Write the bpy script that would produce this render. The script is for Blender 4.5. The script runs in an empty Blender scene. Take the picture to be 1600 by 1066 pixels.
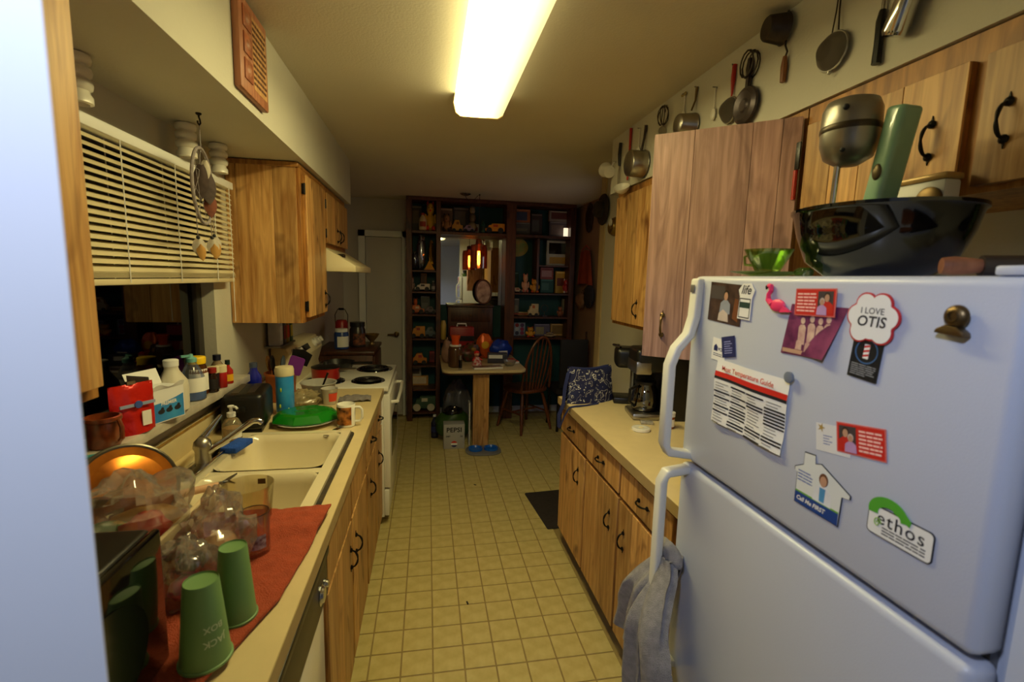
import bpy, bmesh, math, random
from mathutils import Vector, Matrix, Euler, noise
random.seed(7)
S = bpy.context.scene
COL = S.collection
PI = math.pi

# ---------------------------------------------------------------- camera
cd = bpy.data.cameras.new('camera'); cam = bpy.data.objects.new('camera', cd); COL.objects.link(cam)
S.camera = cam
cd.sensor_width = 36.0; cd.sensor_fit = 'HORIZONTAL'; cd.lens = 737.87 / 1600 * 36
cd.clip_start = 0.02; cd.clip_end = 60
def cam_axes(p, y, r):
    fw = Vector((math.sin(y)*math.cos(p), math.cos(y)*math.cos(p), -math.sin(p)))
    rt = Vector((math.cos(y), -math.sin(y), 0)); up = rt.cross(fw)
    return math.cos(r)*rt + math.sin(r)*up, -math.sin(r)*rt + math.cos(r)*up, fw
_rt, _up, _fw = cam_axes(0.1315, 0.1784, 0.025)
cam.matrix_world = Matrix(((_rt.x, _up.x, -_fw.x, 0), (_rt.y, _up.y, -_fw.y, 0), (_rt.z, _up.z, -_fw.z, 1.6048), (0, 0, 0, 1)))
cd.dof.use_dof = True; cd.dof.focus_distance = 2.6; cd.dof.aperture_fstop = 4.5

# ---------------------------------------------------------------- world, lights, exposure
w = bpy.data.worlds.new('world'); S.world = w; w.use_nodes = True
w.node_tree.nodes['Background'].inputs[0].default_value = (0.30, 0.36, 0.5, 1)
w.node_tree.nodes['Background'].inputs[1].default_value = 0.012
def area(name, loc, target, sx, sy, power, color):
    l = bpy.data.lights.new(name, 'AREA'); l.shape = 'RECTANGLE'; l.size = sx; l.size_y = sy; l.energy = power; l.color = color
    o = bpy.data.objects.new(name, l); COL.objects.link(o); o.location = loc
    o.rotation_euler = (Vector(target) - Vector(loc)).to_track_quat('-Z', 'Y').to_euler(); return o
LAMP = 54.0                                            # ceiling fixture, emission strength
area('assumed_rear_daylight', (-0.75, -2.10, 1.75), (-0.1, 1.0, 1.35), 1.3, 1.1, 1.0, (0.66, 0.78, 1.0))  # assumed daylight from behind the camera; no window is built there
hl = bpy.data.lights.new('assumed_overhead_spot', 'SPOT'); hl.energy = 31.0; hl.color = (0.62, 0.73, 1.0); hl.shadow_soft_size = 0.06; hl.spot_size = math.radians(162); hl.spot_blend = 0.35  # assumed unseen spot above the camera lighting partition and fridge; no lamp known there
hlo = bpy.data.objects.new('assumed_overhead_spot', hl); COL.objects.link(hlo); hlo.location = (-0.24, -0.05, 2.08)
area('dining_fill_light', (1.68, 4.18, 1.50), (-0.6, 4.9, 1.2), 0.45, 0.9, 1.3, (1.0, 0.95, 0.92))  # added fill that lifts the dark dining end; no known source there
S.view_settings.view_transform = 'Standard'; S.view_settings.look = 'None'
S.view_settings.gamma = 1.0; S.view_settings.exposure = 0.0; S.view_settings.use_curve_mapping = False
S.cycles.use_denoising = True
S.cycles.max_bounces = 8; S.cycles.diffuse_bounces = 4; S.cycles.glossy_bounces = 4
S.cycles.transparent_max_bounces = 16; S.cycles.transmission_bounces = 6
S.cycles.caustics_reflective = False; S.cycles.caustics_refractive = False
S.cycles.sample_clamp_indirect = 3.0

# ---------------------------------------------------------------- materials
MATS = {}
def _new(name):
    m = bpy.data.materials.new(name); m.use_nodes = True
    nt = m.node_tree; b = nt.nodes['Principled BSDF']
    return m, nt, b
def srgb(r, g, b):
    f = lambda c: (c/255/12.92) if c/255 <= 0.04045 else ((c/255+0.055)/1.055)**2.4
    return (f(r), f(g), f(b))
def mat(name, rgb, rough=0.5, metal=0.0, var=0.0, scale=8.0, bump=0.0, bscale=60.0, coat=0.0, spec=0.5, col2=None):
    """plain surface with a little procedural mottling (var) and relief (bump)"""
    if name in MATS: return MATS[name]
    m, nt, b = _new(name); N, L = nt.nodes, nt.links
    c = srgb(*rgb)
    b.inputs['Base Color'].default_value = (*c, 1)
    b.inputs['Roughness'].default_value = rough; b.inputs['Metallic'].default_value = metal
    b.inputs['Specular IOR Level'].default_value = spec; b.inputs['Coat Weight'].default_value = coat
    tc = N.new('ShaderNodeTexCoord')
    if var > 0 or col2:
        t = N.new('ShaderNodeTexNoise'); t.inputs['Scale'].default_value = scale; t.inputs['Detail'].default_value = 5
        L.new(tc.outputs['Object'], t.inputs['Vector'])
        r = N.new('ShaderNodeValToRGB'); L.new(t.outputs['Fac'], r.inputs['Fac'])
        c2 = srgb(*col2) if col2 else tuple(x*(1-var) for x in c)
        r.color_ramp.elements[0].position = 0.35; r.color_ramp.elements[1].position = 0.65
        r.color_ramp.elements[0].color = (*c2, 1); r.color_ramp.elements[1].color = (*c, 1)
        L.new(r.outputs['Color'], b.inputs['Base Color'])
    if bump > 0:
        t2 = N.new('ShaderNodeTexNoise'); t2.inputs['Scale'].default_value = bscale; t2.inputs['Detail'].default_value = 3
        L.new(tc.outputs['Object'], t2.inputs['Vector'])
        bp = N.new('ShaderNodeBump'); bp.inputs['Strength'].default_value = bump; bp.inputs['Distance'].default_value = 0.01
        L.new(t2.outputs['Fac'], bp.inputs['Height']); L.new(bp.outputs['Normal'], b.inputs['Normal'])
    MATS[name] = m; return m
def wood(name, light, dark, knot, rough=0.45, axis='Z', spread=0.5):
    """boards: grain stretched along an axis, knots, and a tone of its own per board (object random)"""
    if name in MATS: return MATS[name]
    m, nt, b = _new(name); N, L = nt.nodes, nt.links
    tc = N.new('ShaderNodeTexCoord'); oi = N.new('ShaderNodeObjectInfo')
    mp = N.new('ShaderNodeMapping'); mp.inputs['Scale'].default_value = {'Z': (14, 14, 1.6), 'Y': (14, 1.6, 14), 'X': (1.6, 14, 14)}[axis]
    off = N.new('ShaderNodeVectorMath'); off.operation = 'SCALE'; off.inputs['Scale'].default_value = 9.0
    cmb = N.new('ShaderNodeCombineXYZ')
    for i in range(3): L.new(oi.outputs['Random'], cmb.inputs[i])
    L.new(cmb.outputs[0], off.inputs[0])
    add = N.new('ShaderNodeVectorMath'); L.new(tc.outputs['Object'], add.inputs[0]); L.new(off.outputs[0], add.inputs[1])
    L.new(add.outputs[0], mp.inputs['Vector'])
    n1 = N.new('ShaderNodeTexNoise'); n1.inputs['Scale'].default_value = 1.3; n1.inputs['Detail'].default_value = 7; n1.inputs['Distortion'].default_value = 2.4
    L.new(mp.outputs[0], n1.inputs['Vector'])
    r = N.new('ShaderNodeValToRGB'); L.new(n1.outputs['Fac'], r.inputs['Fac'])
    e = r.color_ramp.elements; e[0].position = 0.28; e[0].color = (*srgb(*dark), 1); e[1].position = 0.62; e[1].color = (*srgb(*light), 1)
    n2 = N.new('ShaderNodeTexNoise'); n2.inputs['Scale'].default_value = 5.5; n2.inputs['Detail'].default_value = 2; n2.inputs['Distortion'].default_value = 0.8
    mp2 = N.new('ShaderNodeMapping'); mp2.inputs['Scale'].default_value = {'Z': (1.6, 1.6, 0.8), 'Y': (1.6, .8, 1.6), 'X': (.8, 1.6, 1.6)}[axis]
    L.new(add.outputs[0], mp2.inputs['Vector']); L.new(mp2.outputs[0], n2.inputs['Vector'])
    r2 = N.new('ShaderNodeValToRGB'); L.new(n2.outputs['Fac'], r2.inputs['Fac'])
    r2.color_ramp.elements[0].position = 0.60; r2.color_ramp.elements[0].color = (0, 0, 0, 1)
    r2.color_ramp.elements[1].position = 0.76; r2.color_ramp.elements[1].color = (1, 1, 1, 1)
    mx = N.new('ShaderNodeMix'); mx.data_type = 'RGBA'; L.new(r2.outputs['Color'], mx.inputs['Factor'])
    L.new(r.outputs['Color'], mx.inputs['A']); mx.inputs['B'].default_value = (*srgb(*knot), 1)
    mp3 = N.new('ShaderNodeMapping'); mp3.inputs['Scale'].default_value = {'Z': (90, 90, 2.5), 'Y': (90, 2.5, 90), 'X': (2.5, 90, 90)}[axis]
    L.new(add.outputs[0], mp3.inputs['Vector']); n3 = N.new('ShaderNodeTexNoise'); n3.inputs['Scale'].default_value = 1.0; n3.inputs['Detail'].default_value = 3; n3.inputs['Distortion'].default_value = 0.6
    L.new(mp3.outputs[0], n3.inputs['Vector']); r3 = N.new('ShaderNodeValToRGB'); L.new(n3.outputs['Fac'], r3.inputs['Fac'])
    r3.color_ramp.elements[0].position = 0.30; r3.color_ramp.elements[0].color = (0.76, 0.72, 0.68, 1); r3.color_ramp.elements[1].position = 0.58; r3.color_ramp.elements[1].color = (1, 1, 1, 1)
    mg = N.new('ShaderNodeMix'); mg.data_type = 'RGBA'; mg.blend_type = 'MULTIPLY'; mg.inputs['Factor'].default_value = 1.0
    L.new(mx.outputs['Result'], mg.inputs['A']); L.new(r3.outputs['Color'], mg.inputs['B']); mx = mg
    hs = N.new('ShaderNodeHueSaturation')
    mr = N.new('ShaderNodeMapRange'); mr.inputs['To Min'].default_value = 1 - spread*0.55; mr.inputs['To Max'].default_value = 1 + spread*0.35
    L.new(oi.outputs['Random'], mr.inputs['Value']); L.new(mr.outputs[0], hs.inputs['Value']); L.new(mx.outputs['Result'], hs.inputs['Color'])
    L.new(hs.outputs[0], b.inputs['Base Color'])
    b.inputs['Roughness'].default_value = rough
    bp = N.new('ShaderNodeBump'); bp.inputs['Strength'].default_value = 0.12; bp.inputs['Distance'].default_value = 0.004
    L.new(n1.outputs['Fac'], bp.inputs['Height']); L.new(bp.outputs['Normal'], b.inputs['Normal'])
    MATS[name] = m; return m
def clear(name, tint, opacity=0.15, rough=0.08, body=(255, 255, 255), gloss=0.12):
    """thin clear plastic or glass wall: mostly transparent, tinted, with gloss and a little body colour"""
    if name in MATS: return MATS[name]
    m, nt, b = _new(name); N, L = nt.nodes, nt.links
    tr = N.new('ShaderNodeBsdfTransparent'); tr.inputs[0].default_value = (*srgb(*tint), 1)
    df = N.new('ShaderNodeBsdfDiffuse'); df.inputs[0].default_value = (*srgb(*body), 1)
    gl = N.new('ShaderNodeBsdfGlossy'); gl.inputs['Roughness'].default_value = rough
    m1 = N.new('ShaderNodeMixShader'); m1.inputs[0].default_value = opacity; L.new(tr.outputs[0], m1.inputs[1]); L.new(df.outputs[0], m1.inputs[2])
    lw = N.new('ShaderNodeLayerWeight'); lw.inputs['Blend'].default_value = 0.25
    mm = N.new('ShaderNodeMath'); mm.operation = 'MULTIPLY_ADD'; mm.inputs[1].default_value = 0.6; mm.inputs[2].default_value = gloss*0.4
    L.new(lw.outputs['Fresnel'], mm.inputs[0])
    m2 = N.new('ShaderNodeMixShader'); L.new(mm.outputs[0], m2.inputs[0]); L.new(m1.outputs[0], m2.inputs[1]); L.new(gl.outputs[0], m2.inputs[2])
    L.new(m2.outputs[0], N['Material Output'].inputs['Surface']); MATS[name] = m; return m
def emit(name, rgb, strength):
    if name in MATS: return MATS[name]
    m, nt, b = _new(name)
    b.inputs['Base Color'].default_value = (*srgb(*rgb), 1)
    b.inputs['Emission Color'].default_value = (*srgb(*rgb), 1); b.inputs['Emission Strength'].default_value = strength
    MATS[name] = m; return m
def colmat(rgb, rough=0.5, metal=0.0):
    return mat('paint_%d_%d_%d_%d_%d' % (*rgb, int(rough*100), int(metal*100)), rgb, rough, metal, var=0.12, scale=25)

WALL = mat('wall_paint', (200, 196, 182), 0.75, var=0.05, scale=3, bump=0.08, bscale=90)
CEIL = mat('ceiling_paint', (214, 206, 188), 0.85, var=0.04, scale=2, bump=0.10, bscale=120)
WHITE = mat('white_paint', (232, 232, 230), 0.5, var=0.04, scale=4)
OUTW = mat('grey_wall_paint', (196, 190, 186), 0.75, var=0.05, scale=3)
PINKW = mat('dining_wall_paint', (150, 125, 108), 0.8, var=0.08, scale=3)
WOOD = wood('hickory_boards', (214, 168, 106), (172, 120, 64), (104, 60, 28), spread=0.5)
WOODF = wood('hickory_frame', (186, 132, 66), (140, 88, 38), (90, 50, 22), spread=0.3)
WOODP = wood('cool_lit_open_door', (200, 160, 150), (150, 114, 106), (96, 68, 62), spread=0.5)  # pinker copy of the cabinet wood, cool light mixed into its colour
DARKW = wood('walnut_shelf', (96, 52, 30), (60, 30, 18), (36, 18, 10), rough=0.4, spread=0.25)
DARKX = wood('dark_oak_furniture', (82, 46, 28), (48, 26, 16), (30, 16, 10), rough=0.4, spread=0.3)
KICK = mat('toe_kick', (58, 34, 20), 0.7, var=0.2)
LAM = mat('cream_laminate', (214, 194, 148), 0.42, var=0.06, scale=14)
LAME = mat('laminate_edge', (176, 152, 108), 0.5, var=0.08, scale=20)
IRON = mat('wrought_iron', (30, 27, 25), 0.45, 0.7, var=0.2, scale=60)
BRASSD = mat('antique_brass', (112, 92, 62), 0.38, 0.9, var=0.2, scale=60)
CHROME = mat('chrome', (205, 205, 205), 0.12, 1.0)
STEEL = mat('brushed_aluminium', (176, 172, 164), 0.32, 1.0, var=0.12, scale=30)
ENAMEL = mat('white_enamel', (232, 230, 222), 0.22, coat=0.3, var=0.03, scale=5)
SINKM = mat('cream_porcelain', (228, 216, 184), 0.18, coat=0.4, var=0.04, scale=6)
FRIDGE = mat('fridge_enamel', (194, 198, 212), 0.34, bump=0.05, bscale=400, var=0.02, scale=3)
BLACKP = mat('black_plastic', (16, 16, 17), 0.35, var=0.1, scale=30)
BLACKG = mat('black_gloss', (8, 8, 9), 0.07, coat=0.6)
COIL = mat('burner_coil', (20, 18, 18), 0.5, 0.3)
GREY = mat('grey_plastic', (120, 118, 116), 0.45)
PAPER = mat('white_paper', (236, 234, 230), 0.6)
REDP = mat('red_print', (205, 38, 28), 0.5)
NAVYP = mat('navy_print', (30, 38, 92), 0.5)
BLACKI = mat('black_ink', (22, 22, 30), 0.6)
WHITEI = mat('white_ink', (240, 238, 232), 0.6)
CREAM = mat('cream_plastic', (226, 214, 176), 0.45, var=0.04)

# ---------------------------------------------------------------- mesh builder
class G:
    def __init__(s): s.v = []; s.f = []
    def add(s, v, f, M=None):
        k = len(s.v)
        s.v += [tuple(M @ Vector(p)) if M else tuple(p) for p in v]
        s.f += [tuple(i + k for i in q) for q in f]; return s
    def box(s, x0, x1, y0, y1, z0, z1, M=None):
        v = [(x, y, z) for x in (x0, x1) for y in (y0, y1) for z in (z0, z1)]
        return s.add(v, [(0, 1, 3, 2), (4, 6, 7, 5), (0, 4, 5, 1), (2, 3, 7, 6), (0, 2, 6, 4), (1, 5, 7, 3)], M)
    def lathe(s, prof, n=24, M=None, cap=True, arc=None):
        v = []; f = []; m = len(prof); full = arc is None; a0, a1 = arc or (0, 2*PI); c = n if full else n + 1
        for i in range(c):
            a = a0 + (a1 - a0)*i/n
            for r, z in prof: v.append((r*math.cos(a), r*math.sin(a), z))
        for i in range(n):
            j = (i + 1) % c
            for k in range(m - 1): f.append((i*m+k, j*m+k, j*m+k+1, i*m+k+1))
        if cap and full:
            if prof[0][0] > 1e-5: f.append(tuple(i*m for i in reversed(range(c))))
            if prof[-1][0] > 1e-5: f.append(tuple(i*m+m-1 for i in range(c)))
        return s.add(v, f, M)
    def cyl(s, r, z0, z1, n=20, M=None, r2=None): return s.lathe([(r, z0), (r if r2 is None else r2, z1)], n, M)
    def ell(s, c, r, n=16, m=10, M=None):
        if not hasattr(r, '__len__'): r = (r, r, r)
        T = Matrix.Translation(c) @ Matrix.Diagonal((*r, 1)); T = M @ T if M else T
        return s.lathe([(math.sin(PI*i/m) if 0 < i < m else 0.0, -math.cos(PI*i/m)) for i in range(m + 1)], n, T)
    def tube(s, pts, r, n=8, M=None, closed=False):
        P = [Vector(p) for p in pts]; k = len(P); v = []; f = []
        R = r if hasattr(r, '__len__') else [r]*k
        prev = None
        for i in range(k):
            t = (P[(i+1) % k] - P[i-1]) if (closed or 0 < i < k-1) else (P[1]-P[0] if i == 0 else P[-1]-P[-2])
            t.normalize()
            if prev is None:
                u = t.cross(Vector((0, 0, 1)));  u = t.cross(Vector((1, 0, 0))) if u.length < 1e-3 else u
            else: u = prev - t*prev.dot(t)
            u.normalize(); prev = u; q = t.cross(u)
            for j in range(n):
                a = 2*PI*j/n; v.append(P[i] + R[i]*(math.cos(a)*u + math.sin(a)*q))
        for i in range(k if closed else k-1):
            for j in range(n):
                a, b = i*n, ((i+1) % k)*n; f.append((a+j, a+(j+1) % n, b+(j+1) % n, b+j))
        if not closed: f += [tuple(reversed(range(n))), tuple((k-1)*n+j for j in range(n))]
        return s.add(v, f, M)
    def prism(s, poly, z0, z1, M=None):
        n = len(poly); v = [(x, y, z0) for x, y in poly] + [(x, y, z1) for x, y in poly]
        f = [tuple(reversed(range(n))), tuple(range(n, 2*n))] + [(i, (i+1) % n, n+(i+1) % n, n+i) for i in range(n)]
        return s.add(v, f, M)
    def grid(s, fn, nu, nv, M=None):
        v = [fn(i/nu, j/nv) for i in range(nu+1) for j in range(nv+1)]
        f = [(i*(nv+1)+j, (i+1)*(nv+1)+j, (i+1)*(nv+1)+j+1, i*(nv+1)+j+1) for i in range(nu) for j in range(nv)]
        return s.add(v, f, M)
    def bag(s, c, r, amp=0.25, fr=3.0, seed=0, n=26, m=16, M=None, flat=0.0):
        """a crumpled closed bag: lumpy ellipsoid"""
        v = []; f = []
        for i in range(m + 1):
            for j in range(n):
                d = Vector((math.sin(PI*i/m)*math.cos(2*PI*j/n), math.sin(PI*i/m)*math.sin(2*PI*j/n), -math.cos(PI*i/m)))
                k = 1 + amp*noise.noise(d*fr + Vector((seed*3.1, seed, 0))) + amp*0.6*abs(noise.noise(d*fr*2.6 + Vector((seed, 5, seed))))
                z = max(d.z*k, -flat) if flat else d.z*k
                v.append((c[0]+d.x*k*r[0], c[1]+d.y*k*r[1], c[2]+z*r[2]))
        for i in range(m):
            for j in range(n): f.append((i*n+j, i*n+(j+1) % n, (i+1)*n+(j+1) % n, (i+1)*n+j))
        return s.add(v, f, M)
    def mesh(s, name, bevel=0.0, seg=2, ang=40, solid=0.0):
        me = bpy.data.meshes.new(name); me.from_pydata(s.v, [], s.f)
        bm = bmesh.new(); bm.from_mesh(me); bmesh.ops.remove_doubles(bm, verts=bm.verts, dist=1e-6)
        bmesh.ops.recalc_face_normals(bm, faces=bm.faces)
        if bevel > 0:
            ed = [e for e in bm.edges if len(e.link_faces) == 2 and e.calc_face_angle(0) > math.radians(35)]
            bmesh.ops.bevel(bm, geom=ed, offset=bevel, segments=seg, affect='EDGES', profile=0.5, clamp_overlap=True)
        if solid: bmesh.ops.solidify(bm, geom=bm.faces[:], thickness=solid)
        bm.to_mesh(me); bm.free()
        for p in me.polygons: p.use_smooth = True
        me.set_sharp_from_angle(angle=math.radians(ang)); return me
    def obj(s, name, m, parent=None, loc=None, rot=None, **k):
        return mk(name, s.mesh(name, **k), m, parent, loc, rot)
def mk(name, me, m, parent=None, loc=None, rot=None):
    o = bpy.data.objects.new(name, me); COL.objects.link(o)
    if m: (me.materials.append(m) if not me.materials else None)
    if parent: o.parent = parent
    if loc is not None: o.location = loc
    if rot is not None: o.rotation_euler = rot
    return o
def tag(o, label, cat, group=None, kind=None):
    o['label'] = label; o['category'] = cat
    if group: o['group'] = group
    if kind: o['kind'] = kind
    return o
def thing(name, label, cat, loc=(0, 0, 0), rot=(0, 0, 0), group=None):
    o = bpy.data.objects.new(name, None); COL.objects.link(o); o.location = loc; o.empty_display_size = 0.02
    o.rotation_euler = rot if hasattr(rot, '__len__') else (0, 0, rot)
    return tag(o, label, cat, group)
def struct(name, g, m, **k):
    o = g.obj(name, m, **k); o['kind'] = 'structure'; return o
def T(x=0, y=0, z=0): return Matrix.Translation((x, y, z))
def RX(a): return Matrix.Rotation(a, 4, 'X')
def RY(a): return Matrix.Rotation(a, 4, 'Y')
def RZ(a): return Matrix.Rotation(a, 4, 'Z')
def text_geo(txt, size, bold=0.0, extr=0.0, align='CENTER', shear=0.0, space=1.0):
    cu = bpy.data.curves.new('lettering', 'FONT'); cu.body = txt; cu.size = size; cu.align_x = align; cu.align_y = 'CENTER'
    cu.offset = bold; cu.extrude = extr; cu.shear = shear; cu.space_character = space; cu.resolution_u = 3
    o = bpy.data.objects.new('lettering', cu); COL.objects.link(o)
    dg = bpy.context.evaluated_depsgraph_get(); me = bpy.data.meshes.new_from_object(o.evaluated_get(dg))
    bpy.data.objects.remove(o); bpy.data.curves.remove(cu); return me
def text(name, txt, size, m, parent, loc, rot=(0, 0, 0), **k):
    me = text_geo(txt, size, **k); me.materials.clear(); me.materials.append(m)
    return mk(name, me, None, parent, loc, rot)

# ================================================================= SETTING
XL, XR, XD, YB, ZC, ZS = -0.92, 1.41, 1.72, 5.50, 2.44, 2.124
YR = -2.30                                             # end wall of the room behind the camera
# floor: sheet in a tile pattern; the tiles are real pieces
FBASE = mat('floor_joint', (158, 136, 84), 0.55, var=0.12, scale=30)
FTILE = mat('floor_tile', (206, 190, 128), 0.32, var=0.0, scale=16, col2=(190, 172, 108), bump=0.03, bscale=70)
floor = struct('floor', G().box(-2.4, 2.2, YR-0.1, 5.75, -0.08, 0.0), FBASE)
TP = 0.1301; TX0 = 0.0237; TY0 = 2.403
tm = G().box(-0.0618, 0.0618, -0.0618, 0.0618, 0.0, 0.003).mesh('tile', bevel=0.0012, seg=1)
tiles = []
for i in range(-8, 14):
    for j in range(-18, 24):
        x = TX0 + (i + 0.5)*TP; y = TY0 + (j + 0.5)*TP
        if y > YB - 0.05: continue
        if y < 2.9 and not (-0.33 < x < 0.86): continue
        if y >= 2.9 and not (-0.85 < x < 1.68): continue
        if y < 0.05: continue
        tiles.append((x, y))
vis = sorted([t for t in tiles if t[1] > 1.55 and (t[0] > -0.34)], key=lambda t: t[1])[:290]
vs = set(vis)
for x, y in vis: mk('tile', tm, FTILE, floor, (x, y, 0))
rest = G()
for x, y in tiles:
    if (x, y) not in vs: rest.box(x-0.0618, x+0.0618, y-0.0618, y+0.0618, 0, 0.003)
ro = rest.obj('tile_field', FTILE, floor); ro['kind'] = 'stuff'
struct('ceiling', G().box(-2.4, 2.2, YR-0.1, 5.75, ZC, ZC+0.1), CEIL)
# left wall with the window opening
WY0, WY1, WZ0, WZ1 = 1.30, 2.27, 1.115, 2.02
wl = G()
wl.box(XL-0.12, XL, 0.30, WY0, 0, ZC).box(XL-0.12, XL, WY1, 5.6, 0, ZC).box(XL-0.12, XL, WY0, WY1, 0, WZ0).box(XL-0.12, XL, WY0, WY1, WZ1, ZC)
struct('wall_left', wl, WALL)
struct('wall_right', G().box(XR, XR+0.12, 0.30, 3.80, 0, ZC), WALL)
struct('wall_right_return', G().box(XR+0.12, XD+0.12, 3.68, 3.80, 0, ZC), PINKW)
struct('wall_right_dining', G().box(XD, XD+0.12, 3.80, 5.6, 0, ZC), PINKW)
struct('wall_back', G().box(XL-0.12, XD+0.12, YB, YB+0.12, 0, ZC), OUTW)
struct('wall_left_partition', G().prism([(-2.3, 0.315), (-0.204, 0.315), (-0.210, 0.325), (-0.286, 0.43), (-2.3, 0.43)], 0, ZC), mat('partition_paint', (206, 206, 208), 0.6, var=0.03, scale=4))
struct('wall_right_partition', G().box(0.690, 2.1, 0.26, 0.400, 0, ZC), WHITE)
struct('wall_rear', G().box(-2.4, 2.2, YR-0.1, YR, 0, ZC), WHITE)
struct('wall_rear_left', G().box(-2.4, -2.3, YR, 0.43, 0, ZC), WHITE)
struct('wall_rear_right', G().box(2.1, 2.2, YR, 0.43, 0, ZC), WHITE)
struct('wall_left_soffit', G().box(XL, -0.569, 0.43, 3.80, ZS, ZC), WALL)
struct('wall_right_soffit', G().box(1.09, XR, 0.37, 2.81, ZS, ZC), WALL)
# casing at the kitchen wall's far corner, baseboards
struct('trim_1', G().box(XR-0.012, XR, 3.70, 3.80, 0, ZC), mat('corner_casing', (190, 170, 130), 0.6, var=0.08))
struct('baseboard_back', G().box(-0.25, XD, YB-0.015, YB, 0, 0.09), WHITE)
struct('baseboard_right', G().box(XD-0.015, XD, 3.80, YB-0.015, 0, 0.09), WHITE)
# window: frame, glass, ledge, sill, reveal
win = G().box(XL-0.09, XL-0.05, WY0, WY0+0.045, WZ0, WZ1).box(XL-0.09, XL-0.05, WY1-0.045, WY1, WZ0, WZ1)
win.box(XL-0.09, XL-0.05, WY0, WY1, WZ0, WZ0+0.05).box(XL-0.09, XL-0.05, WY0, WY1, WZ1-0.05, WZ1)
wo = struct('window_1', win, mat('window_aluminium', (70, 66, 62), 0.5, 0.5), bevel=0.003)
G().box(XL-0.072, XL-0.068, WY0+0.03, WY1-0.03, WZ0+0.03, WZ1-0.03).obj('pane', clear('window_glass', (90, 92, 95), 0.0, 0.02, gloss=0.15), wo)
struct('trim_2', G().box(XL-0.05, -0.845, 0.99, 2.43, 1.080, 1.115), mat('marble_sill', (206, 198, 184), 0.3, var=0.0, col2=(176, 166, 152), scale=14), bevel=0.004)
# dim porch outside
PORCH = mat('porch_screen', (30, 28, 26), 0.9, var=0.4, scale=6)
struct('wall_porch', G().box(-3.0, -2.95, -0.5, 4.5, 0, 2.6), PORCH)
pc = G()
for y in (1.2, 1.9, 2.6, 3.3): pc.box(-2.6, -2.52, y, y+0.09, 0, 2.5)
struct('trim_3', pc, mat('porch_post', (78, 66, 56), 0.8, var=0.2))
# added window in the dining wall, out of view, built around the fill light
w2 = struct('added_window_2', G().box(XD-0.02, XD, 3.90, 3.95, 1.0, 2.0).box(XD-0.02, XD, 4.41, 4.46, 1.0, 2.0).box(XD-0.02, XD, 3.95, 4.41, 1.0, 1.05).box(XD-0.02, XD, 3.95, 4.41, 1.95, 2.0), WHITE)
G().box(XD-0.006, XD-0.002, 3.95, 4.41, 1.05, 1.95).obj('pane', clear('window_glass', (90, 92, 95), 0.0, 0.02, gloss=0.15), w2)
# back door
d = struct('door_1', G().box(-0.67, -0.285, YB-0.045, YB-0.005, 0.01, 2.02), mat('door_paint', (206, 202, 200), 0.5, var=0.04, scale=3), bevel=0.003)
G().box(-0.745, -0.675, YB-0.055, YB-0.001, 0, 2.09).box(-0.28, -0.235, YB-0.055, YB-0.001, 0, 2.09).box(-0.745, -0.235, YB-0.055, YB-0.001, 2.025, 2.09).obj('door_frame', WHITE, d)
G().lathe([(0.03, 0), (0.03, 0.008), (0.012, 0.012), (0.012, 0.035), (0.024, 0.045), (0.026, 0.06), (0.015, 0.07), (0, 0.071)], 16, T(-0.345, YB-0.045, 0.95) @ RX(PI/2)).tube([(-0.345, YB-0.10, 0.95), (-0.40, YB-0.105, 0.952), (-0.44, YB-0.10, 0.948)], 0.009).obj('door_handle', BRASSD, d)

# ================================================================= CEILING LAMP
lamp = thing('fluorescent_ceiling_light', 'wraparound fluorescent ceiling light with one glowing tube', 'light', (0.235, 1.70, 2.44))
G().box(-0.085, 0.085, -0.60, 0.60, -0.028, -0.001).obj('housing', ENAMEL, lamp, bevel=0.004)
m, nt, b = _new('glowing_diffuser'); N, L = nt.nodes, nt.links
tc = N.new('ShaderNodeTexCoord'); sp = N.new('ShaderNodeSeparateXYZ'); L.new(tc.outputs['Object'], sp.inputs[0])
mr = N.new('ShaderNodeMapRange'); mr.inputs['From Min'].default_value = -0.115; mr.inputs['From Max'].default_value = 0.115; L.new(sp.outputs[0], mr.inputs['Value'])
rp = N.new('ShaderNodeValToRGB'); L.new(mr.outputs[0], rp.inputs['Fac'])
rp.color_ramp.elements[0].position = 0.40; rp.color_ramp.elements[0].color = (1, 1, 1, 1)
rp.color_ramp.elements[1].position = 0.92; rp.color_ramp.elements[1].color = (0.022, 0.022, 0.022, 1)
e = rp.color_ramp.elements.new(0.66); e.color = (0.06, 0.06, 0.06, 1)
e = rp.color_ramp.elements.new(0.02); e.color = (0.10, 0.10, 0.10, 1)
e = rp.color_ramp.elements.new(0.06); e.color = (0.18, 0.18, 0.18, 1)
e = rp.color_ramp.elements.new(0.16); e.color = (1, 1, 1, 1)
ml = N.new('ShaderNodeMath'); ml.operation = 'MULTIPLY'; ml.inputs[1].default_value = LAMP; L.new(rp.outputs[0], ml.inputs[0])
L.new(ml.outputs[0], b.inputs['Emission Strength']); b.inputs['Emission Color'].default_value = (1.0, 0.86, 0.38, 1)
b.inputs['Base Color'].default_value = (0.85, 0.82, 0.7, 1); b.inputs['Roughness'].default_value = 0.3
prof = [(-0.112, 0), (-0.118, -0.04), (-0.108, -0.082), (-0.085, -0.096), (0.085, -0.096), (0.108, -0.082), (0.118, -0.04), (0.112, 0)]
g = G(); n = len(prof)
for y in (-0.60, 0.60): g.v += [(x, y, z-0.001) for x, z in prof]
g.f = [(i, i+1, n+i+1, n+i) for i in range(n-1)]
g.obj('diffuser', m, lamp, ang=25)
CAPM = mat('diffuser_end_cap', (226, 196, 120), 0.35)
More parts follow.
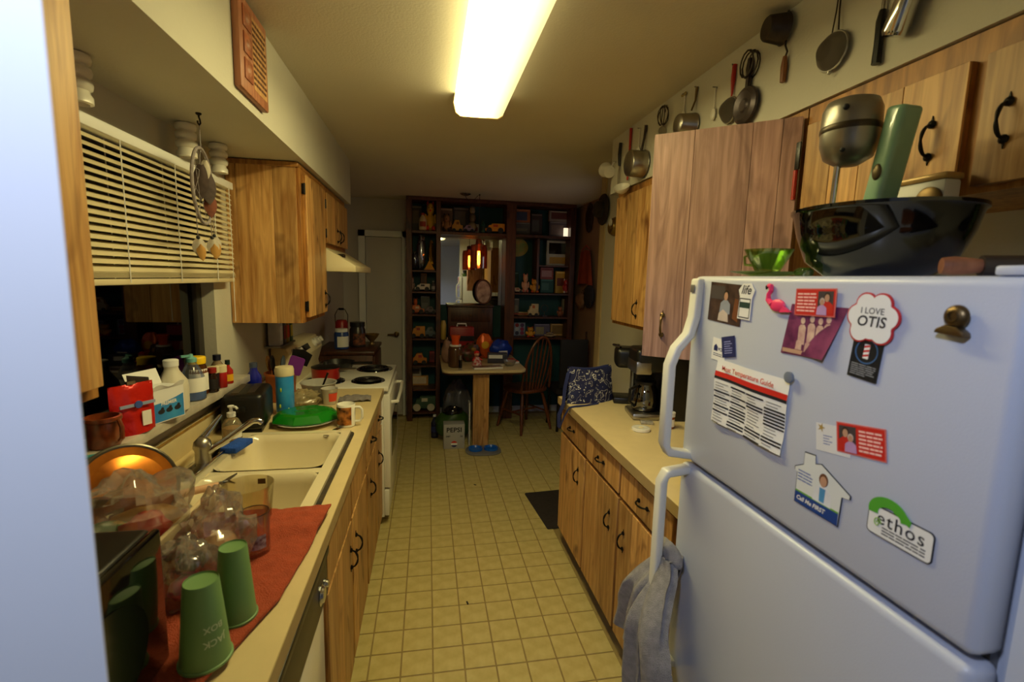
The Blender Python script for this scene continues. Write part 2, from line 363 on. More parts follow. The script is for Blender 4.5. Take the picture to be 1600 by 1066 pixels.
for s_, a_, b_ in ((-1, -0.612, -0.600), (1, 0.600, 0.612)):
    g = G(); g.prism([(x*1.02, z*1.03-0.001) for x, z in prof], -b_, -a_, RX(PI/2)); g.obj('end_cap', CAPM, lamp)

# ================================================================= CABINETS
def pull(vertical=True):
    """bail handle in wrought iron: arch with two rosettes; lies in local x=out, length on z"""
    g = G(); h = 0.034
    pts = []
    for i in range(13):
        t = -1 + 2*i/12; pts.append((0.006 + 0.020*(1-t*t)**0.6, 0, t*h))
    g.tube(pts, [0.0026+0.0014*abs(math.sin(i*PI/6)) for i in range(13)], 7)
    for s in (-1, 1):
        g.lathe([(0.008, 0), (0.009, 0.004), (0.005, 0.008), (0.003, 0.009), (0, 0.009)], 10, T(0, 0, s*h) @ RY(PI/2))
        g.prism([(-0.004, 0), (0, 0.018), (0.004, 0)] if s > 0 else [(-0.004, 0), (0.004, 0), (0, -0.018)], 0, 0.003, T(0.0, 0, s*h) @ Matrix(((0, 0, 1, 0), (1, 0, 0, 0), (0, 1, 0, 0), (0, 0, 0, 1))))
    if not vertical:
        R = RX(PI/2); g.v = [tuple(R @ Vector(p)) for p in g.v]
    return g.mesh('handle')
PULLV = pull(True); PULLH = pull(False)
def put_pull(parent, loc, vertical=True, face=1, m=IRON):
    me = PULLV if vertical else PULLH
    o = mk('handle', me, None, parent, loc, (0, 0, 0 if face > 0 else PI))
    if not me.materials: me.materials.append(m)
    elif me.materials[0] != m:
        o.material_slots[0].link = 'OBJECT'; o.material_slots[0].material = m
    return o
def planked(name, parent, x0, x1, y0, y1, z0, z1, m, n=3, seed=0, face=1):
    """a door or drawer front made of n edge-glued boards; the part is a thin core, each board a piece of its own"""
    rnd = random.Random(seed*17+5); d = G(); t = 0.006
    core = d.box(x0+(0 if face > 0 else t), x1-(t if face > 0 else 0), y0, y1, z0, z1).obj(name, WOODF, parent, bevel=0.0015, seg=1)
    ws = [1+rnd.uniform(-.35, .6) for _ in range(n)]; s = sum(ws); y = y0
    for k in range(n):
        yy = y + (y1-y0)*ws[k]/s
        xa, xb = (x1-t, x1) if face > 0 else (x0, x0+t)
        G().box(xa, xb, y+0.0006, yy-0.0006, z0+0.0005, z1-0.0005).obj('board', m, core, bevel=0.0009, seg=1)
        y = yy
    return core
HINGE = G().box(-0.003, 0.008, -0.006, 0.006, -0.024, 0.024).cyl(0.005, -0.026, 0.026, 8, T(0.008, 0, 0)).mesh('hinge')
def hinge(parent, loc, face=1):
    o = mk('hinge', HINGE, None, parent, loc, (0, 0, 0 if face > 0 else PI))
    if not HINGE.materials: HINGE.materials.append(IRON)
    return o
# --- left uppers
def upper_left(label, y0, y1, z0, doors, endpanel=True, seed=0):
    t = thing('upper_cabinet', label, 'cabinet', (-0.755, (y0+y1)/2, z0)); cx, cy = -0.755, (y0+y1)/2
    h = ZS - 0.004 - z0
    G().box(XL+0.002-cx, -0.612-cx, y0-cy, y1-cy, 0, h).obj('body', WOODF, t, bevel=0.002, seg=1)
    if endpanel:
        ep = G().box(XL+0.002-cx, -0.612-cx, y0-0.010-cy, y0-0.001-cy, 0, h).obj('end_panel', WOODF, t)
        rnd = random.Random(3); xs = [XL+0.002, -0.875, -0.715, -0.612]
        for a, c in zip(xs[:-1], xs[1:]): G().box(a-cx+0.0006, c-cx-0.0006, y0-0.014-cy, y0-0.010-cy, 0.0, h).obj('board', WOOD, ep, bevel=0.0008, seg=1)
        G().box(XL+0.002-cx, -0.600-cx, y0-0.022-cy, y0-0.014-cy, h-0.022, h).box(-0.612-cx, -0.598-cx, y0-0.02-cy, y1-cy, h-0.02, h).obj('crown_strip', WOODF, t, bevel=0.002, seg=1)
    G().box(-0.612-cx, -0.600-cx, y0-cy, y1-cy, 0, h).obj('face_frame', WOODF, t, bevel=0.001, seg=1)
    for k, (a, c, hy) in enumerate(doors):
        dd = planked('door', t, -0.600-cx, -0.578-cx, a-cy, c-cy, 0.025, h-0.045, WOOD, 3, seed+k)
        if hy is not None: put_pull(dd, (-0.578-cx, hy-cy, 0.10 if h > 0.5 else 0.085), True)
        if hy is not None:
            he = c if hy < (a+c)/2 else a
            for z in (0.08, h-0.11): hinge(dd, (-0.595-cx, he-cy+(0.004 if he == c else -0.004), z))
    return t
upper_left('near wooden wall cabinet cut off by the white partition', 0.445, 0.975, 1.368, [(0.46, 0.955, None)], False, 1)
upper_left('knotty wooden wall cabinet between window and range hood', 2.459, 2.945, 1.362, [(2.50, 2.92, 2.86)], True, 2)
upper_left('short wooden wall cabinet with two doors above the range hood', 2.950, 3.712, 1.762, [(2.985, 3.325, 3.285), (3.345, 3.685, 3.385)], False, 3)
# --- range hood
t = thing('range_hood', 'cream range hood over the white stove', 'range hood', (-0.67, 3.33, 1.62))
g = G(); g.prism([(-0.248, 0.0), (0.25, 0.0), (0.25, 0.035), (0.075, 0.140), (-0.248, 0.140)], -0.378, 0.378, Matrix(((1, 0, 0, 0), (0, 0, 1, 0), (0, 1, 0, 0), (0, 0, 0, 1))))
g.obj('hood_shell', CREAM, t, bevel=0.004)
G().box(0.10, 0.17, -0.30, -0.24, 0.086, 0.106, ).obj('switch', BLACKP, t)
# --- right uppers
def upper_right(label, y0, y1, z0, seed=0, name='upper_cabinet', frame_only=False):
    cx, cy = 1.25, (y0+y1)/2; h = ZS-0.004-z0
    t = thing(name, label, 'cabinet', (cx, cy, z0))
    if frame_only:   # open box: back, sides, top, bottom and shelf
        g = G().box(XR-0.014-cx, XR-0.002-cx, y0-cy, y1-cy, 0, h).box(1.112-cx, XR-0.014-cx, y0-cy, y0+0.015-cy, 0, h).box(1.112-cx, XR-0.014-cx, y1-0.015-cy, y1-cy, 0, h)
        g.box(1.112-cx, XR-0.014-cx, y0-cy, y1-cy, 0, 0.018).box(1.112-cx, XR-0.014-cx, y0-cy, y1-cy, h-0.018, h).box(1.13-cx, XR-0.014-cx, y0-cy, y1-cy, h*0.5, h*0.5+0.016)
        g.obj('body', WOODF, t)
        G().box(1.100-cx, 1.112-cx, y0-cy, y0+0.035-cy, 0, h).box(1.100-cx, 1.112-cx, y1-0.035-cy, y1-cy, 0, h).box(1.100-cx, 1.112-cx, y0+0.035-cy, y1-0.035-cy, h-0.045, h).box(1.100-cx, 1.112-cx, y0+0.035-cy, y1-0.035-cy, 0, 0.03).obj('face_frame', WOODF, t)
    else:
        G().box(1.112-cx, XR-0.002-cx, y0-cy, y1-cy, 0, h).obj('body', WOODF, t, bevel=0.001, seg=1)
        G().box(1.100-cx, 1.112-cx, y0-cy, y1-cy, 0, h).obj('face_frame', WOODF, t)
    return t, cx, cy, h
t, cx, cy, h = upper_right('closed wooden wall cabinet above the coffee makers', 1.745, 2.700, 1.355)
for a, c, hy, sd in ((2.235, 2.675, 2.33, 11), (1.77, 2.215, 2.13, 12)):
    dd = planked('door', t, 1.080-cx, 1.100-cx, a-cy, c-cy, 0.02, h-0.04, WOOD, 3, sd, -1); put_pull(dd, (1.080-cx, hy-cy, 0.105), True, -1)
t, cx, cy, h = upper_right('wooden wall cabinet with its door swung open beside the fridge', 1.290, 1.740, 1.355, frame_only=True)
# the open door: hinged at the near end of the cabinet front
dd = G().box(-0.017, 0.0, 0.0, 0.430, 0.0, 0.755).obj('door', WOODP, t, (1.098-cx, 1.305-cy, -0.012), (0, 0, math.radians(50)), bevel=0.002, seg=1)
ys = [0, 0.05, 0.13, 0.30, 0.43]
for k, (a, c) in enumerate(zip(ys[:-1], ys[1:])): G().box(-0.022, -0.017, a+0.0006, c-0.0006, 0.0, 0.755).obj('board', WOODP, dd, bevel=0.0008, seg=1)
put_pull(dd, (-0.022, 0.365, 0.115), True, -1, BRASSD)
t, cx, cy, h = upper_right('short wooden cabinet with two doors above the fridge', 0.385, 1.285, 1.800)
for a, c, hy, sd in ((0.845, 1.265, 0.905, 14), (0.40, 0.815, 0.765, 15)):
    dd = planked('door', t, 1.080-cx, 1.100-cx, a-cy, c-cy, 0.012, h-0.055, WOOD, 4, sd, -1); put_pull(dd, (1.080-cx, hy-cy, 0.125), True, -1, IRON)
# --- base cabinets
def base(label, x0, x1, y0, y1, face, fronts, seed, hollow=False):
    cx, cy = (x0+x1)/2, (y0+y1)/2
    t = thing('base_cabinet', label, 'cabinet', (cx, cy, 0.004))
    kx0, kx1 = (x0, x1-0.06) if face > 0 else (x0+0.06, x1)
    if hollow:
        G().box(x0-cx, x1-cx, y0-cy, y0+0.006-cy, 0.09, 0.868).box(x0-cx, x1-cx, y1-0.018-cy, y1-cy, 0.09, 0.868).box(x0-cx, x1-cx, y0-cy, y1-cy, 0.09, 0.11).box(x1-0.018-cx, x1-cx, y0-cy, y1-cy, 0.09, 0.868).obj('body', WOODF, t)
    else: G().box(x0-cx, x1-cx, y0-cy, y1-cy, 0.09, 0.868).obj('body', WOODF, t, bevel=0.001, seg=1)
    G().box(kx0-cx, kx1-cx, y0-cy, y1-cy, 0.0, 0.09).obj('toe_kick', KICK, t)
    fx = x1 if face > 0 else x0
    for k, (kind, a, c, z0, z1, hp) in enumerate(fronts):
        xa, xb = (fx, fx+0.018) if face > 0 else (fx-0.018, fx)
        dd = planked('door' if kind == 'door' else ('drawer' if kind == 'drawer' else 'false_front'), t, xa-cx, xb-cx, a-cy, c-cy, z0, z1, WOOD, 3 if c-a < 0.44 else 4, seed*10+k, face)
        if hp: put_pull(dd, ((xb if face > 0 else xa)-cx, hp[0]-cy, hp[1]), kind == 'door', face)
    return t
base('sink base cabinet with two doors beside the dishwasher', -0.90, -0.298, 1.300, 2.195, 1,
     [('false', 1.32, 1.745, 0.70, 0.845, None), ('false', 1.765, 2.175, 0.70, 0.845, None),
      ('door', 1.32, 1.745, 0.10, 0.685, (1.705, 0.555)), ('door', 1.765, 2.175, 0.10, 0.685, (1.83, 0.545))], 1, True)
base('base cabinet with two drawers between sink and stove', -0.90, -0.298, 2.200, 2.940, 1,
     [('drawer', 2.22, 2.56, 0.70, 0.845, (2.39, 0.775)), ('drawer', 2.58, 2.925, 0.70, 0.845, (2.755, 0.775)),
      ('door', 2.22, 2.56, 0.10, 0.685, (2.33, 0.545)), ('door', 2.58, 2.925, 0.10, 0.685, (2.72, 0.545))], 2)
base('narrow base cabinet between partition and dishwasher', -0.90, -0.298, 0.435, 0.688, 1, [('door', 0.45, 0.675, 0.10, 0.845, None)], 3)
base('right base cabinet with three drawers and three doors', 0.808, 1.405, 1.110, 2.655, -1,
     [('drawer', 2.205, 2.640, 0.715, 0.845, (2.43, 0.780)), ('drawer', 1.775, 2.185, 0.715, 0.845, (1.985, 0.780)), ('drawer', 1.335, 1.755, 0.715, 0.845, (1.545, 0.780)),
      ('door', 2.205, 2.640, 0.10, 0.695, (2.30, 0.565)), ('door', 1.775, 2.185, 0.10, 0.695, (1.855, 0.555)), ('door', 1.335, 1.755, 0.10, 0.695, (1.70, 0.545))], 4)
# --- worktops
wt = thing('worktop', 'cream laminate worktop around the sink', 'worktop', (-0.60, 1.69, 0.872))
def wbox(g, x0, x1, y0, y1, z0, z1): return g.box(x0+0.60, x1+0.60, y0-1.69, y1-1.69, z0-0.872, z1-0.872)
SX0, SX1, SY0, SY1 = -0.800, -0.352, 1.255, 2.072      # sink cut-out
g = G()
wbox(g, XL+0.002, -0.268, 0.435, SY0, 0.872, 0.914); wbox(g, XL+0.002, -0.268, SY1, 2.944, 0.872, 0.914)
wbox(g, XL+0.002, SX0, SY0, SY1, 0.872, 0.914); wbox(g, SX1, -0.268, SY0, SY1, 0.872, 0.914)
g.obj('slab', LAM, wt)
wbox(G(), -0.268, -0.266, 0.435, 2.944, 0.873, 0.9135).obj('edge_band', LAME, wt)
wbox(G(), XL+0.002, XL+0.022, 0.435, 2.944, 0.914, 1.012).obj('backsplash', LAM, wt, bevel=0.003)
wbox(G(), XL+0.022, XL+0.025, 0.435, 2.944, 1.004, 1.0125).obj('caulk_line', mat('stained_caulk', (170, 128, 60), 0.6, var=0.4, scale=30), wt)
wt2 = thing('worktop', 'cream laminate worktop holding the coffee makers', 'worktop', (1.09, 1.88, 0.872))
G().box(0.770-1.09, XR-0.002-1.09, 1.105-1.88, 2.665-1.88, 0, 0.042).obj('slab', LAM, wt2, bevel=0.002, seg=1)
G().box(0.768-1.09, 0.770-1.09, 1.105-1.88, 2.665-1.88, 0.001, 0.0415).obj('edge_band', LAME, wt2)
G().box(XR-0.022-1.09, XR-0.002-1.09, 1.105-1.88, 2.665-1.88, 0.042, 0.14).obj('backsplash', LAM, wt2)
# --- sink
sk = thing('kitchen_sink', 'cream double bowl drop-in sink with blackened rim', 'sink', (-0.576, 1.6635, 0.914))
def rrect(x0, x1, y0, y1, r, n=5):
    P = []
    for cx_, cy_, a in ((x1-r, y1-r, 0), (x0+r, y1-r, PI/2), (x0+r, y0+r, PI), (x1-r, y0+r, 1.5*PI)):
        for i in range(n+1): P.append((cx_+r*math.cos(a+i*PI/2/n), cy_+r*math.sin(a+i*PI/2/n)))
    return P
hw, hl = 0.246, 0.430
g = G(); ro_, ri_ = rrect(-hw-0.010, hw+0.015, -hl-0.010, hl+0.012, 0.03), rrect(-hw+0.004, hw-0.004, -hl+0.004, hl-0.004, 0.02); n_ = len(ro_)
g.v = [(x, y, z) for P_ in (ro_, ri_) for z in (0.0005, 0.0045) for x, y in P_]
for i in range(n_):
    j = (i+1) % n_
    g.f += [(i, j, n_+j, n_+i), (n_+i, n_+j, 3*n_+j, 3*n_+i), (3*n_+i, 3*n_+j, 2*n_+j, 2*n_+i), (2*n_+i, 2*n_+j, j, i)]
g.obj('seam', mat('black_caulk', (34, 28, 20), 0.8, var=0.5, scale=25, col2=(64, 52, 34)), sk)
def bowl_mesh(x0, x1, y0, y1, depth):
    g = G(); rings = []
    for k, (ins, z, r) in enumerate([(-0.004, 0.016, 0.05), (0.004, 0.012, 0.05), (0.012, -0.02, 0.05), (0.022, -depth+0.03, 0.06), (0.05, -depth, 0.07), (0.12, -depth-0.004, 0.05)]):
        rings.append([(x, y, z) for x, y in rrect(x0+ins, x1-ins, y0+ins, y1-ins, r)])
    n = len(rings[0])
    for r in rings: g.v += r
    for k in range(len(rings)-1): g.f += [(k*n+i, k*n+(i+1) % n, (k+1)*n+(i+1) % n, (k+1)*n+i) for i in range(n)]
    g.f.append(tuple((len(rings)-1)*n+i for i in range(n))); return g
# rim deck made of strips around the two bowls
bx0, bx1 = -0.150, 0.210
bowls = [(-0.352, -0.020), (0.020, 0.398)]
g = G()
g.box(-hw, bx0, -hl, hl, 0.004, 0.016).box(bx1, hw, -hl, hl, 0.004, 0.016).box(bx0, bx1, -hl, bowls[0][0], 0.004, 0.016).box(bx0, bx1, bowls[1][1], hl, 0.004, 0.016).box(bx0, bx1, bowls[0][1], bowls[1][0], 0.000, 0.012)
g.obj('rim', SINKM, sk)
for a, c in bowls:
    bw = bowl_mesh(bx0, bx1, a, c, 0.17).obj('basin', SINKM, sk, ang=60)
    G().lathe([(0.044, 0), (0.040, 0.004), (0.02, 0.001), (0, 0.001)], 20, T((bx0+bx1)/2, (a+c)/2, -0.174)).obj('drain', STEEL, bw)
# --- faucet
ft = thing('kitchen_faucet', 'chrome single-lever faucet with long angled spout behind the sink', 'faucet', (-0.772, 1.745, 0.931))
G().prism([(0.030*math.cos(a), (0.11 if math.sin(a) >= 0 else -0.11)+0.030*math.sin(a)) for a in [i*PI/8 for i in range(16)]], 0, 0.014).obj('base_plate', CHROME, ft, bevel=0.004)
G().lathe([(0.026, 0.012), (0.024, 0.05), (0.030, 0.065), (0.026, 0.085), (0.012, 0.10), (0, 0.102)], 20).obj('valve_body', STEEL, ft)
G().tube([(0.01, 0.0, 0.045), (0.06, 0.015, 0.075), (0.12, 0.035, 0.120), (0.150, 0.045, 0.140), (0.168, 0.05, 0.140), (0.178, 0.054, 0.130)], [0.013, 0.0115, 0.0105, 0.0105, 0.011, 0.011], 12).obj('spout', CHROME, ft)
G().tube([(0, 0, 0.095), (0.005, 0.06, 0.115), (0.012, 0.125, 0.140)], [0.012, 0.010, 0.007], 10).obj('lever', CHROME, ft)
# --- dishwasher
dw = thing('dishwasher', 'dishwasher with black control panel under the worktop', 'dishwasher', (-0.58, 0.9925, 0.004))
G().box(-0.31, 0.265, -0.302, 0.302, 0.09, 0.862).obj('body', BLACKP, dw)
G().box(0.265, 0.305, -0.300, 0.300, 0.71, 0.860).obj('control_panel', mat('dark_control_panel', (44, 36, 30), 0.4, var=0.1), dw, bevel=0.004)
G().box(0.302, 0.312, -0.296, 0.296, 0.835, 0.858).obj('grip_rail', BLACKP, dw, bevel=0.003)
G().box(0.265, 0.292, -0.300, 0.300, 0.14, 0.70).obj('door_panel', ENAMEL, dw, bevel=0.003)
for y, r in ((0.215, 0.024), (0.262, 0.012)):
    k = G().lathe([(r*1.15, 0), (r*1.15, 0.003), (r*0.9, 0.004), (r*0.8, 0.010), (r*0.5, 0.011), (0, 0.011)], 18, RY(PI/2)).obj('knob', CHROME, dw, (0.305, y, 0.765))
G().box(-0.28, 0.22, -0.300, 0.300, 0, 0.09).obj('toe_kick', BLACKP, dw)

# ================================================================= STOVE
st = thing('electric_stove', 'white electric coil stove beside the left worktop', 'stove', (-0.575, 3.331, 0.004))
G().box(-0.335, 0.305, -0.378, 0.378, 0.06, 0.885).obj('body', ENAMEL, st, bevel=0.003)
G().box(-0.335, 0.338, -0.380, 0.380, 0.885, 0.918).obj('cooktop', ENAMEL, st, bevel=0.008)
G().box(-0.27, 0.28, -0.35, 0.35, 0, 0.06).obj('toe_base', BLACKP, st)
G().box(0.305, 0.345, -0.372, 0.372, 0.255, 0.865).obj('oven_door', ENAMEL, st, bevel=0.006)
G().box(0.305, 0.335, -0.372, 0.372, 0.065, 0.240).obj('drawer', ENAMEL, st, bevel=0.006)
G().tube([(0.345, -0.30, 0.80), (0.385, -0.29, 0.80), (0.390, 0, 0.80), (0.385, 0.29, 0.80), (0.345, 0.30, 0.80)], 0.011, 10).obj('oven_handle', ENAMEL, st)
G().box(0.3445, 0.347, -0.25, 0.25, 0.42, 0.68).obj('oven_window', BLACKG, st)
g = G(); g.prism([(-0.335, 0.915), (-0.225, 0.915), (-0.235, 0.965), (-0.205, 1.07), (-0.250, 1.155), (-0.335, 1.165)], -0.380, 0.380, Matrix(((1, 0, 0, 0), (0, 0, 1, 0), (0, 1, 0, 0), (0, 0, 0, 1))))
g.obj('backguard', CREAM, st, bevel=0.006)
for y in (-0.30, -0.22, 0.20, 0.27, 0.34):
    G().lathe([(0.030, 0), (0.030, 0.010), (0.022, 0.014), (0.020, 0.032), (0, 0.034)], 16, RY(math.radians(62))).obj('knob', ENAMEL, st, (-0.225, y, 1.112))
G().box(-0.006, 0.001, -0.09, 0.09, -0.02, 0.02, RY(-math.radians(28))).obj('clock_window', BLACKG, st, (-0.226, -0.02, 1.112))
def spiral(r0, r1, turns, z, n):
    return [((r0+(r1-r0)*i/n)*math.cos(2*PI*turns*i/n), (r0+(r1-r0)*i/n)*math.sin(2*PI*turns*i/n), z) for i in range(n+1)]
for x, y, r in ((0.195, -0.205, 0.085), (0.195, 0.195, 0.105), (-0.075, -0.205, 0.105), (-0.075, 0.195, 0.085)):
    bu = G().lathe([(r+0.022, 0.0), (r+0.020, 0.005), (r+0.006, 0.004), (r*0.5, -0.002), (0, -0.002)], 28).obj('drip_pan', BLACKG, st, (x, y, 0.918))
    G().tube(spiral(0.018, r, 4.5, 0.010, 90), 0.0048, 6).obj('coil', COIL, bu)

# ================================================================= FRIDGE
FX = 0.652
fr = thing('refrigerator', 'white top-freezer refrigerator covered in magnets', 'refrigerator', (1.03, 0.75, 0.004))
def fb(g, x0, x1, y0, y1, z0, z1): return g.box(x0-1.03, x1-1.03, y0-0.75, y1-0.75, z0-0.004, z1-0.004)
fb(G(), FX+0.065, 1.395, 0.412, 1.088, 0.03, 1.615).obj('body', FRIDGE, fr, bevel=0.006)
fb(G(), FX+0.05, FX+0.066, 0.425, 1.075, 0.10, 1.60).obj('gasket', GREY, fr)
fb(G(), FX, FX+0.052, 0.410, 1.090, 1.157, 1.622).obj('freezer_door', FRIDGE, fr, bevel=0.014, seg=4)
fb(G(), FX, FX+0.052, 0.410, 1.090, 0.095, 1.144).obj('fridge_door', FRIDGE, fr, bevel=0.014, seg=4)
fb(G(), FX+0.02, FX+0.066, 0.42, 1.08, 0.02, 0.088).obj('toe_grille', GREY, fr)
HANDM = mat('handle_plastic', (222, 220, 210), 0.38)
def strap(pts, wy, th, name):
    g = G(); v = []
    P = [Vector(p) for p in pts]; k = len(P)
    for i in range(k):
        t = (P[min(i+1, k-1)]-P[max(i-1, 0)]).normalized(); nrm = Vector((t.z, 0, -t.x))
        for sx, sy in ((-1, -1), (1, -1), (1, 1), (-1, 1)): v.append(P[i] + nrm*th/2*sx + Vector((0, wy/2*sy, 0)))
    g.v = [tuple(p) for p in v]
    for i in range(k-1):
        for j in range(4): g.f.append((i*4+j, i*4+(j+1) % 4, i*4+4+(j+1) % 4, i*4+4+j))
    g.f += [(3, 2, 1, 0), tuple((k-1)*4+j for j in range(4))]
    return g.obj(name, HANDM, fr, bevel=0.006, seg=3)
hy = 1.058-0.75
strap([(FX-0.006-1.03, hy, 1.612), (FX-0.010-1.03, hy, 1.52), (FX-0.022-1.03, hy, 1.475), (FX-0.052-1.03, hy, 1.44), (FX-0.066-1.03, hy, 1.40), (FX-0.066-1.03, hy, 1.20), (FX-0.056-1.03, hy, 1.178), (FX+0.006-1.03, hy, 1.168)], 0.034, 0.020, 'freezer_handle')
strap([(FX+0.006-1.03, hy, 1.130), (FX-0.056-1.03, hy, 1.122), (FX-0.066-1.03, hy, 1.10), (FX-0.066-1.03, hy, 0.62), (FX-0.05-1.03, hy, 0.60), (FX+0.006-1.03, hy, 0.585)], 0.034, 0.020, 'fridge_handle')
G().box(0, 0.002, -0.009, 0.009, -0.009, 0.009).obj('badge', mat('badge_grey', (150, 150, 150), 0.35, 0.6), fr, (FX-0.0205-1.03, hy, 1.588), bevel=0.001)
fb(G(), FX+0.005, FX+0.05, 0.415, 0.455, 1.6225, 1.634).obj('hinge_cover', FRIDGE, fr, bevel=0.003)

# ---- magnets and papers on the freezer door.  local frame: x right along the door, y up, z out
FROT = Matrix(((0, 0, -1), (-1, 0, 0), (0, 1, 0))).to_euler()
def magnet(name, label, cat, y, z, rot=0.0, out=0.0):
    o = thing(name, label, cat, (FX-0.0006-out, y, z))
    R = (Matrix(((0, 0, -1), (-1, 0, 0), (0, 1, 0))) @ Matrix.Rotation(rot, 3, 'Z')); o.rotation_euler = R.to_euler(); return o
def card(parent, name, w_, h_, m, z0=0.0, z1=0.0008, cx=0, cy=0):
    return G().box(cx-w_/2, cx+w_/2, cy-h_/2, cy+h_/2, z0, z1).obj(name, m, parent)
def polycard(parent, name, poly, m, z0=0.0, z1=0.0012): return G().prism(poly, z0, z1).obj(name, m, parent)
def lines(parent, name, m, x0, x1, y0, y1, n, z, th=0.5, jit=0.3, seed=1):
    r = random.Random(seed); g = G(); p = (y1-y0)/n
    for i in range(n):
        y = y0+(i+0.5)*p; x = x0
        while x < x1-0.001:
            L_ = min(r.uniform(0.12, 0.4)*(x1-x0), x1-x)
            g.box(x, x+L_*0.88, y-p*th/2, y+p*th/2, z, z+0.0002); x += L_
        if r.random() < jit and len(g.v) > 8: g.v = g.v[:-8]; g.f = g.f[:-6]
    return g.obj(name, m, parent)
def person_print(parent, x, y, s, z, shirt, skin=(196, 150, 120), hair=(50, 34, 26)):
    """flat printed portrait: shoulders, neck, face and hair shapes"""
    polycard(parent, 'printed_shirt', [(x-s*0.55, y-s*0.9), (x+s*0.55, y-s*0.9), (x+s*0.5, y-s*0.25), (x+s*0.18, y-0.02*s), (x-s*0.18, y-0.02*s), (x-s*0.5, y-s*0.25)], colmat(shirt), z, z+0.0002)
    el = lambda cx, cy, a, b: [(cx+a*math.cos(t*PI/8), cy+b*math.sin(t*PI/8)) for t in range(16)]
    polycard(parent, 'printed_hair', el(x, y+s*0.30, s*0.27, s*0.33), colmat(hair), z, z+0.0002)
    polycard(parent, 'printed_face', el(x, y+s*0.22, s*0.20, s*0.27), colmat(skin), z+0.0002, z+0.0004)
# photo of a man kneeling in a living room
m_ = magnet('photograph', 'dark photo of someone in a grey shirt at the top left of the fridge', 'photo', 0.953, 1.562, math.radians(-3))
card(m_, 'print', 0.118, 0.088, mat('photo_dark', (46, 34, 34), 0.3, var=0.0, col2=(84, 64, 56), scale=40))
card(m_, 'printed_wall', 0.050, 0.03, colmat((74, 66, 66)), 0.0008, 0.0010, -0.03, 0.022)
person_print(m_, 0.002, 0.008, 0.034, 0.0010, (150, 156, 170), hair=(24, 18, 16))
polycard(m_, 'printed_dog', [(-0.02, -0.04), (0.018, -0.04), (0.014, -0.022), (-0.004, -0.014), (-0.018, -0.024)], colmat((206, 190, 180)), 0.0010, 0.0013)
polycard(m_, 'printed_chair', [(0.03, -0.03), (0.05, -0.036), (0.046, 0.012), (0.034, 0.014)], colmat((120, 70, 40)), 0.0010, 0.0013)
# white tag magnet
m_ = magnet('tag_magnet', 'white tag-shaped magnet with scribbled top beside the dark photo', 'magnet', 0.884, 1.568, math.radians(-2), 0.001)
polycard(m_, 'plate', [(-0.020, -0.036), (0.020, -0.036), (0.020, 0.010), (0.026, 0.026), (0.014, 0.040), (-0.012, 0.038), (-0.024, 0.024), (-0.018, 0.010)], PAPER)
text('lettering', 'life', 0.026, BLACKI, m_, (0.0, 0.025, 0.0014), bold=0.0004, shear=0.3)
g = G().box(-0.017, 0.017, 0.006, 0.008, 0.0012, 0.0015).box(-0.017, 0.017, -0.033, -0.031, 0.0012, 0.0015).box(-0.017, -0.0155, -0.032, 0.007, 0.0012, 0.0015).box(0.0155, 0.017, -0.032, 0.007, 0.0012, 0.0015); g.obj('printed_border', BLACKI, m_)
card(m_, 'printed_band', 0.031, 0.012, colmat((40, 66, 60)), 0.0012, 0.0015, 0, -0.006)
# flamingo
m_ = magnet('flamingo_magnet', 'hot pink flamingo magnet at the top of the fridge', 'magnet', 0.793, 1.573, 0, 0.0)
PINK = mat('hot_pink_rubber', (248, 60, 110), 0.4)
g = G(); g.ell((0.006, -0.006, 0.005), (0.020, 0.012, 0.005)); g.prism([(0.018, -0.004), (0.040, -0.016), (0.016, -0.018)], 0.002, 0.008); g.obj('body', PINK, m_)
G().tube([(-0.008, -0.004, 0.005), (-0.020, 0.004, 0.005), (-0.020, 0.014, 0.005), (-0.014, 0.022, 0.005), (-0.016, 0.030, 0.005), (-0.022, 0.031, 0.005)], [0.006, 0.005, 0.004, 0.004, 0.005, 0.004], 8).obj('neck', PINK, m_)
G().tube([(-0.022, 0.031, 0.005), (-0.027, 0.028, 0.005), (-0.028, 0.023, 0.005)], [0.0035, 0.003, 0.001], 8).obj('beak', BLACKI, m_)
# red business cards (top one and lower one)
def redcard(label, y, z, rot, w_, h_, flip, out):
    m_ = magnet('business_card', label, 'card', y, z, rot, out)
    card(m_, 'card_stock', w_, h_, mat('card_border', (214, 110, 104), 0.4)); card(m_, 'printed_field', w_*0.95, h_*0.92, REDP, 0.0008, 0.0010)
    sx = 1 if not flip else -1
    card(m_, 'printed_photo', w_*0.36, h_*0.80, colmat((70, 60, 62)), 0.0010, 0.0012, sx*w_*0.26, -h_*0.0)
    person_print(m_, sx*w_*0.30, h_*0.05, h_*0.50, 0.0012, (204, 40, 30)); person_print(m_, sx*w_*0.19, -h_*0.08, h_*0.40, 0.0014, (190, 150, 196), hair=(200, 180, 170))
    lines(m_, 'printed_lines', mat('pale_ink', (244, 190, 180), 0.6), -w_*0.44 if not flip else -w_*0.02, w_*0.04 if not flip else w_*0.44, -h_*0.38, h_*0.36, 6, 0.0010, 0.5, 0.1, 3)
    return m_
redcard('red business card with portrait pinned over the faded group photo', 0.7015, 1.5775, math.radians(1.5), 0.086, 0.047, False, 0.004)
redcard('red business card alone at mid-height right of the fridge', 0.591, 1.372, math.radians(9), 0.084, 0.048, True, 0.0)
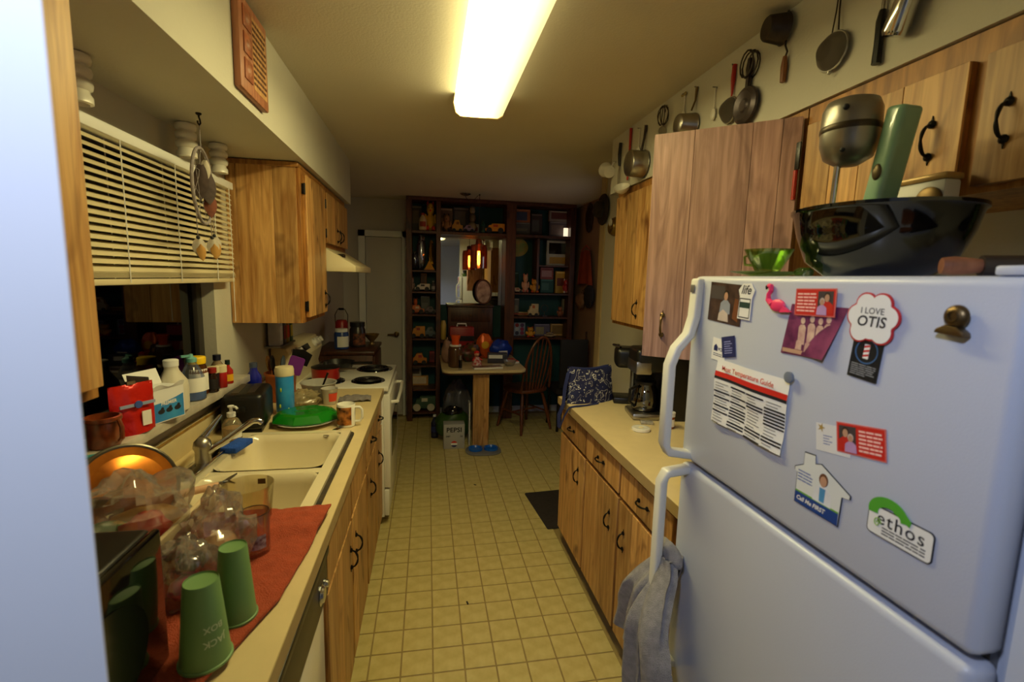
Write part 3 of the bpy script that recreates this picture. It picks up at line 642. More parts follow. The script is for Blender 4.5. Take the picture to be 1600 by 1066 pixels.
# faded group photo (curling)
m_ = magnet('photograph', 'faded purple group photo curling at its corner', 'photo', 0.705, 1.528, 0.0, 0.0005)
fp = mat('faded_photo', (142, 66, 104), 0.35, var=0.0, col2=(92, 34, 72), scale=30)
def ph(u, v):
    x = (u-0.5)*0.118; y = (v-0.5)*0.088 - 0.004*(1-v)*(1-u); x += (0.5-v)*(-0.016) - (1-v)*u*0.014
    return (x, y, 0.0006 + 0.010*(u**3)*(1-v)**1.5)
G().grid(ph, 10, 8).obj('print', fp, m_, solid=0.0005)
g = G()
for k, (x, y) in enumerate([(-0.02, 0.004), (0.0, 0.008), (0.018, 0.006), (0.034, 0.010)]):
    g.prism([(x-0.008, y-0.030), (x+0.007, y-0.030), (x+0.008, y), (x+0.004, y+0.005), (x-0.004, y+0.005), (x-0.008, y)], 0.0014, 0.0017)
    g.prism([(x+0.005*math.cos(t*PI/5), y+0.012+0.006*math.sin(t*PI/5)) for t in range(10)], 0.0014, 0.0017)
for x, y in ((-0.024, -0.024), (-0.004, -0.026), (0.014, -0.022)):
    g.prism([(x-0.008, y-0.012), (x+0.006, y-0.012), (x+0.006, y+0.004), (x-0.006, y+0.004)], 0.0016, 0.0019)
g.obj('printed_figures', mat('faded_figures', (226, 196, 170), 0.5, var=0.0, col2=(196, 150, 140), scale=60), m_)
G().box(-0.062, 0.02, -0.044, -0.037, 0.0012, 0.0016).obj('printed_ground', colmat((204, 160, 130)), m_)
# paw magnet
m_ = magnet('paw_magnet', 'white paw-shaped magnet with red outline and lettering', 'magnet', 0.593, 1.560, math.radians(-1), 0.002)
def paw(k):
    P = []
    blobs = [(-0.024, 0.002, 0.0165), (-0.012, 0.020, 0.0155), (0.012, 0.020, 0.0155), (0.024, 0.002, 0.0165), (0.017, -0.020, 0.016), (-0.017, -0.020, 0.016), (0, -0.010, 0.022)]
    for i in range(72):
        a = 2*PI*i/72; d_ = Vector((math.cos(a), math.sin(a))); best = 0
        for bx_, by_, br in blobs:
            c_ = Vector((bx_, by_)); t_ = c_.dot(d_); q = br*br - (c_.length_squared - t_*t_)
            if q > 0: best = max(best, t_+math.sqrt(q))
        P.append((d_.x*(best+k), d_.y*(best+k)))
    return P
polycard(m_, 'outline', paw(0.002), mat('red_outline', (196, 40, 44), 0.4), 0, 0.003); polycard(m_, 'plate', paw(-0.0005), PAPER, 0.003, 0.0036)
text('lettering', 'I LOVE', 0.013, BLACKI, m_, (0.0, 0.010, 0.0038), bold=0.0001); text('lettering', 'OTIS', 0.022, BLACKI, m_, (0.0, -0.006, 0.0038), bold=0.0004, shear=0.1)
# black barber card
m_ = magnet('business_card', 'black barber pole card hanging under the paw magnet', 'card', 0.599, 1.497, math.radians(-5), 0.0008)
card(m_, 'card_stock', 0.050, 0.062, mat('card_black', (22, 26, 32), 0.4))
card(m_, 'printed_pole', 0.009, 0.022, WHITEI, 0.0008, 0.0010, 0.0, 0.012)
g = G()
for k in range(3): g.prism([(-0.0045, 0.003+k*0.007), (0.0045, 0.006+k*0.007), (0.0045, 0.009+k*0.007), (-0.0045, 0.006+k*0.007)], 0.0010, 0.0012)
g.obj('printed_stripes', REDP, m_)
g = G(); g.lathe([(0.017, 0), (0.019, 0.0002)], 24, T(0, 0.012, 0.0009), False); g.obj('printed_ring', colmat((60, 100, 150)), m_)
lines(m_, 'printed_lines', mat('grey_ink', (150, 152, 156), 0.6), -0.021, 0.021, -0.027, -0.008, 6, 0.0008, 0.4, 0.2, 9)
# bulldog clip
m_ = magnet('magnetic_clip', 'brass bulldog clip magnet alone at the top right of the fridge', 'clip', 0.479, 1.566, math.radians(-6))
g = G(); g.prism([(-0.018, -0.018), (0.018, -0.018), (0.016, -0.012), (0.007, -0.006), (-0.007, -0.006), (-0.016, -0.012)], 0.0, 0.014); g.obj('jaw', BRASSD, m_, bevel=0.002)
G().lathe([(0.0, 0.008), (0.010, 0.007), (0.014, 0.003), (0.0145, 0.0)], 20, T(0, 0.006, 0.006)).tube([(0.006*math.cos(t), 0.006+0.006*math.sin(t), 0.014) for t in [i*PI/6 for i in range(12)]], 0.0015, 6, closed=True).obj('thumb_loop', BRASSD, m_)
# white and navy benefit cards
m_ = magnet('business_card', 'white card with small house logo left of the navy card', 'card', 0.962, 1.456, math.radians(-3), 0.0)
card(m_, 'card_stock', 0.050, 0.050, PAPER); polycard(m_, 'printed_logo', [(-0.018, -0.004), (-0.004, -0.004), (-0.004, 0.006), (-0.011, 0.012), (-0.018, 0.006)], NAVYP, 0.0008, 0.0010)
text('lettering', 'PCF', 0.010, NAVYP, m_, (0.007, 0.001, 0.0010), bold=0.0003); lines(m_, 'printed_lines', NAVYP, -0.018, 0.014, -0.016, -0.008, 2, 0.0008, 0.4, 0, 4)
m_ = magnet('business_card', 'small navy card tilted above the temperature chart', 'card', 0.927, 1.468, math.radians(12), 0.001)
card(m_, 'card_stock', 0.046, 0.046, NAVYP); lines(m_, 'printed_lines', mat('lilac_ink', (150, 154, 210), 0.6), -0.014, 0.014, -0.016, 0.014, 6, 0.0008, 0.4, 0.3, 6)
# temperature chart
m_ = magnet('temperature_chart', 'large white meat temperature chart with black and red rows', 'poster', 0.850, 1.363, math.radians(-1), 0.003)
W_, H_ = 0.218, 0.142
def wv(x, y): return 0.0012 + 0.0022*math.sin(x*40+y*20) + 0.0016*math.sin(y*60)
def sheet(x0, x1, y0, y1, dz, nu=10, nv=2): return G().grid(lambda u, v: (x0+(x1-x0)*u, y0+(y1-y0)*v, wv(x0+(x1-x0)*u, y0+(y1-y0)*v)+dz), nu, nv)
sheet(-W_/2, W_/2, -H_/2, H_/2, 0.0005, 16, 12).obj('paper', PAPER, m_, solid=0.0003)
sheet(-W_/2, W_/2, 0.034, 0.045, 0.0012).obj('printed_red_band', REDP, m_); sheet(-W_/2, W_/2, 0.028, 0.034, 0.0012).obj('printed_black_band', BLACKI, m_)
r = random.Random(2); rows = G(); gr = G()
for k in range(15):
    y = 0.022-k*0.0064
    for c in range(4):
        xa = -W_/2+0.002+c*W_/4; wdt = W_/4-0.003
        if r.random() < (0.55 if k > 2 else 0.25): q = sheet(xa, xa+wdt, y-0.0042, y-0.0008, 0.0013, 4, 1); rows.add(q.v, q.f)
        else: q = sheet(xa+0.004, xa+wdt*r.uniform(0.5, 0.9), y-0.003, y-0.0016, 0.0013, 4, 1); gr.add(q.v, q.f)
rows.obj('printed_rows', BLACKI, m_)['kind'] = 'stuff'; gr.obj('printed_entries', mat('grey_text', (130, 126, 122), 0.6), m_)['kind'] = 'stuff'
text('lettering', 'Meat Temperature Guide', 0.0155, REDP, m_, (-0.004, 0.055, 0.0052), bold=0.0001)
m_ = magnet('disc_magnet', 'plain grey round magnet at the corner of the temperature chart', 'magnet', 0.738, 1.440, 0, 0.005)
G().cyl(0.0105, 0, 0.005, 24).obj('disc', mat('grey_magnet', (116, 124, 138), 0.45), m_, bevel=0.001)
# white card behind the lower red card
m_ = magnet('business_card', 'white card with gold starfish behind the lower red card', 'card', 0.640, 1.357, math.radians(8), -0.0003)
card(m_, 'card_stock', 0.066, 0.046, mat('off_white_card', (224, 222, 222), 0.5), 0, 0.0004)
star = [(-0.022+(0.008 if i % 2 == 0 else 0.003)*math.cos(i*PI/5), 0.016+(0.008 if i % 2 == 0 else 0.003)*math.sin(i*PI/5)) for i in range(10)]
polycard(m_, 'printed_star', star, colmat((170, 140, 70)), 0.0004, 0.0006); lines(m_, 'printed_lines', mat('blue_ink', (90, 110, 170), 0.6), -0.018, 0.0, -0.012, 0.006, 4, 0.0004, 0.3, 0.2, 8)
# house shaped magnet
m_ = magnet('house_magnet', 'house-shaped magnet with a nurse in white and a blue base', 'magnet', 0.656, 1.258, math.radians(0), 0.0)
house = [(-0.046, -0.036), (0.044, -0.036), (0.046, 0.014), (0.060, 0.016), (0.060, 0.022), (0.002, 0.050), (-0.010, 0.046), (-0.012, 0.060), (-0.034, 0.058), (-0.034, 0.036), (-0.052, 0.026), (-0.052, 0.020), (-0.046, 0.018)]
polycard(m_, 'outline', [(x*1.03, y*1.03) for x, y in house], BLACKI, 0, 0.0012); polycard(m_, 'plate', house, mat('pale_print', (222, 224, 222), 0.4), 0.0012, 0.0016)
card(m_, 'printed_base', 0.090, 0.020, mat('blue_print', (24, 66, 140), 0.4), 0.0016, 0.0018, -0.001, -0.026); card(m_, 'printed_stripe', 0.090, 0.003, colmat((110, 170, 60)), 0.0016, 0.0018, -0.001, -0.0145)
person_print(m_, 0.010, 0.016, 0.034, 0.0017, (232, 232, 236), hair=(110, 70, 46)); polycard(m_, 'printed_scrubs', [(0.004, 0.012), (0.016, 0.012), (0.015, -0.012), (0.005, -0.012)], colmat((80, 150, 200)), 0.0019, 0.0021)
text('lettering', 'Call Me FIRST', 0.0105, WHITEI, m_, (-0.012, -0.026, 0.0020), bold=0.0003, shear=0.2); lines(m_, 'printed_lines', mat('blue_ink', (90, 110, 170), 0.6), -0.044, -0.012, 0.004, 0.026, 4, 0.0016, 0.4, 0.2, 5)
# ethos magnet
m_ = magnet('lettered_magnet', 'white plate magnet with a green chameleon and lettering', 'magnet', 0.517, 1.268, math.radians(0), 0.0)
polycard(m_, 'outline', rrect(-0.046, 0.048, -0.024, 0.020, 0.007), BLACKI, 0, 0.0014); polycard(m_, 'plate', rrect(-0.0445, 0.0465, -0.0225, 0.0185, 0.006), PAPER, 0.0014, 0.0018)
GREENP = mat('green_print', (84, 168, 52), 0.4)
g = G(); arch = []
for i in range(15):
    a = PI*(1.08 - 1.08*i/14); arch.append((-0.016+0.030*math.cos(a), 0.014+0.024*math.sin(a)))
for i in range(14, -1, -1):
    a = PI*(1.08 - 1.08*i/14); arch.append((-0.014+0.017*math.cos(a), 0.012+0.012*math.sin(a)))
g.prism(arch, 0.0018, 0.0024); g.prism([(-0.008, 0.022), (0.016, 0.012), (0.018, 0.020), (0.006, 0.030), (-0.006, 0.034)], 0.0025, 0.0030); g.obj('printed_lizard', GREENP, m_)
G().tube([(-0.030+0.006*(1-i/16)*math.cos(i*0.7), -0.004+0.008*(1-i/16)*math.sin(i*0.7), 0.0022) for i in range(15)], 0.0008, 5).obj('printed_curl', mat('lime_print', (150, 190, 70), 0.4), m_)
text('lettering', 'ethos', 0.027, BLACKI, m_, (0.003, 0.004, 0.0020), bold=0.0002, space=1.15); lines(m_, 'printed_lines', BLACKI, -0.022, 0.040, -0.019, -0.006, 3, 0.0018, 0.4, 0.1, 4)

# towel on the fridge handle
TOW = mat('grey_terry', (186, 182, 184), 0.95, var=0.25, scale=60, bump=0.9, bscale=500)
t = thing('dish_towel', 'grey terry towel hanging from the fridge handle', 'towel', (FX-0.066, 1.06, 0.53))
def lobe(name, y0, y1, zb, out, ph_, skew, th=0.020):
    """one hanging fold: a drooping, thick, rippled sheet"""
    def fn(u, v):
        z = (0.375)*(1-v) + (zb-0.53)*v
        wd = (y1-y0)*(0.45+0.55*min(1, v*1.8)); cy_ = (y0+y1)/2*(0.35+0.65*min(1, v*1.6)) + skew*v
        y = cy_ + (u-0.5)*wd
        k = min(1, v*2.2); k = k*k*(3-2*k); x = out*k + 0.030*(1-k) - 0.016*math.sin(u*PI)*k - 0.012*math.sin(u*9+ph_)*min(1, v*2) + 0.01*v + 0.006*noise.noise(Vector((u*5, v*6, ph_)))
        return (x, y, z)
    G().grid(fn, 22, 24).obj(name, TOW, t, solid=th, ang=80)
lobe('fold', -0.015, 0.085, 0.60, -0.030, 0.3, 0.075, 0.034)
lobe('fold', -0.050, 0.040, 0.47, -0.050, 1.7, 0.0, 0.030)
lobe('fold', -0.125, -0.015, 0.54, -0.024, 2.9, -0.055, 0.026)
G().bag((0.036, 0, 0.372), (0.022, 0.058, 0.030), 0.12, 2, 4, 18, 10).obj('loop', TOW, t, ang=80)

# ================================================================= WINDOW DRESSING
t = thing('venetian_blind', 'cream venetian blind half lowered over the dark window', 'blind', (-0.885, 1.885, 2.000))
SLAT = mat('cream_slat', (214, 200, 164), 0.42)
G().box(-0.022, 0.022, -0.50, 0.50, -0.032, -0.001).obj('headrail', WHITE, t, bevel=0.003)
ns = 17; sm = G()
sm.grid(lambda u, v: ((u-0.5)*0.034, -0.495+0.99*v, 0.004*(1-(2*u-1)**2)), 4, 1); sme = sm.mesh('slat', solid=0.0012); sme.materials.append(SLAT)
for k in range(ns): mk('slat', sme, None, t, (0, 0, -0.048-k*0.0216), (0, math.radians(34), 0))
G().box(-0.013, 0.013, -0.495, 0.495, -0.442, -0.424).obj('bottom_rail', SLAT, t, bevel=0.003)
for k in range(5): mk('slat', sme, None, t, (0, 0, -0.420+k*0.0035), (0, 0, 0))
for y in (-0.30, 0.0, 0.30): G().tube([(0.020, y, -0.03), (0.020, y, -0.20), (0.020, y, -0.435)], 0.0018, 5).tube([(-0.020, y, -0.03), (-0.020, y, -0.435)], 0.0018, 5).obj('ladder_cord', WHITE, t)
G().tube([(0.026, 0.44, -0.03), (0.027, 0.441, -0.30), (0.026, 0.44, -0.62)], 0.0016, 5).obj('pull_cord', WHITE, t)
# ribbed white insulators on the ledge
INS = mat('white_ceramic', (226, 222, 210), 0.3, coat=0.3)
ip = [(0.030, 0), (0.040, 0.003), (0.043, 0.012), (0.040, 0.022), (0.031, 0.026), (0.031, 0.029), (0.041, 0.034), (0.043, 0.042), (0.040, 0.052), (0.031, 0.056), (0.031, 0.059), (0.041, 0.064), (0.043, 0.072), (0.040, 0.082), (0.032, 0.086), (0.034, 0.094), (0.040, 0.100), (0.040, 0.116), (0.030, 0.118), (0.026, 0.100)]
im = G().lathe([(r_*0.80, z_) for r_, z_ in ip], 24).mesh('jar', ang=50); im.materials.append(INS)
for x, y, lb in ((-0.850, 1.400, 'white ribbed ceramic insulator under the soffit, peeking out past the near cabinet'), (-0.850, 1.945, 'white ribbed ceramic insulator under the soffit, just left of the dream catcher'), (-0.850, 2.212, 'white ribbed ceramic insulator under the soffit behind the dream catcher, nearest the wall cabinet')):
    tag(mk('ceramic_insulator', im, None, None, (x, y, ZS), (PI, 0, 0)), lb, 'insulator', 'ribbed insulators under the soffit')
# hook and dream catcher
o = G().tube([(0, 0, 0), (0, 0, -0.012), (0.0, 0.008, -0.020), (0, 0.010, -0.030), (0, 0.0, -0.038), (0, -0.009, -0.034), (0, -0.010, -0.027)], 0.0028, 7).lathe([(0.009, 0), (0.009, -0.004), (0.004, -0.008)], 12).obj('ceiling_hook', IRON, None, (-0.750, 1.812, ZS)); tag(o, 'dark cup hook screwed into the soffit over the window', 'hook')
t = thing('dream_catcher', 'leather dream catcher with feathers hanging by the window', 'dream catcher', (-0.750, 1.812, 2.088), math.radians(8))
LEA = mat('pale_leather', (150, 140, 140), 0.7, var=0.3, scale=60)
FEA = [mat('feather_brown', (76, 60, 56), 0.8, var=0.4, scale=40), mat('feather_rust', (120, 62, 40), 0.8, var=0.3, scale=40), mat('feather_cream', (200, 190, 172), 0.8, var=0.25, scale=40)]
R_ = 0.112; zc = -0.200
G().tube([(0, 0, 0), (0, 0.002, -0.07), (0, 0, zc+R_)], 0.0016, 5).obj('cord', LEA, t)
G().tube([(0, R_*math.cos(i*PI/18), zc+R_*1.1*math.sin(i*PI/18)) for i in range(36)], 0.0055, 8, closed=True).obj('hoop', LEA, t)
g = G()
for i in range(8):
    a = i*PI/4; b2 = a+PI*0.62
    g.tube([(0, R_*math.cos(a), zc+R_*1.1*math.sin(a)), (0, R_*0.4*math.cos((a+b2)/2), zc+R_*0.44*math.sin((a+b2)/2)), (0, R_*math.cos(b2), zc+R_*1.1*math.sin(b2))], 0.0008, 4)
g.obj('web', LEA, t)
def feather(parent, loc, L_, wd, m_, ry=0.0, rx=0.0):
    def fn(u, v):
        ww = wd*math.sin(PI*min(1, v*0.94+0.06))**0.7; return (0.006*math.sin(PI*u)*(1-v), (u-0.5)*ww, -L_*v + 0.008*abs(u-0.5))
    return G().grid(fn, 6, 10).obj('feather', m_, parent, loc, (ry, rx, math.radians(-62)), solid=0.0012)
feather(t, (0.004, -0.025, zc+0.065), 0.12, 0.045, FEA[0], 0, 0.25); feather(t, (0.006, 0.025, zc+0.055), 0.12, 0.050, FEA[0], 0, -0.2)
feather(t, (0.010, 0.005, zc+0.085), 0.07, 0.030, FEA[2], 0, 0.05); feather(t, (0.012, 0.025, zc-0.02), 0.085, 0.040, FEA[1], 0, -0.1)
for y, dz in ((-0.085, -0.03), (0.075, -0.02), (0.105, -0.01)):
    G().tube([(0, y, zc-R_*0.72), (0, y-0.003, zc-R_*1.1), (0, y, zc-R_*1.35+dz)], 0.0014, 5).obj('cord', LEA, t)
    G().ell((0, y, zc-R_*1.3+dz), 0.006).obj('bead', BLACKI, t)
    feather(t, (0, y, zc-R_*1.36+dz), 0.060, 0.040, FEA[2], 0.1, 0.1); feather(t, (0.003, y+0.004, zc-R_*1.5+dz), 0.055, 0.026, mat('feather_gold', (176, 130, 60), 0.8), 0.1, -0.1)
# plaque on the soffit
t = thing('wall_plaque', 'carved reddish wooden plaque hanging on the left soffit', 'plaque', (-0.5685, 1.745, 2.155))
PLQ = wood('redwood_plaque', (182, 122, 90), (150, 92, 64), (120, 60, 34), spread=0.1)
G().box(0, 0.022, -0.128, 0.122, 0, 0.272).obj('board', PLQ, t, bevel=0.006)
for z in (0.035, 0.11, 0.185):
    f_ = G().box(0.022, 0.026, -0.100, -0.035, z, z+0.060).obj('carved_tile', wood('redwood_tile', (170, 96, 60), (130, 70, 44), (100, 50, 30), spread=0.1), t, bevel=0.003)
    G().lathe([(0.018, 0), (0.012, 0.004), (0, 0.005)], 8, T(0.026, -0.068, z+0.03) @ RY(PI/2)).obj('carved_motif', PLQ, f_)
g = G(); r = random.Random(4)
for k in range(11):
    y = -0.018
    while y < 0.095:
        L_ = r.uniform(0.012, 0.03); g.box(0.022, 0.0235, y, min(y+L_, 0.1), 0.225-k*0.018, 0.233-k*0.018); y += L_+0.006
g.obj('carved_lettering', mat('dark_burn', (84, 44, 26), 0.7), t)
G().box(0.0218, 0.0225, -0.02, 0.104, 0.03, 0.245).obj('pale_field', wood('pale_field', (206, 160, 104), (180, 130, 80), (150, 100, 60), spread=0.1), t)

# ================================================================= SILL ITEMS   (sill top z = 1.115)
ZI = 1.1155
def bottle(name, label, loc, prof, m_, cap=None, capm=None, lab=None, labm=None, inner=None, innerm=None, cat='bottle', rz=0):
    t = thing(name, label, cat, loc, rz)
    G().lathe(prof, 24).obj('body', m_, t, ang=50)
    if inner: G().lathe(inner, 24).obj('liquid', innerm, t, ang=50)
    if cap: G().lathe(cap, 20).obj('cap', capm, t, ang=50)
    if lab: G().lathe(lab[0], 14, arc=lab[1], cap=False).obj('paper_label', labm, t, ang=60)
    return t
TER = mat('terracotta_glaze', (150, 72, 34), 0.3, var=0.0, col2=(92, 40, 20), scale=24, coat=0.3)
t = thing('terracotta_pot', 'brown glazed pot at the near end of the sill', 'pot', (-0.880, 1.435, ZI))
G().lathe([(0.032, 0), (0.036, 0.004), (0.039, 0.05), (0.038, 0.072), (0.043, 0.076), (0.043, 0.086), (0.037, 0.087), (0.036, 0.03), (0, 0.028)], 26).obj('body', TER, t, ang=50)
G().tube([(0.044, -0.01, 0.02), (0.056, -0.02, 0.03), (0.057, -0.02, 0.06), (0.045, -0.01, 0.078)], 0.006, 8).obj('handle', TER, t)
t = thing('foil_pouch', 'shiny red foil pouch standing on the window sill', 'pouch', (-0.872, 1.555, ZI), math.radians(-28))
def pouch(u, v):
    b_ = math.sin(PI*u)*(1-v)**0.6*0.030
    return ((u-0.5)*0.125, -b_ + 0.004*noise.noise(Vector((u*6, v*6, 1))), v*0.150)
RF = mat('red_foil', (206, 34, 24), 0.25, 0.25, bump=0.3, bscale=40)
g = G().grid(pouch, 14, 14); g.grid(lambda u, v: (pouch(u, v)[0], -pouch(u, v)[1], pouch(u, v)[2]), 14, 14); g.obj('pouch_body', RF, t, rot=(0, 0, PI/2), ang=60)
G().box(0.0225, 0.026, -0.05, 0.05, 0.085, 0.094).obj('printed_band', mat('pale_blue_band', (150, 165, 200), 0.4), t); G().cyl(0.011, 0.0, 0.003, 18, T(0.026, 0, 0.09) @ RY(PI/2)).obj('printed_seal', mat('blue_seal', (60, 90, 170), 0.4), t)
G().box(0.026, 0.0285, 0.008, 0.034, 0.022, 0.066).obj('printed_picture', PAPER, t); G().box(-0.004, 0.004, -0.012, 0.012, 0.148, 0.158).obj('closure_clip', STEEL, t)
t = thing('paper_box', 'torn open white and blue cardboard box on the sill', 'box', (-0.872, 1.690, ZI), math.radians(-18))
PB = mat('white_card_box', (226, 226, 228), 0.6)
g = G().box(-0.040, 0.040, -0.062, 0.062, 0, 0.108); g.obj('carton', PB, t, bevel=0.001, seg=1)
G().grid(lambda u, v: (0.0405, -0.058+0.116*u, 0.004+(0.060+0.016*u*u)*v), 8, 3).obj('printed_panel', mat('box_blue', (40, 120, 196), 0.4, var=0.0, col2=(60, 150, 210), scale=10), t)
G().box(-0.036, 0.036, -0.0635, -0.0625, 0.004, 0.104).obj('printed_side', mat('box_cyan', (130, 190, 220), 0.5), t)
g = G(); g.box(-0.028, 0.024, -0.04, 0.03, 0, 0.0008); 
G().grid(lambda u, v: (0.040+0.006*v, -0.06+0.12*u, 0.108+0.012*v+0.006*math.sin(u*9)*v), 10, 3).obj('flap', PB, t, solid=0.0008)
G().grid(lambda u, v: (-0.040-0.020*v, -0.06+0.12*u, 0.108+0.050*v), 4, 2).obj('flap', PB, t, solid=0.0008); G().grid(lambda u, v: (-0.04+0.08*u, -0.062-0.004*v, 0.108+0.05*v), 4, 2).obj('flap', PB, t, solid=0.0008)
text('lettering', 'PREMIER', 0.016, WHITEI, t, (0.0412, 0.0, 0.060), (PI/2, 0, PI/2), bold=0.0003)
g = G(); 
for y in (-0.03, 0.0, 0.032): g.ell((0.041, y, 0.036), (0.001, 0.013, 0.008)).ell((0.0412, y+0.004, 0.045), (0.001, 0.006, 0.005))
g.obj('printed_picture', BLACKI, t)
t = bottle('plastic_jug', 'white translucent plastic jug with round white cap on the sill', (-0.880, 1.800, ZI),
       [(0.042, 0), (0.048, 0.004), (0.049, 0.085), (0.046, 0.105), (0.024, 0.140), (0.021, 0.150), (0.021, 0.165)], mat('milky_plastic', (206, 200, 184), 0.45),
       [(0.023, 0.158), (0.0235, 0.178), (0.020, 0.181), (0, 0.181)], WHITE)
t = bottle('dish_soap', 'clear dish soap bottle with blue liquid and teal spout on the sill', (-0.882, 1.948, ZI),
       [(0.036, 0), (0.043, 0.004), (0.045, 0.05), (0.040, 0.09), (0.026, 0.125), (0.016, 0.140), (0.016, 0.150)], clear('clear_bottle', (240, 242, 246), 0.06),
       [(0.018, 0.146), (0.018, 0.160), (0.008, 0.166), (0.006, 0.176), (0, 0.177)], mat('teal_cap', (110, 176, 170), 0.4),
       ([(0.0452, 0.035), (0.0455, 0.05), (0.0415, 0.088)], (-1.9, 0.3)), PAPER, [(0.0, 0.003), (0.038, 0.003), (0.042, 0.01), (0.0435, 0.042), (0, 0.042)], mat('blue_soap', (30, 120, 220), 0.2))
G().box(-0.034, 0.004, -0.006, 0.006, 0.166, 0.174).obj('spout', MATS['teal_cap'], t, rot=(0, 0, 0.8))
bottle('honey_jar', 'amber jar with a bright yellow lid on the sill', (-0.900, 2.030, ZI), [(0.030, 0), (0.036, 0.004), (0.037, 0.09), (0.032, 0.115), (0.027, 0.125), (0.027, 0.135)], clear('amber_jar', (190, 120, 50), 0.35, body=(120, 66, 20)),
       [(0.031, 0.125), (0.032, 0.150), (0.029, 0.153), (0, 0.153)], mat('yellow_lid', (244, 200, 20), 0.35), ([(0.0373, 0.02), (0.0375, 0.085), (0.034, 0.105)], (-2.0, 0.2)), PAPER, cat='jar')
bottle('vanilla_bottle', 'small dark brown bottle with cream cap on the sill', (-0.862, 2.068, ZI), [(0.018, 0), (0.021, 0.003), (0.021, 0.062), (0.012, 0.076), (0.012, 0.082)], mat('dark_brown_glass', (36, 16, 10), 0.12),
       [(0.016, 0.080), (0.016, 0.100), (0, 0.101)], mat('red_screw_cap', (150, 34, 26), 0.4), ([(0.0213, 0.014), (0.0213, 0.056)], (-1.9, 0.0)), mat('label_black', (30, 24, 24), 0.5))
bottle('spice_jar', 'black-labelled spice jar with wide cream lid on the sill', (-0.880, 2.118, ZI), [(0.021, 0), (0.023, 0.002), (0.023, 0.068), (0.020, 0.074)], mat('spice_black', (26, 22, 22), 0.3),
       [(0.0235, 0.070), (0.0235, 0.094), (0.021, 0.096), (0, 0.096)], CREAM, cat='jar')
bottle('spice_jar', 'red spice jar with cream lid on the sill', (-0.862, 2.152, ZI), [(0.019, 0), (0.021, 0.002), (0.021, 0.064), (0.018, 0.07)], mat('paprika_red', (170, 26, 22), 0.35),
       [(0.0215, 0.066), (0.0215, 0.094), (0.019, 0.096), (0, 0.096)], CREAM, cat='jar')
bottle('extract_bottle', 'clear bottle of red extract with a navy cap near the sill end', (-0.892, 2.192, ZI), [(0.022, 0), (0.024, 0.003), (0.024, 0.088), (0.013, 0.106), (0.013, 0.112)], clear('pale_bottle', (210, 196, 170), 0.35, body=(200, 180, 150)),
       [(0.0155, 0.110), (0.0155, 0.134), (0, 0.135)], mat('navy_cap', (20, 22, 44), 0.4))
bottle('sauce_bottle', 'tiny red and yellow sauce bottle at the far end of the sill', (-0.866, 2.230, ZI), [(0.018, 0), (0.020, 0.002), (0.020, 0.058), (0.008, 0.076), (0.008, 0.086)], mat('sauce_red', (176, 34, 20), 0.25),
       [(0.010, 0.084), (0.010, 0.104), (0, 0.105)], mat('dark_green_cap', (16, 40, 34), 0.4), ([(0.0203, 0.012), (0.0203, 0.042)], (-2.2, 0.3)), mat('yellow_label', (236, 176, 30), 0.5))

# ================================================================= LEFT WORKTOP ITEMS  (top z = 0.914)
ZW = 0.9145
t = thing('toaster', 'black two-slot toaster at the back corner of the sink', 'toaster', (-0.792, 2.235, ZW), math.radians(8))
G().box(-0.085, 0.085, -0.125, 0.125, 0.012, 0.175).obj('body', BLACKP, t, bevel=0.028, seg=4)
for x in (-0.030, 0.030): G().box(x-0.014, x+0.014, -0.095, 0.095, 0.1735, 0.1765).obj('slot', mat('slot_metal', (92, 80, 66), 0.4, 0.8), t)
G().box(-0.07, 0.07, -0.11, 0.11, 0, 0.014).obj('base', BLACKP, t); G().box(-0.015, 0.015, -0.140, -0.122, 0.10, 0.125).obj('lever', BLACKP, t, bevel=0.003)
t = thing('soap_dispenser', 'clear hand soap pump bottle with white pump by the sink corner', 'soap dispenser', (-0.778, 2.012, 0.931))
G().lathe([(0.030, 0), (0.036, 0.003), (0.036, 0.06), (0.024, 0.085), (0.014, 0.09), (0.014, 0.098)], 24).obj('bottle', clear('clear_bottle2', (220, 214, 196), 0.22, body=(220, 206, 170)), t, ang=50)
G().lathe([(0, 0.004), (0.032, 0.004), (0.033, 0.050), (0, 0.050)], 20).obj('liquid_soap', mat('apricot_soap', (222, 170, 104), 0.3), t)
G().lathe([(0.016, 0.095), (0.016, 0.112), (0.006, 0.116), (0.006, 0.130), (0.012, 0.134), (0.012, 0.140), (0, 0.141)], 16).tube([(0, 0, 0.136), (0.022, -0.012, 0.137), (0.030, -0.016, 0.130)], 0.005, 8).obj('pump', WHITE, t)
G().lathe([(0.0365, 0.012), (0.0365, 0.040)], 10, arc=(-1.4, 0.0), cap=False).obj('paper_label', PAPER, t)
o = G().box(-0.030, 0.030, -0.060, 0.060, 0, 0.022).obj('sponge', mat('blue_sponge', (30, 84, 190), 0.9, var=0.2, scale=50, bump=0.5, bscale=150), None, (-0.722, 1.905, 0.9305), (0, 0, math.radians(-10)), bevel=0.004); tag(o, 'bright blue sponge on the sink deck under the spout', 'sponge')
t = thing('utensil_crock', 'orange crock holding cooking utensils beside the stove', 'crock', (-0.785, 2.700, ZW))
G().lathe([(0.060, 0), (0.066, 0.004), (0.078, 0.14), (0.084, 0.145), (0.084, 0.155), (0.076, 0.155), (0.062, 0.01), (0, 0.008)], 28).obj('pot', mat('orange_glaze', (206, 110, 44), 0.35, var=0.15, scale=20), t, ang=50)
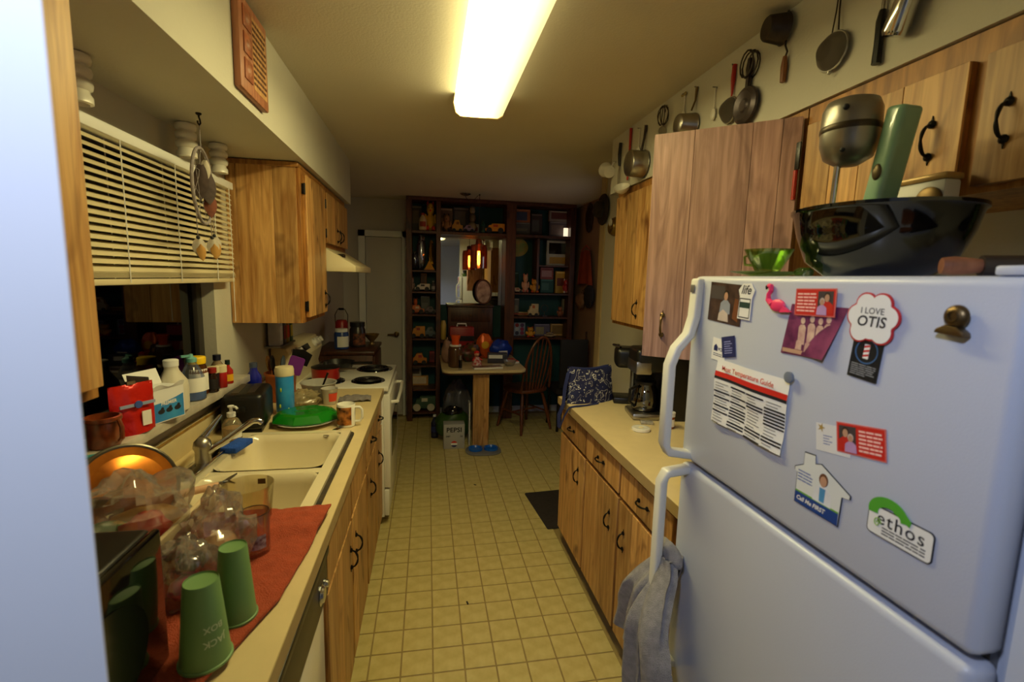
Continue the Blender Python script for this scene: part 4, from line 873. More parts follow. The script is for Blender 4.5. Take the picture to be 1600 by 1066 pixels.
def utensil(name, label, dx, dy, lean, turn, head, m_, L_=0.26, hm=None):
    t2 = thing(name, label, 'utensil', (-0.785+dx, 2.700+dy, ZW+0.012), (lean*math.cos(turn), lean*math.sin(turn), 0))
    G().tube([(0, 0, 0), (0, 0, L_*0.6)], 0.006, 8).obj('handle', hm or m_, t2)
    if head == 'flat': G().prism(rrect(-0.038, 0.038, L_*0.58, L_*0.58+0.10, 0.012), -0.003, 0.003, RX(PI/2)).obj('blade', m_, t2)
    elif head == 'spoon': G().ell((0, 0, L_*0.58+0.04), (0.010, 0.030, 0.045)).obj('bowl', m_, t2)
    else: G().prism([(-0.045, L_*0.6), (0.045, L_*0.6), (0.052, L_*0.6+0.07), (0.0, L_*0.6+0.085), (-0.052, L_*0.6+0.07)], -0.003, 0.003, RX(PI/2)).obj('blade', m_, t2)
PURP = mat('purple_plastic', (124, 52, 150), 0.4)
utensil('spatula', 'purple plastic spatula leaning out of the orange crock', 0.020, -0.022, 0.34, 1.45, 'flat', PURP, 0.25)
utensil('turner', 'black slotted turner behind the purple spatula', 0.020, 0.030, 0.34, 1.65, 'fan', BLACKP, 0.32)
utensil('cooking_spoon', 'grey cooking spoon standing in the orange crock', -0.010, 0.012, 0.10, 1.5, 'spoon', mat('slate_plastic', (78, 88, 104), 0.45), 0.26)
utensil('cooking_spoon', 'wooden spoon standing in the orange crock', -0.032, 0.004, -0.16, 1.4, 'spoon', wood('spoon_wood', (200, 150, 90), (170, 120, 66), (140, 90, 50)), 0.26)
utensil('ladle', 'black ladle leaning towards the wall in the orange crock', -0.018, -0.030, -0.06, 1.5, 'spoon', BLACKP, 0.27)
t = bottle('spray_bottle', 'dark blue cleaner bottle between toaster and wall', (-0.850, 2.490, ZW), [(0.034, 0), (0.039, 0.004), (0.040, 0.09), (0.030, 0.12), (0.036, 0.15), (0.034, 0.18), (0.018, 0.205), (0.016, 0.225)], mat('cobalt_plastic', (24, 34, 150), 0.2, coat=0.3),
       [(0.018, 0.222), (0.018, 0.245), (0, 0.246)], mat('slate_cap', (70, 80, 104), 0.4))
t = thing('wipes_canister', 'bright blue wipes canister with cream lid', 'canister', (-0.688, 2.420, ZW))
G().lathe([(0.039, 0), (0.041, 0.004), (0.041, 0.205), (0.039, 0.21)], 28).obj('tub', mat('wipes_blue', (24, 128, 214), 0.35, var=0.0, col2=(60, 160, 226), scale=12), t, ang=50)
G().lathe([(0.043, 0.195), (0.044, 0.225), (0.040, 0.238), (0.026, 0.240), (0, 0.240)], 28).obj('lid', CREAM, t, ang=50); G().lathe([(0.0415, 0.0), (0.0415, 0.018)], 24, cap=False).obj('base_band', WHITE, t)
for a, z in ((-1.9, 0.05), (-1.75, 0.13), (-0.95, 0.03)): G().ell((0.0400*math.cos(a), 0.0400*math.sin(a), z), (0.0045, 0.0045, 0.011)).obj('printed_lemon', mat('lemon_print', (180, 200, 60), 0.5), t)
# plate with green lid
t = thing('dinner_plate', 'white plate under the green lid next to the sink', 'plate', (-0.555, 2.262, ZW))
G().lathe([(0.06, 0), (0.065, 0.004), (0.135, 0.018), (0.138, 0.021), (0.13, 0.021), (0.06, 0.008), (0, 0.008)], 36).obj('dish', ENAMEL, t, ang=50)
G().lathe([(0.1381, 0.0185), (0.1384, 0.0215)], 36, cap=False).obj('rim_line', mat('plate_rim', (120, 90, 60), 0.5), t)
t = thing('food_cover', 'green plastic food cover lying over the white plate', 'cover', (-0.555, 2.262, ZW+0.0225), math.radians(15))
GL = mat('green_plastic', (16, 120, 22), 0.22, coat=0.4)
oc = lambda r_, sq=1.18: [(r_*sq*math.cos(i*PI/4+PI/8), r_*math.sin(i*PI/4+PI/8)) for i in range(8)]
g = G(); rings = [(0.128, 0.0), (0.130, 0.006), (0.104, 0.034), (0.086, 0.040)]
for r_, z in rings: g.v += [(x, y, z) for x, y in oc(r_)]
for k in range(3): g.f += [(k*8+i, k*8+(i+1) % 8, k*8+8+(i+1) % 8, k*8+8+i) for i in range(8)]
g.f += [tuple(24+i for i in range(8)), tuple(reversed(range(8)))]; g.obj('shell', GL, t, bevel=0.0012, seg=1, ang=18)
o_ = G().box(-0.05, 0.05, -0.018, 0.018, 0.038, 0.0415).obj('grip', GL, t, bevel=0.001)
# mug
t = thing('coffee_mug', 'white photo mug on the worktop beside the green lid', 'mug', (-0.368, 2.205, ZW), math.radians(-5))
G().lathe([(0.036, 0), (0.040, 0.003), (0.041, 0.102), (0.0395, 0.104), (0.0375, 0.102), (0.037, 0.008), (0, 0.006)], 32).obj('body', ENAMEL, t, ang=50)
G().tube([(0.038, 0, 0.088), (0.062, 0, 0.088), (0.072, 0, 0.074), (0.072, 0, 0.040), (0.062, 0, 0.022), (0.038, 0, 0.020)], 0.0065, 10).obj('handle', ENAMEL, t)
G().lathe([(0.0413, 0.012), (0.0415, 0.094)], 24, arc=(-2.9, -0.75), cap=False).obj('printed_picture', mat('mug_picture', (196, 120, 50), 0.25, var=0.0, col2=(38, 18, 16), scale=34), t)
# white bowl with clutter, plastic bag, gray cloth
t = thing('plastic_tub', 'white plastic mixing tub with a black spoon near the stove', 'tub', (-0.600, 2.735, ZW))
G().lathe([(0.070, 0), (0.075, 0.004), (0.092, 0.085), (0.097, 0.088), (0.096, 0.092), (0.088, 0.090), (0.072, 0.008), (0, 0.006)], 32).obj('tub_body', clear('frosted_tub', (225, 225, 222), 0.6, body=(220, 218, 210)), t, ang=50)
G().tube([(-0.02, 0.0, 0.012), (0.03, -0.03, 0.08), (0.06, -0.05, 0.15)], [0.008, 0.005, 0.006], 8).obj('spoon', BLACKP, t)
o = G().bag((0, 0, 0.04), (0.075, 0.06, 0.045), 0.35, 3, 2, 30, 18, flat=0.85).obj('plastic_bag', clear('bag_clear', (226, 220, 205), 0.35, 0.15, body=(214, 196, 150)), None, (-0.635, 2.565, ZW), ang=50); tag(o, 'crumpled clear plastic bag between wipes and white tub', 'bag')
t = thing('paper_cup', 'crumpled white cup with red print beside the plastic tub', 'cup', (-0.515, 2.595, ZW))
G().lathe([(0.030, 0), (0.032, 0.002), (0.042, 0.085), (0.044, 0.087), (0.041, 0.086), (0.030, 0.006), (0, 0.005)], 22).obj('cup_body', clear('cup_plastic', (230, 228, 226), 0.7, body=(226, 222, 216)), t, ang=50)
G().lathe([(0.0355, 0.02), (0.0415, 0.065)], 10, arc=(-1.5, -0.2), cap=False).obj('printed_mark', mat('cup_red', (214, 70, 44), 0.5), t)
def cloth(fn, nu, nv, name, m_, loc, rz, label, cat, solid=0.004):
    o = G().grid(fn, nu, nv).obj(name, m_, None, loc, (0, 0, rz), solid=solid, ang=80); return tag(o, label, cat)
cloth(lambda u, v: ((u-0.5)*0.17, (v-0.5)*0.10, 0.008+0.020*abs(noise.noise(Vector((u*4, v*4, 2))))+0.016*math.sin(PI*u)*math.sin(PI*v)), 26, 18, 'dish_cloth', mat('grey_cloth', (128, 122, 124), 0.95, var=0.2, scale=40, bump=0.4, bscale=200), (-0.395, 2.665, ZW), 0.1, 'small grey cloth crumpled on the worktop by the stove', 'cloth')
o = G().prism(rrect(-0.012, 0.012, -0.07, 0.07, 0.006), 0, 0.008).obj('butter_knife', CHROME, None, (-0.405, 2.115, ZW), (0, 0, -0.35), bevel=0.002); tag(o, 'dark steel knife handle lying between plate and mug', 'knife')
# rack under cabinet: spice boxes hanging by the stove
for k, (y, c_, lb, h_) in enumerate([(2.915, (196, 196, 200), 'grey lettered box on the rack above the stove backguard', 0.155), (2.985, (40, 40, 44), 'black canister on the rack above the stove backguard', 0.15), (3.055, (140, 110, 30), 'mustard yellow tin on the rack above the stove backguard', 0.145), (3.125, (40, 84, 40), 'green tin on the rack above the stove backguard', 0.14)]):
    t = thing('spice_tin', lb, 'tin', (-0.868, y, 1.185)); G().box(-0.032, 0.032, -0.030, 0.030, 0, h_).obj('tin_body', colmat(c_, 0.35), t, bevel=0.004)
    G().box(0.032, 0.0328, -0.024, 0.024, 0.03, h_-0.04).obj('paper_label', colmat([(230, 230, 232), (120, 30, 30), (200, 60, 30), (210, 190, 60)][k]), t)
o = G().box(-0.048, 0.040, -0.15, 0.15, -0.010, 0).obj('wall_rack', STEEL, None, (-0.868, 3.020, 1.185)); tag(o, 'thin metal rack shelf above the stove backguard', 'shelf')
# pots on the stove
t = thing('saucepan', 'red saucepan with black lid on the front left burner', 'saucepan', (-0.640, 3.126, 0.9385))
G().lathe([(0.078, 0), (0.084, 0.004), (0.086, 0.075), (0.080, 0.075), (0.078, 0.006), (0, 0.005)], 30).obj('pan_body', mat('red_enamel', (150, 22, 18), 0.3, coat=0.3), t, ang=50)
G().lathe([(0.088, 0.076), (0.088, 0.082), (0.05, 0.094), (0.016, 0.096), (0.012, 0.112), (0, 0.114)], 30).obj('pan_lid', BLACKP, t, ang=50)
G().tube([(0.086, -0.02, 0.060), (0.14, -0.03, 0.066), (0.19, -0.04, 0.070)], [0.010, 0.009, 0.010], 8).obj('pan_handle', STEEL, t)
t = thing('frying_pan', 'black frying pan on the rear burner of the stove', 'frying pan', (-0.640, 3.520, 0.9385))
G().lathe([(0.095, 0), (0.100, 0.003), (0.120, 0.042), (0.116, 0.043), (0.096, 0.006), (0, 0.005)], 30).obj('pan_body', BLACKP, t, ang=50)
G().tube([(0.11, -0.02, 0.034), (0.18, -0.05, 0.042), (0.25, -0.08, 0.046)], [0.010, 0.008, 0.010], 8).obj('pan_handle', BLACKP, t)

# ================================================================= NEAR END OF THE LEFT WORKTOP
# big rust-orange towel under the drying things
TWM = mat('rust_terry', (190, 84, 54), 0.95, var=0.18, scale=50, bump=0.8, bscale=350)
def tw(u, v):
    x = -0.61 + u*(0.335 - 0.06*max(0, 0.35-v)*2.2 - 0.05*(1-v)); y = 0.775 + v*0.575 + 0.02*u*v
    return (x, y, 0.004 + 0.004*noise.noise(Vector((x*18, y*18, 0))) + 0.003*noise.noise(Vector((x*50, y*50, 3))))
o = G().grid(tw, 60, 80).obj('hand_towel', TWM, None, (0, 0, ZW+0.0235), solid=0.006, ang=80)
# the towel lies over the sink's near rim and drops to the worktop
for vtx in o.data.vertices:
    k = min(1, max(0, (1.255-vtx.co.y)/0.05)); vtx.co.z -= 0.0150*k*k*(3-2*k)
tag(o, 'rust orange terry towel spread on the near worktop', 'towel')
# green tumblers, upside down
TUM = mat('sage_plastic', (108, 146, 92), 0.5)
tp_ = [(0.041, 0), (0.0425, 0.001), (0.0425, 0.005), (0.0395, 0.006), (0.0275, 0.148), (0.0265, 0.150), (0.0255, 0.147), (0.022, 0.146), (0, 0.1455)]
def wrap_text(name, txt, size, m_, parent, z, r_of, ang0, flip=True):
    me = text_geo(txt, size, bold=0.0003); bm = bmesh.new(); bm.from_mesh(me)
    bmesh.ops.subdivide_edges(bm, edges=bm.edges, cuts=1)
    for vv in bm.verts:
        x, y = vv.co.x, vv.co.y
        if flip: x, y = -x, -y
        zz = z + y; r_ = r_of(zz) + 0.0006; a = ang0 + x/r_
        vv.co = Vector((r_*math.cos(a), r_*math.sin(a), zz))
    bm.to_mesh(me); bm.free(); me.materials.clear(); me.materials.append(m_); return mk(name, me, None, parent)
for x, y, sc, lb in ((-0.384, 0.832, 1.0, 'nearer upside-down sage green plastic tumbler with white lettering'), (-0.372, 0.936, 0.90, 'farther upside-down sage green plastic tumbler, plain side showing')):
    t = thing('tumbler', lb, 'cup', (x, y, ZW+0.0125), group='green tumblers drying on the towel'); t.scale = (sc, sc, 1.0)
    G().lathe(tp_, 36).obj('cup_body', TUM, t, ang=40)
    if sc == 1.0:
        rr = lambda z: 0.0395 - 0.012*(z-0.006)/0.142
        wrap_text('lettering', 'JACK', 0.016, mat('pale_lettering', (190, 206, 170), 0.6), t, 0.050, rr, -0.72); wrap_text('lettering', 'BOX', 0.015, MATS['pale_lettering'], t, 0.075, rr, -0.72)
# black microwave at the partition, its door facing the aisle
t = thing('microwave', 'glossy black microwave beside the white partition', 'microwave', (-0.645, 0.642, ZW+0.0125))
G().box(-0.195, 0.190, -0.192, 0.192, 0.010, 0.262-0.012).obj('body', BLACKP, t, bevel=0.008, seg=3)
G().box(0.190, 0.205, -0.192, 0.192, 0.010, 0.250).obj('door', BLACKG, t, bevel=0.006, seg=3)
g = G(); g.prism([(0.115*math.cos(i*PI/16)+0.02, 0.115+0.085*math.sin(i*PI/16)) for i in range(32)], 0, 0.002, T(0.205, 0, 0) @ Matrix(((0, 0, 1, 0), (1, 0, 0, 0), (0, 1, 0, 0), (0, 0, 0, 1)))); g.obj('oval_window', mat('recess_black', (14, 14, 13), 0.15), t)
for x in (-0.17, 0.16):
    for y in (-0.17, 0.17): G().cyl(0.012, 0, 0.012, 12, T(x, y, 0)).obj('foot', BLACKP, t)
# copper lid leaning at the backsplash
t = thing('copper_tray', 'round worn copper tray leaning behind the plastic bags', 'tray', (-0.728, 1.285, ZW+0.020), (math.radians(65), 0, math.radians(50)))
COP = mat('worn_copper', (226, 140, 50), 0.28, 0.85, var=0.0, col2=(120, 52, 22), scale=7)
G().lathe([(0.112, 0.012), (0.110, 0.010), (0.106, 0.004), (0.075, 0.016), (0.03, 0.021), (0, 0.021)], 40, T(0, 0.115, 0)).obj('dome', COP, t, ang=60)
G().tube([(0.112*math.cos(i*PI/20), 0.115+0.112*math.sin(i*PI/20), 0.009) for i in range(40)], 0.006, 8, closed=True).obj('rim', mat('lid_rim', (110, 104, 90), 0.3, 0.8), t)
# plastic bags with groceries
BAG = clear('zip_bag', (246, 244, 242), 0.20, 0.10, body=(222, 208, 196), gloss=0.3)
def bagthing(label, c, r, seed, items):
    t = thing('plastic_bag', label, 'bag', c)
    G().bag((0, 0, r[2]*0.86), r, 0.42, 2.2, seed, 34, 22, flat=0.84).obj('film', BAG, t, ang=30)
    for nm, g, m_ in items: g.obj(nm, m_, t, ang=60)
bagthing('bulging clear bag with green and red packets near the copper tray', (-0.660, 1.160, ZW+0.018), (0.115, 0.100, 0.105), 3,
    [('green_packet', G().bag((-0.05, -0.03, 0.085), (0.06, 0.04, 0.022), 0.2, 2, 1, 16, 10), mat('green_wrap', (20, 92, 44), 0.3)),
     ('red_packet', G().bag((0.03, -0.03, 0.075), (0.05, 0.05, 0.05), 0.2, 2, 5, 16, 10), mat('red_wrap', (176, 56, 46), 0.4)),
     ('bread_loaf', G().bag((0.0, 0.04, 0.06), (0.09, 0.05, 0.05), 0.1, 2, 8, 16, 10), mat('bread', (190, 140, 70), 0.7, var=0.3, scale=20))])
bagthing('puffed clear bag beside the amber pitcher', (-0.468, 1.100, ZW+0.014), (0.062, 0.075, 0.092), 9,
    [('brown_roll', G().bag((0.0, 0.0, 0.05), (0.04, 0.05, 0.035), 0.15, 2, 6, 16, 10), mat('pale_bread', (196, 150, 104), 0.7))])
bagthing('small tight clear bag of pink wrapped pieces by the black appliance', (-0.490, 1.010, ZW+0.010), (0.048, 0.055, 0.070), 14,
    [('pink_packet', G().bag((0.0, -0.01, 0.035), (0.030, 0.035, 0.022), 0.2, 2, 2, 14, 8), mat('magenta_wrap', (176, 20, 100), 0.35)),
     ('silver_packet', G().bag((0.0, 0.015, 0.07), (0.026, 0.028, 0.022), 0.3, 3, 3, 14, 8), mat('silver_wrap', (190, 190, 200), 0.2, 0.8))])
o = G().box(-0.006, 0.006, -0.11, 0.11, 0, 0.050).obj('cutting_board', mat('cream_board', (222, 200, 160), 0.5), None, (-0.556, 1.120, ZW+0.078), (math.radians(24), math.radians(8), math.radians(-24)), bevel=0.004); tag(o, 'cream plastic board tilted between the clear bags', 'cutting board')
# amber pitcher and small glass
t = thing('glass_pitcher', 'large amber tinted plastic pitcher by the sink', 'pitcher', (-0.478, 1.318, 0.931))
AMB = clear('amber_plastic', (253, 249, 234), 0.05, 0.06, body=(200, 176, 110), gloss=0.2)
G().lathe([(0.052, 0.0), (0.054, 0.003), (0.064, 0.105), (0.062, 0.106), (0.051, 0.006), (0, 0.005)], 36).obj('vessel', AMB, t, ang=50)
G().box(-0.02, 0.0, -0.0, 0.002, 0.085, 0.10).obj('measure_mark', mat('mark_brown', (110, 84, 40), 0.5), t, (0.03, 0.045, 0))
t = thing('drinking_glass', 'small amber glass with printed emblem beside the pitcher', 'glass', (-0.412, 1.165, ZW+0.0125))
GLS = clear('rose_glass', (248, 230, 214), 0.05, 0.04, gloss=0.25)
G().lathe([(0.030, 0), (0.032, 0.002), (0.034, 0.104), (0.0325, 0.105), (0.0295, 0.010), (0, 0.008)], 30).obj('vessel', GLS, t, ang=50)
G().tube([(0.0333*math.cos(i*PI/14), 0.0333*math.sin(i*PI/14), 0.105) for i in range(28)], 0.0012, 6, closed=True).obj('rim_line', mat('dark_rim', (60, 36, 26), 0.3), t)
G().lathe([(0.0336, 0.022), (0.0342, 0.056)], 8, arc=(-1.5, -0.5), cap=False).obj('printed_emblem', mat('emblem_print', (190, 186, 206), 0.5, var=0.0, col2=(90, 40, 60), scale=80), t)
# wooden handled tool across the sink corner, brush head, small knob lids
t = thing('vegetable_peeler', 'pink-handled kitchen tool with steel head lying on the sink deck', 'utensil', (-0.690, 1.500, 0.9305), math.radians(28))
G().tube([(-0.07, 0, 0.012), (-0.02, 0, 0.014), (0.06, 0, 0.016)], [0.010, 0.012, 0.011], 10).obj('handle', mat('pink_wood', (222, 176, 140), 0.5, var=0.1), t)
G().tube([(-0.105, 0, 0.011), (-0.07, 0, 0.012)], 0.011, 10).obj('ferrule', mat('brass_bright', (210, 170, 80), 0.2, 1.0), t)
G().tube([(0.06, -0.01, 0.016), (0.09, 0.02, 0.022), (0.115, 0.045, 0.024)], [0.009, 0.006, 0.003], 8).tube([(0.06, 0.012, 0.016), (0.085, -0.014, 0.026), (0.10, -0.03, 0.024)], [0.006, 0.005, 0.003], 8).obj('steel_head', CHROME, t)
for y, z, lb in ((1.560, 0.0, 'steel ball stopper beside the copper tray, farther one'), (1.490, 0.0, 'steel ball stopper by the copper tray, nearer one')):
    o = G().ell((0, 0, 0.022), 0.013).lathe([(0.016, 0), (0.014, 0.006), (0.006, 0.012)], 14).obj('ball_stopper', CHROME, None, (-0.868, y, ZW)); tag(o, lb, 'stopper')
o = G().tube([(-0.03, 0, 0.004), (0.0, 0, 0.006), (0.04, 0, 0.010)], [0.008, 0.006, 0.004], 8).obj('bottle_brush', mat('teal_brush', (70, 150, 160), 0.5), None, (-0.870, 1.330, 1.1155), (0, 0, 0.4)); tag(o, 'teal handled brush at the near end of the sill', 'brush')

# ================================================================= HANGING UTENSILS ON THE RIGHT SOFFIT (face x = 1.09)
UX = 1.089
ENW = mat('enamel_white_old', (222, 218, 206), 0.3, coat=0.3, var=0.06, scale=20)
REDH = mat('red_wood_handle', (170, 34, 24), 0.4)
DKIR = mat('dark_tinned_steel', (70, 62, 58), 0.4, 0.8, var=0.3, scale=40)
def nail(parent, y=0, z=0): G().cyl(0.0025, 0, 0.018, 8, T(0.0, y, z) @ RY(-PI/2)).obj('nail', STEEL, parent)
def hung(name, label, y, z, cat='utensil'):
    t = thing(name, label, cat, (UX, y, z), group='old kitchen tools hung along the right soffit'); nail(t); return t
FACE = RY(-PI/2)      # local z axis out of the wall
t = hung('enamel_cup', 'small white enamel cup at the far end of the hanging tools', 2.74, 2.300, 'cup')
G().lathe([(0.034, 0.0), (0.036, 0.003), (0.042, 0.070), (0.044, 0.072), (0.041, 0.071), (0.034, 0.006), (0, 0.005)], 24, T(-0.03, 0.02, -0.055) @ RX(-1.2)).obj('cup_body', ENW, t, ang=50)
G().tube([(-0.012, 0, 0), (-0.02, 0.01, -0.02), (-0.028, 0.014, -0.04)], 0.004, 6).obj('handle', ENW, t)
t = hung('meat_fork', 'two-tined fork with long black handle', 2.665, 2.385)
G().tube([(-0.010, 0, 0), (-0.012, 0, -0.06), (-0.010, 0, -0.125)], [0.008, 0.010, 0.007], 8).obj('handle', BLACKP, t)
for s_ in (-1, 1): G().tube([(-0.010, 0, -0.125), (-0.010, s_*0.010, -0.16), (-0.010, s_*0.010, -0.265)], 0.0025, 6).obj('tine', STEEL, t)
t = hung('ladle', 'white enamel ladle with long red handle', 2.530, 2.425)
G().tube([(-0.008, 0, 0), (-0.010, 0, -0.15), (-0.014, 0, -0.27)], [0.008, 0.006, 0.005], 8).obj('handle', REDH, t)
G().lathe([(0.0, -0.040), (0.026, -0.034), (0.042, -0.014), (0.046, 0.0), (0.043, 0.0), (0.038, -0.014), (0, -0.034)], 24, T(-0.045, 0, -0.305) @ RX(0.5) @ RY(-0.4)).obj('bowl', ENW, t, ang=60)
t = hung('saucepan', 'larger aluminium saucepan hanging by its dark handle left of the open door', 2.345, 2.385, 'saucepan')
G().tube([(-0.008, 0, 0), (-0.012, 0.005, -0.06), (-0.020, 0.01, -0.12)], [0.007, 0.006, 0.006], 8).obj('handle', mat('dark_wood_handle', (48, 30, 22), 0.5), t)
G().lathe([(0.0, 0.0), (0.060, 0.0), (0.064, 0.004), (0.066, 0.078), (0.070, 0.080), (0.066, 0.082), (0.062, 0.078), (0.058, 0.008), (0, 0.006)], 32, T(-0.088, 0.01, -0.185) @ RY(PI/2)).obj('pan_body', STEEL, t, ang=50)
t = hung('salt_spoon', 'thin white enamel spoon behind the larger saucepan', 2.425, 2.395)
G().tube([(-0.005, 0, 0), (-0.006, 0, -0.06), (-0.008, 0, -0.10)], 0.003, 6).ell((-0.008, 0, -0.125), (0.007, 0.024, 0.034)).obj('spoon_body', ENW, t)
t = hung('rotary_beater', 'rotary egg beater with looped dark wires', 2.145, 2.415)
g = G()
for a in (0, 0.8, 1.6, 2.4):
    g.tube([(-0.02+0.028*math.sin(i*PI/6)*math.cos(a), 0.055*math.sin(i*PI/6)*math.sin(a+0.5), -0.005-0.085*(1-math.cos(i*PI/6))/2) for i in range(13)], 0.0022, 5)
g.obj('wire_loop', DKIR, t); G().tube([(-0.02, 0, -0.08), (-0.02, 0, -0.16)], 0.006, 8).lathe([(0.020, 0), (0.020, 0.006)], 14, T(-0.02, 0.0, -0.115) @ RX(PI/2)).obj('shaft', STEEL, t)
t = hung('aluminium_cup', 'small aluminium cup with long wire handle above the open door', 1.890, 2.400, 'cup')
G().tube([(-0.006, 0, 0), (-0.007, 0.004, -0.05), (-0.020, 0.006, -0.09)], [0.006, 0.004, 0.004], 6).obj('handle', BRASSD, t)
G().lathe([(0.0, 0.0), (0.036, 0.0), (0.040, 0.004), (0.047, 0.066), (0.049, 0.068), (0.045, 0.066), (0.036, 0.006), (0, 0.005)], 28, T(-0.075, 0.015, -0.145) @ RY(PI/2)).obj('cup_body', STEEL, t, ang=50)
t = hung('salt_spoon', 'thin white spoon tied with a bow above the small cup', 1.985, 2.405)
G().tube([(-0.005, 0, 0), (-0.006, 0, -0.07)], 0.0028, 6).ell((-0.008, 0, -0.088), (0.006, 0.014, 0.022)).obj('spoon_body', ENW, t); G().ell((-0.01, 0.01, 0), (0.004, 0.012, 0.007)).ell((-0.01, -0.01, 0), (0.004, 0.012, 0.007)).obj('bow', mat('ribbon', (150, 130, 80), 0.7), t)
t = hung('salt_spoon', 'white enamel spoon hanging alone between cup and strainer', 1.757, 2.350)
G().tube([(-0.005, 0, 0), (-0.006, 0, -0.08)], 0.0028, 6).ell((-0.008, 0, -0.098), (0.007, 0.016, 0.024)).obj('spoon_body', ENW, t)
t = hung('tea_strainer', 'small wire strainer with red handle', 1.645, 2.385)
G().tube([(-0.006, 0, 0), (-0.008, 0, -0.05), (-0.008, 0, -0.10)], [0.008, 0.008, 0.004], 8).tube([(-0.008, 0, -0.10), (-0.012, 0, -0.12)], 0.003, 6).obj('handle', REDH, t)
MESHM = mat('wire_mesh', (120, 112, 104), 0.45, 0.7, bump=1.0, bscale=900)
G().lathe([(0.0, 0.034), (0.022, 0.028), (0.040, 0.010), (0.044, 0.0)], 24, T(-0.012, 0.002, -0.155) @ FACE, False).obj('mesh_bowl', MESHM, t); G().tube([(-0.012, 0.002+0.044*math.cos(i*PI/12), -0.155+0.044*math.sin(i*PI/12)) for i in range(24)], 0.003, 6, closed=True).obj('rim', STEEL, t)
t = hung('skimmer', 'dark iron skimmer with looped whisk top', 1.550, 2.385)
g = G()
for a in (-0.7, 0.0, 0.7): g.tube([(-0.012+0.020*math.sin(a), 0.040*math.sin(i*PI/6)*math.cos(a*0.8)*(1 if a >= 0 else -1), 0.004-0.085*(1-math.cos(i*PI/6))/2) for i in range(13)], 0.003, 6)
g.obj('wire_loop', DKIR, t); G().tube([(-0.010, 0, -0.02), (-0.012, 0.0, -0.10), (-0.012, 0.0, -0.14)], 0.010, 8).tube([(-0.008, 0.004, -0.2), (-0.008, 0.010, -0.255)], 0.008, 8).obj('shaft', DKIR, t)
G().lathe([(0.0, 0.014), (0.018, 0.015), (0.024, 0.010), (0.046, 0.016), (0.060, 0.008), (0.062, 0.0), (0, 0)], 30, T(-0.014, 0.0, -0.172) @ FACE).obj('disc', mat('skimmer_disc', (86, 78, 80), 0.35, 0.7), t)
t = hung('milk_dipper', 'dark tin dipper hanging above a turned wooden handle', 1.385, 2.432)
G().lathe([(0.0, 0.0), (0.032, 0.0), (0.036, 0.005), (0.044, 0.055), (0.046, 0.057), (0.042, 0.055), (0.033, 0.006), (0, 0.005)], 28, T(-0.066, 0.025, -0.045) @ RY(PI/2) @ RX(0.15)).obj('cup_body', DKIR, t, ang=50)
G().tube([(-0.012, 0, 0), (-0.012, 0.0, -0.10), (-0.010, -0.008, -0.12), (-0.010, 0.0, -0.135)], 0.003, 6).obj('wire_stem', DKIR, t); G().tube([(-0.010, 0, -0.130), (-0.010, 0, -0.16), (-0.010, 0, -0.205)], [0.006, 0.010, 0.008], 8).obj('handle', wood('handle_wood', (150, 92, 48), (120, 70, 36), (90, 50, 26)), t)
t = hung('wire_sieve', 'round wire sieve on a long twin wire handle', 1.200, 2.420)
for s_ in (-1, 1): G().tube([(-0.006, s_*0.003, 0), (-0.008, s_*0.005, -0.08), (-0.010, s_*0.012, -0.150)], 0.002, 6).obj('wire_handle', DKIR, t)
G().lathe([(0.0, 0.036), (0.026, 0.028), (0.044, 0.010), (0.048, 0.0)], 26, T(-0.012, 0, -0.185) @ FACE, False).obj('mesh_bowl', MESHM, t); G().tube([(-0.012, 0.048*math.cos(i*PI/12), -0.185+0.048*math.sin(i*PI/12)) for i in range(24)], 0.003, 6, closed=True).obj('rim', STEEL, t); G().tube([(-0.014, 0.006*math.cos(i*PI/4), -0.238+0.006*math.sin(i*PI/4)) for i in range(8)], 0.0015, 5, closed=True).obj('hook_ring', STEEL, t)
t = hung('carving_steel', 'black handled carving steel hanging blade up', 1.063, 2.425)
G().tube([(-0.008, 0, 0), (-0.008, 0, -0.16)], 0.004, 8).obj('rod', STEEL, t); G().tube([(-0.008, 0, -0.155), (-0.010, 0, -0.18), (-0.010, 0.0, -0.23), (-0.010, 0, -0.278)], [0.007, 0.010, 0.009, 0.010], 8).obj('handle', BLACKP, t)
t = hung('chrome_scoop', 'shiny chrome ice cream scoop slanting at the right end', 0.945, 2.330)
G().lathe([(0.0, 0.0), (0.022, 0.002), (0.027, 0.012), (0.024, 0.08), (0.018, 0.17), (0, 0.172)], 22, T(-0.030, 0.062, -0.150) @ RX(0.36)).obj('barrel', CHROME, t, ang=50)
t = thing('spatula', 'black and red spatula tucked into the gap beside the open door', 'utensil', (1.078, 1.292, 1.86))
G().tube([(0, 0, 0), (0, 0, 0.085)], 0.006, 8).obj('handle', REDH, t); G().box(-0.003, 0.003, -0.012, 0.012, 0.085, 0.165).obj('blade', BLACKP, t, bevel=0.002)

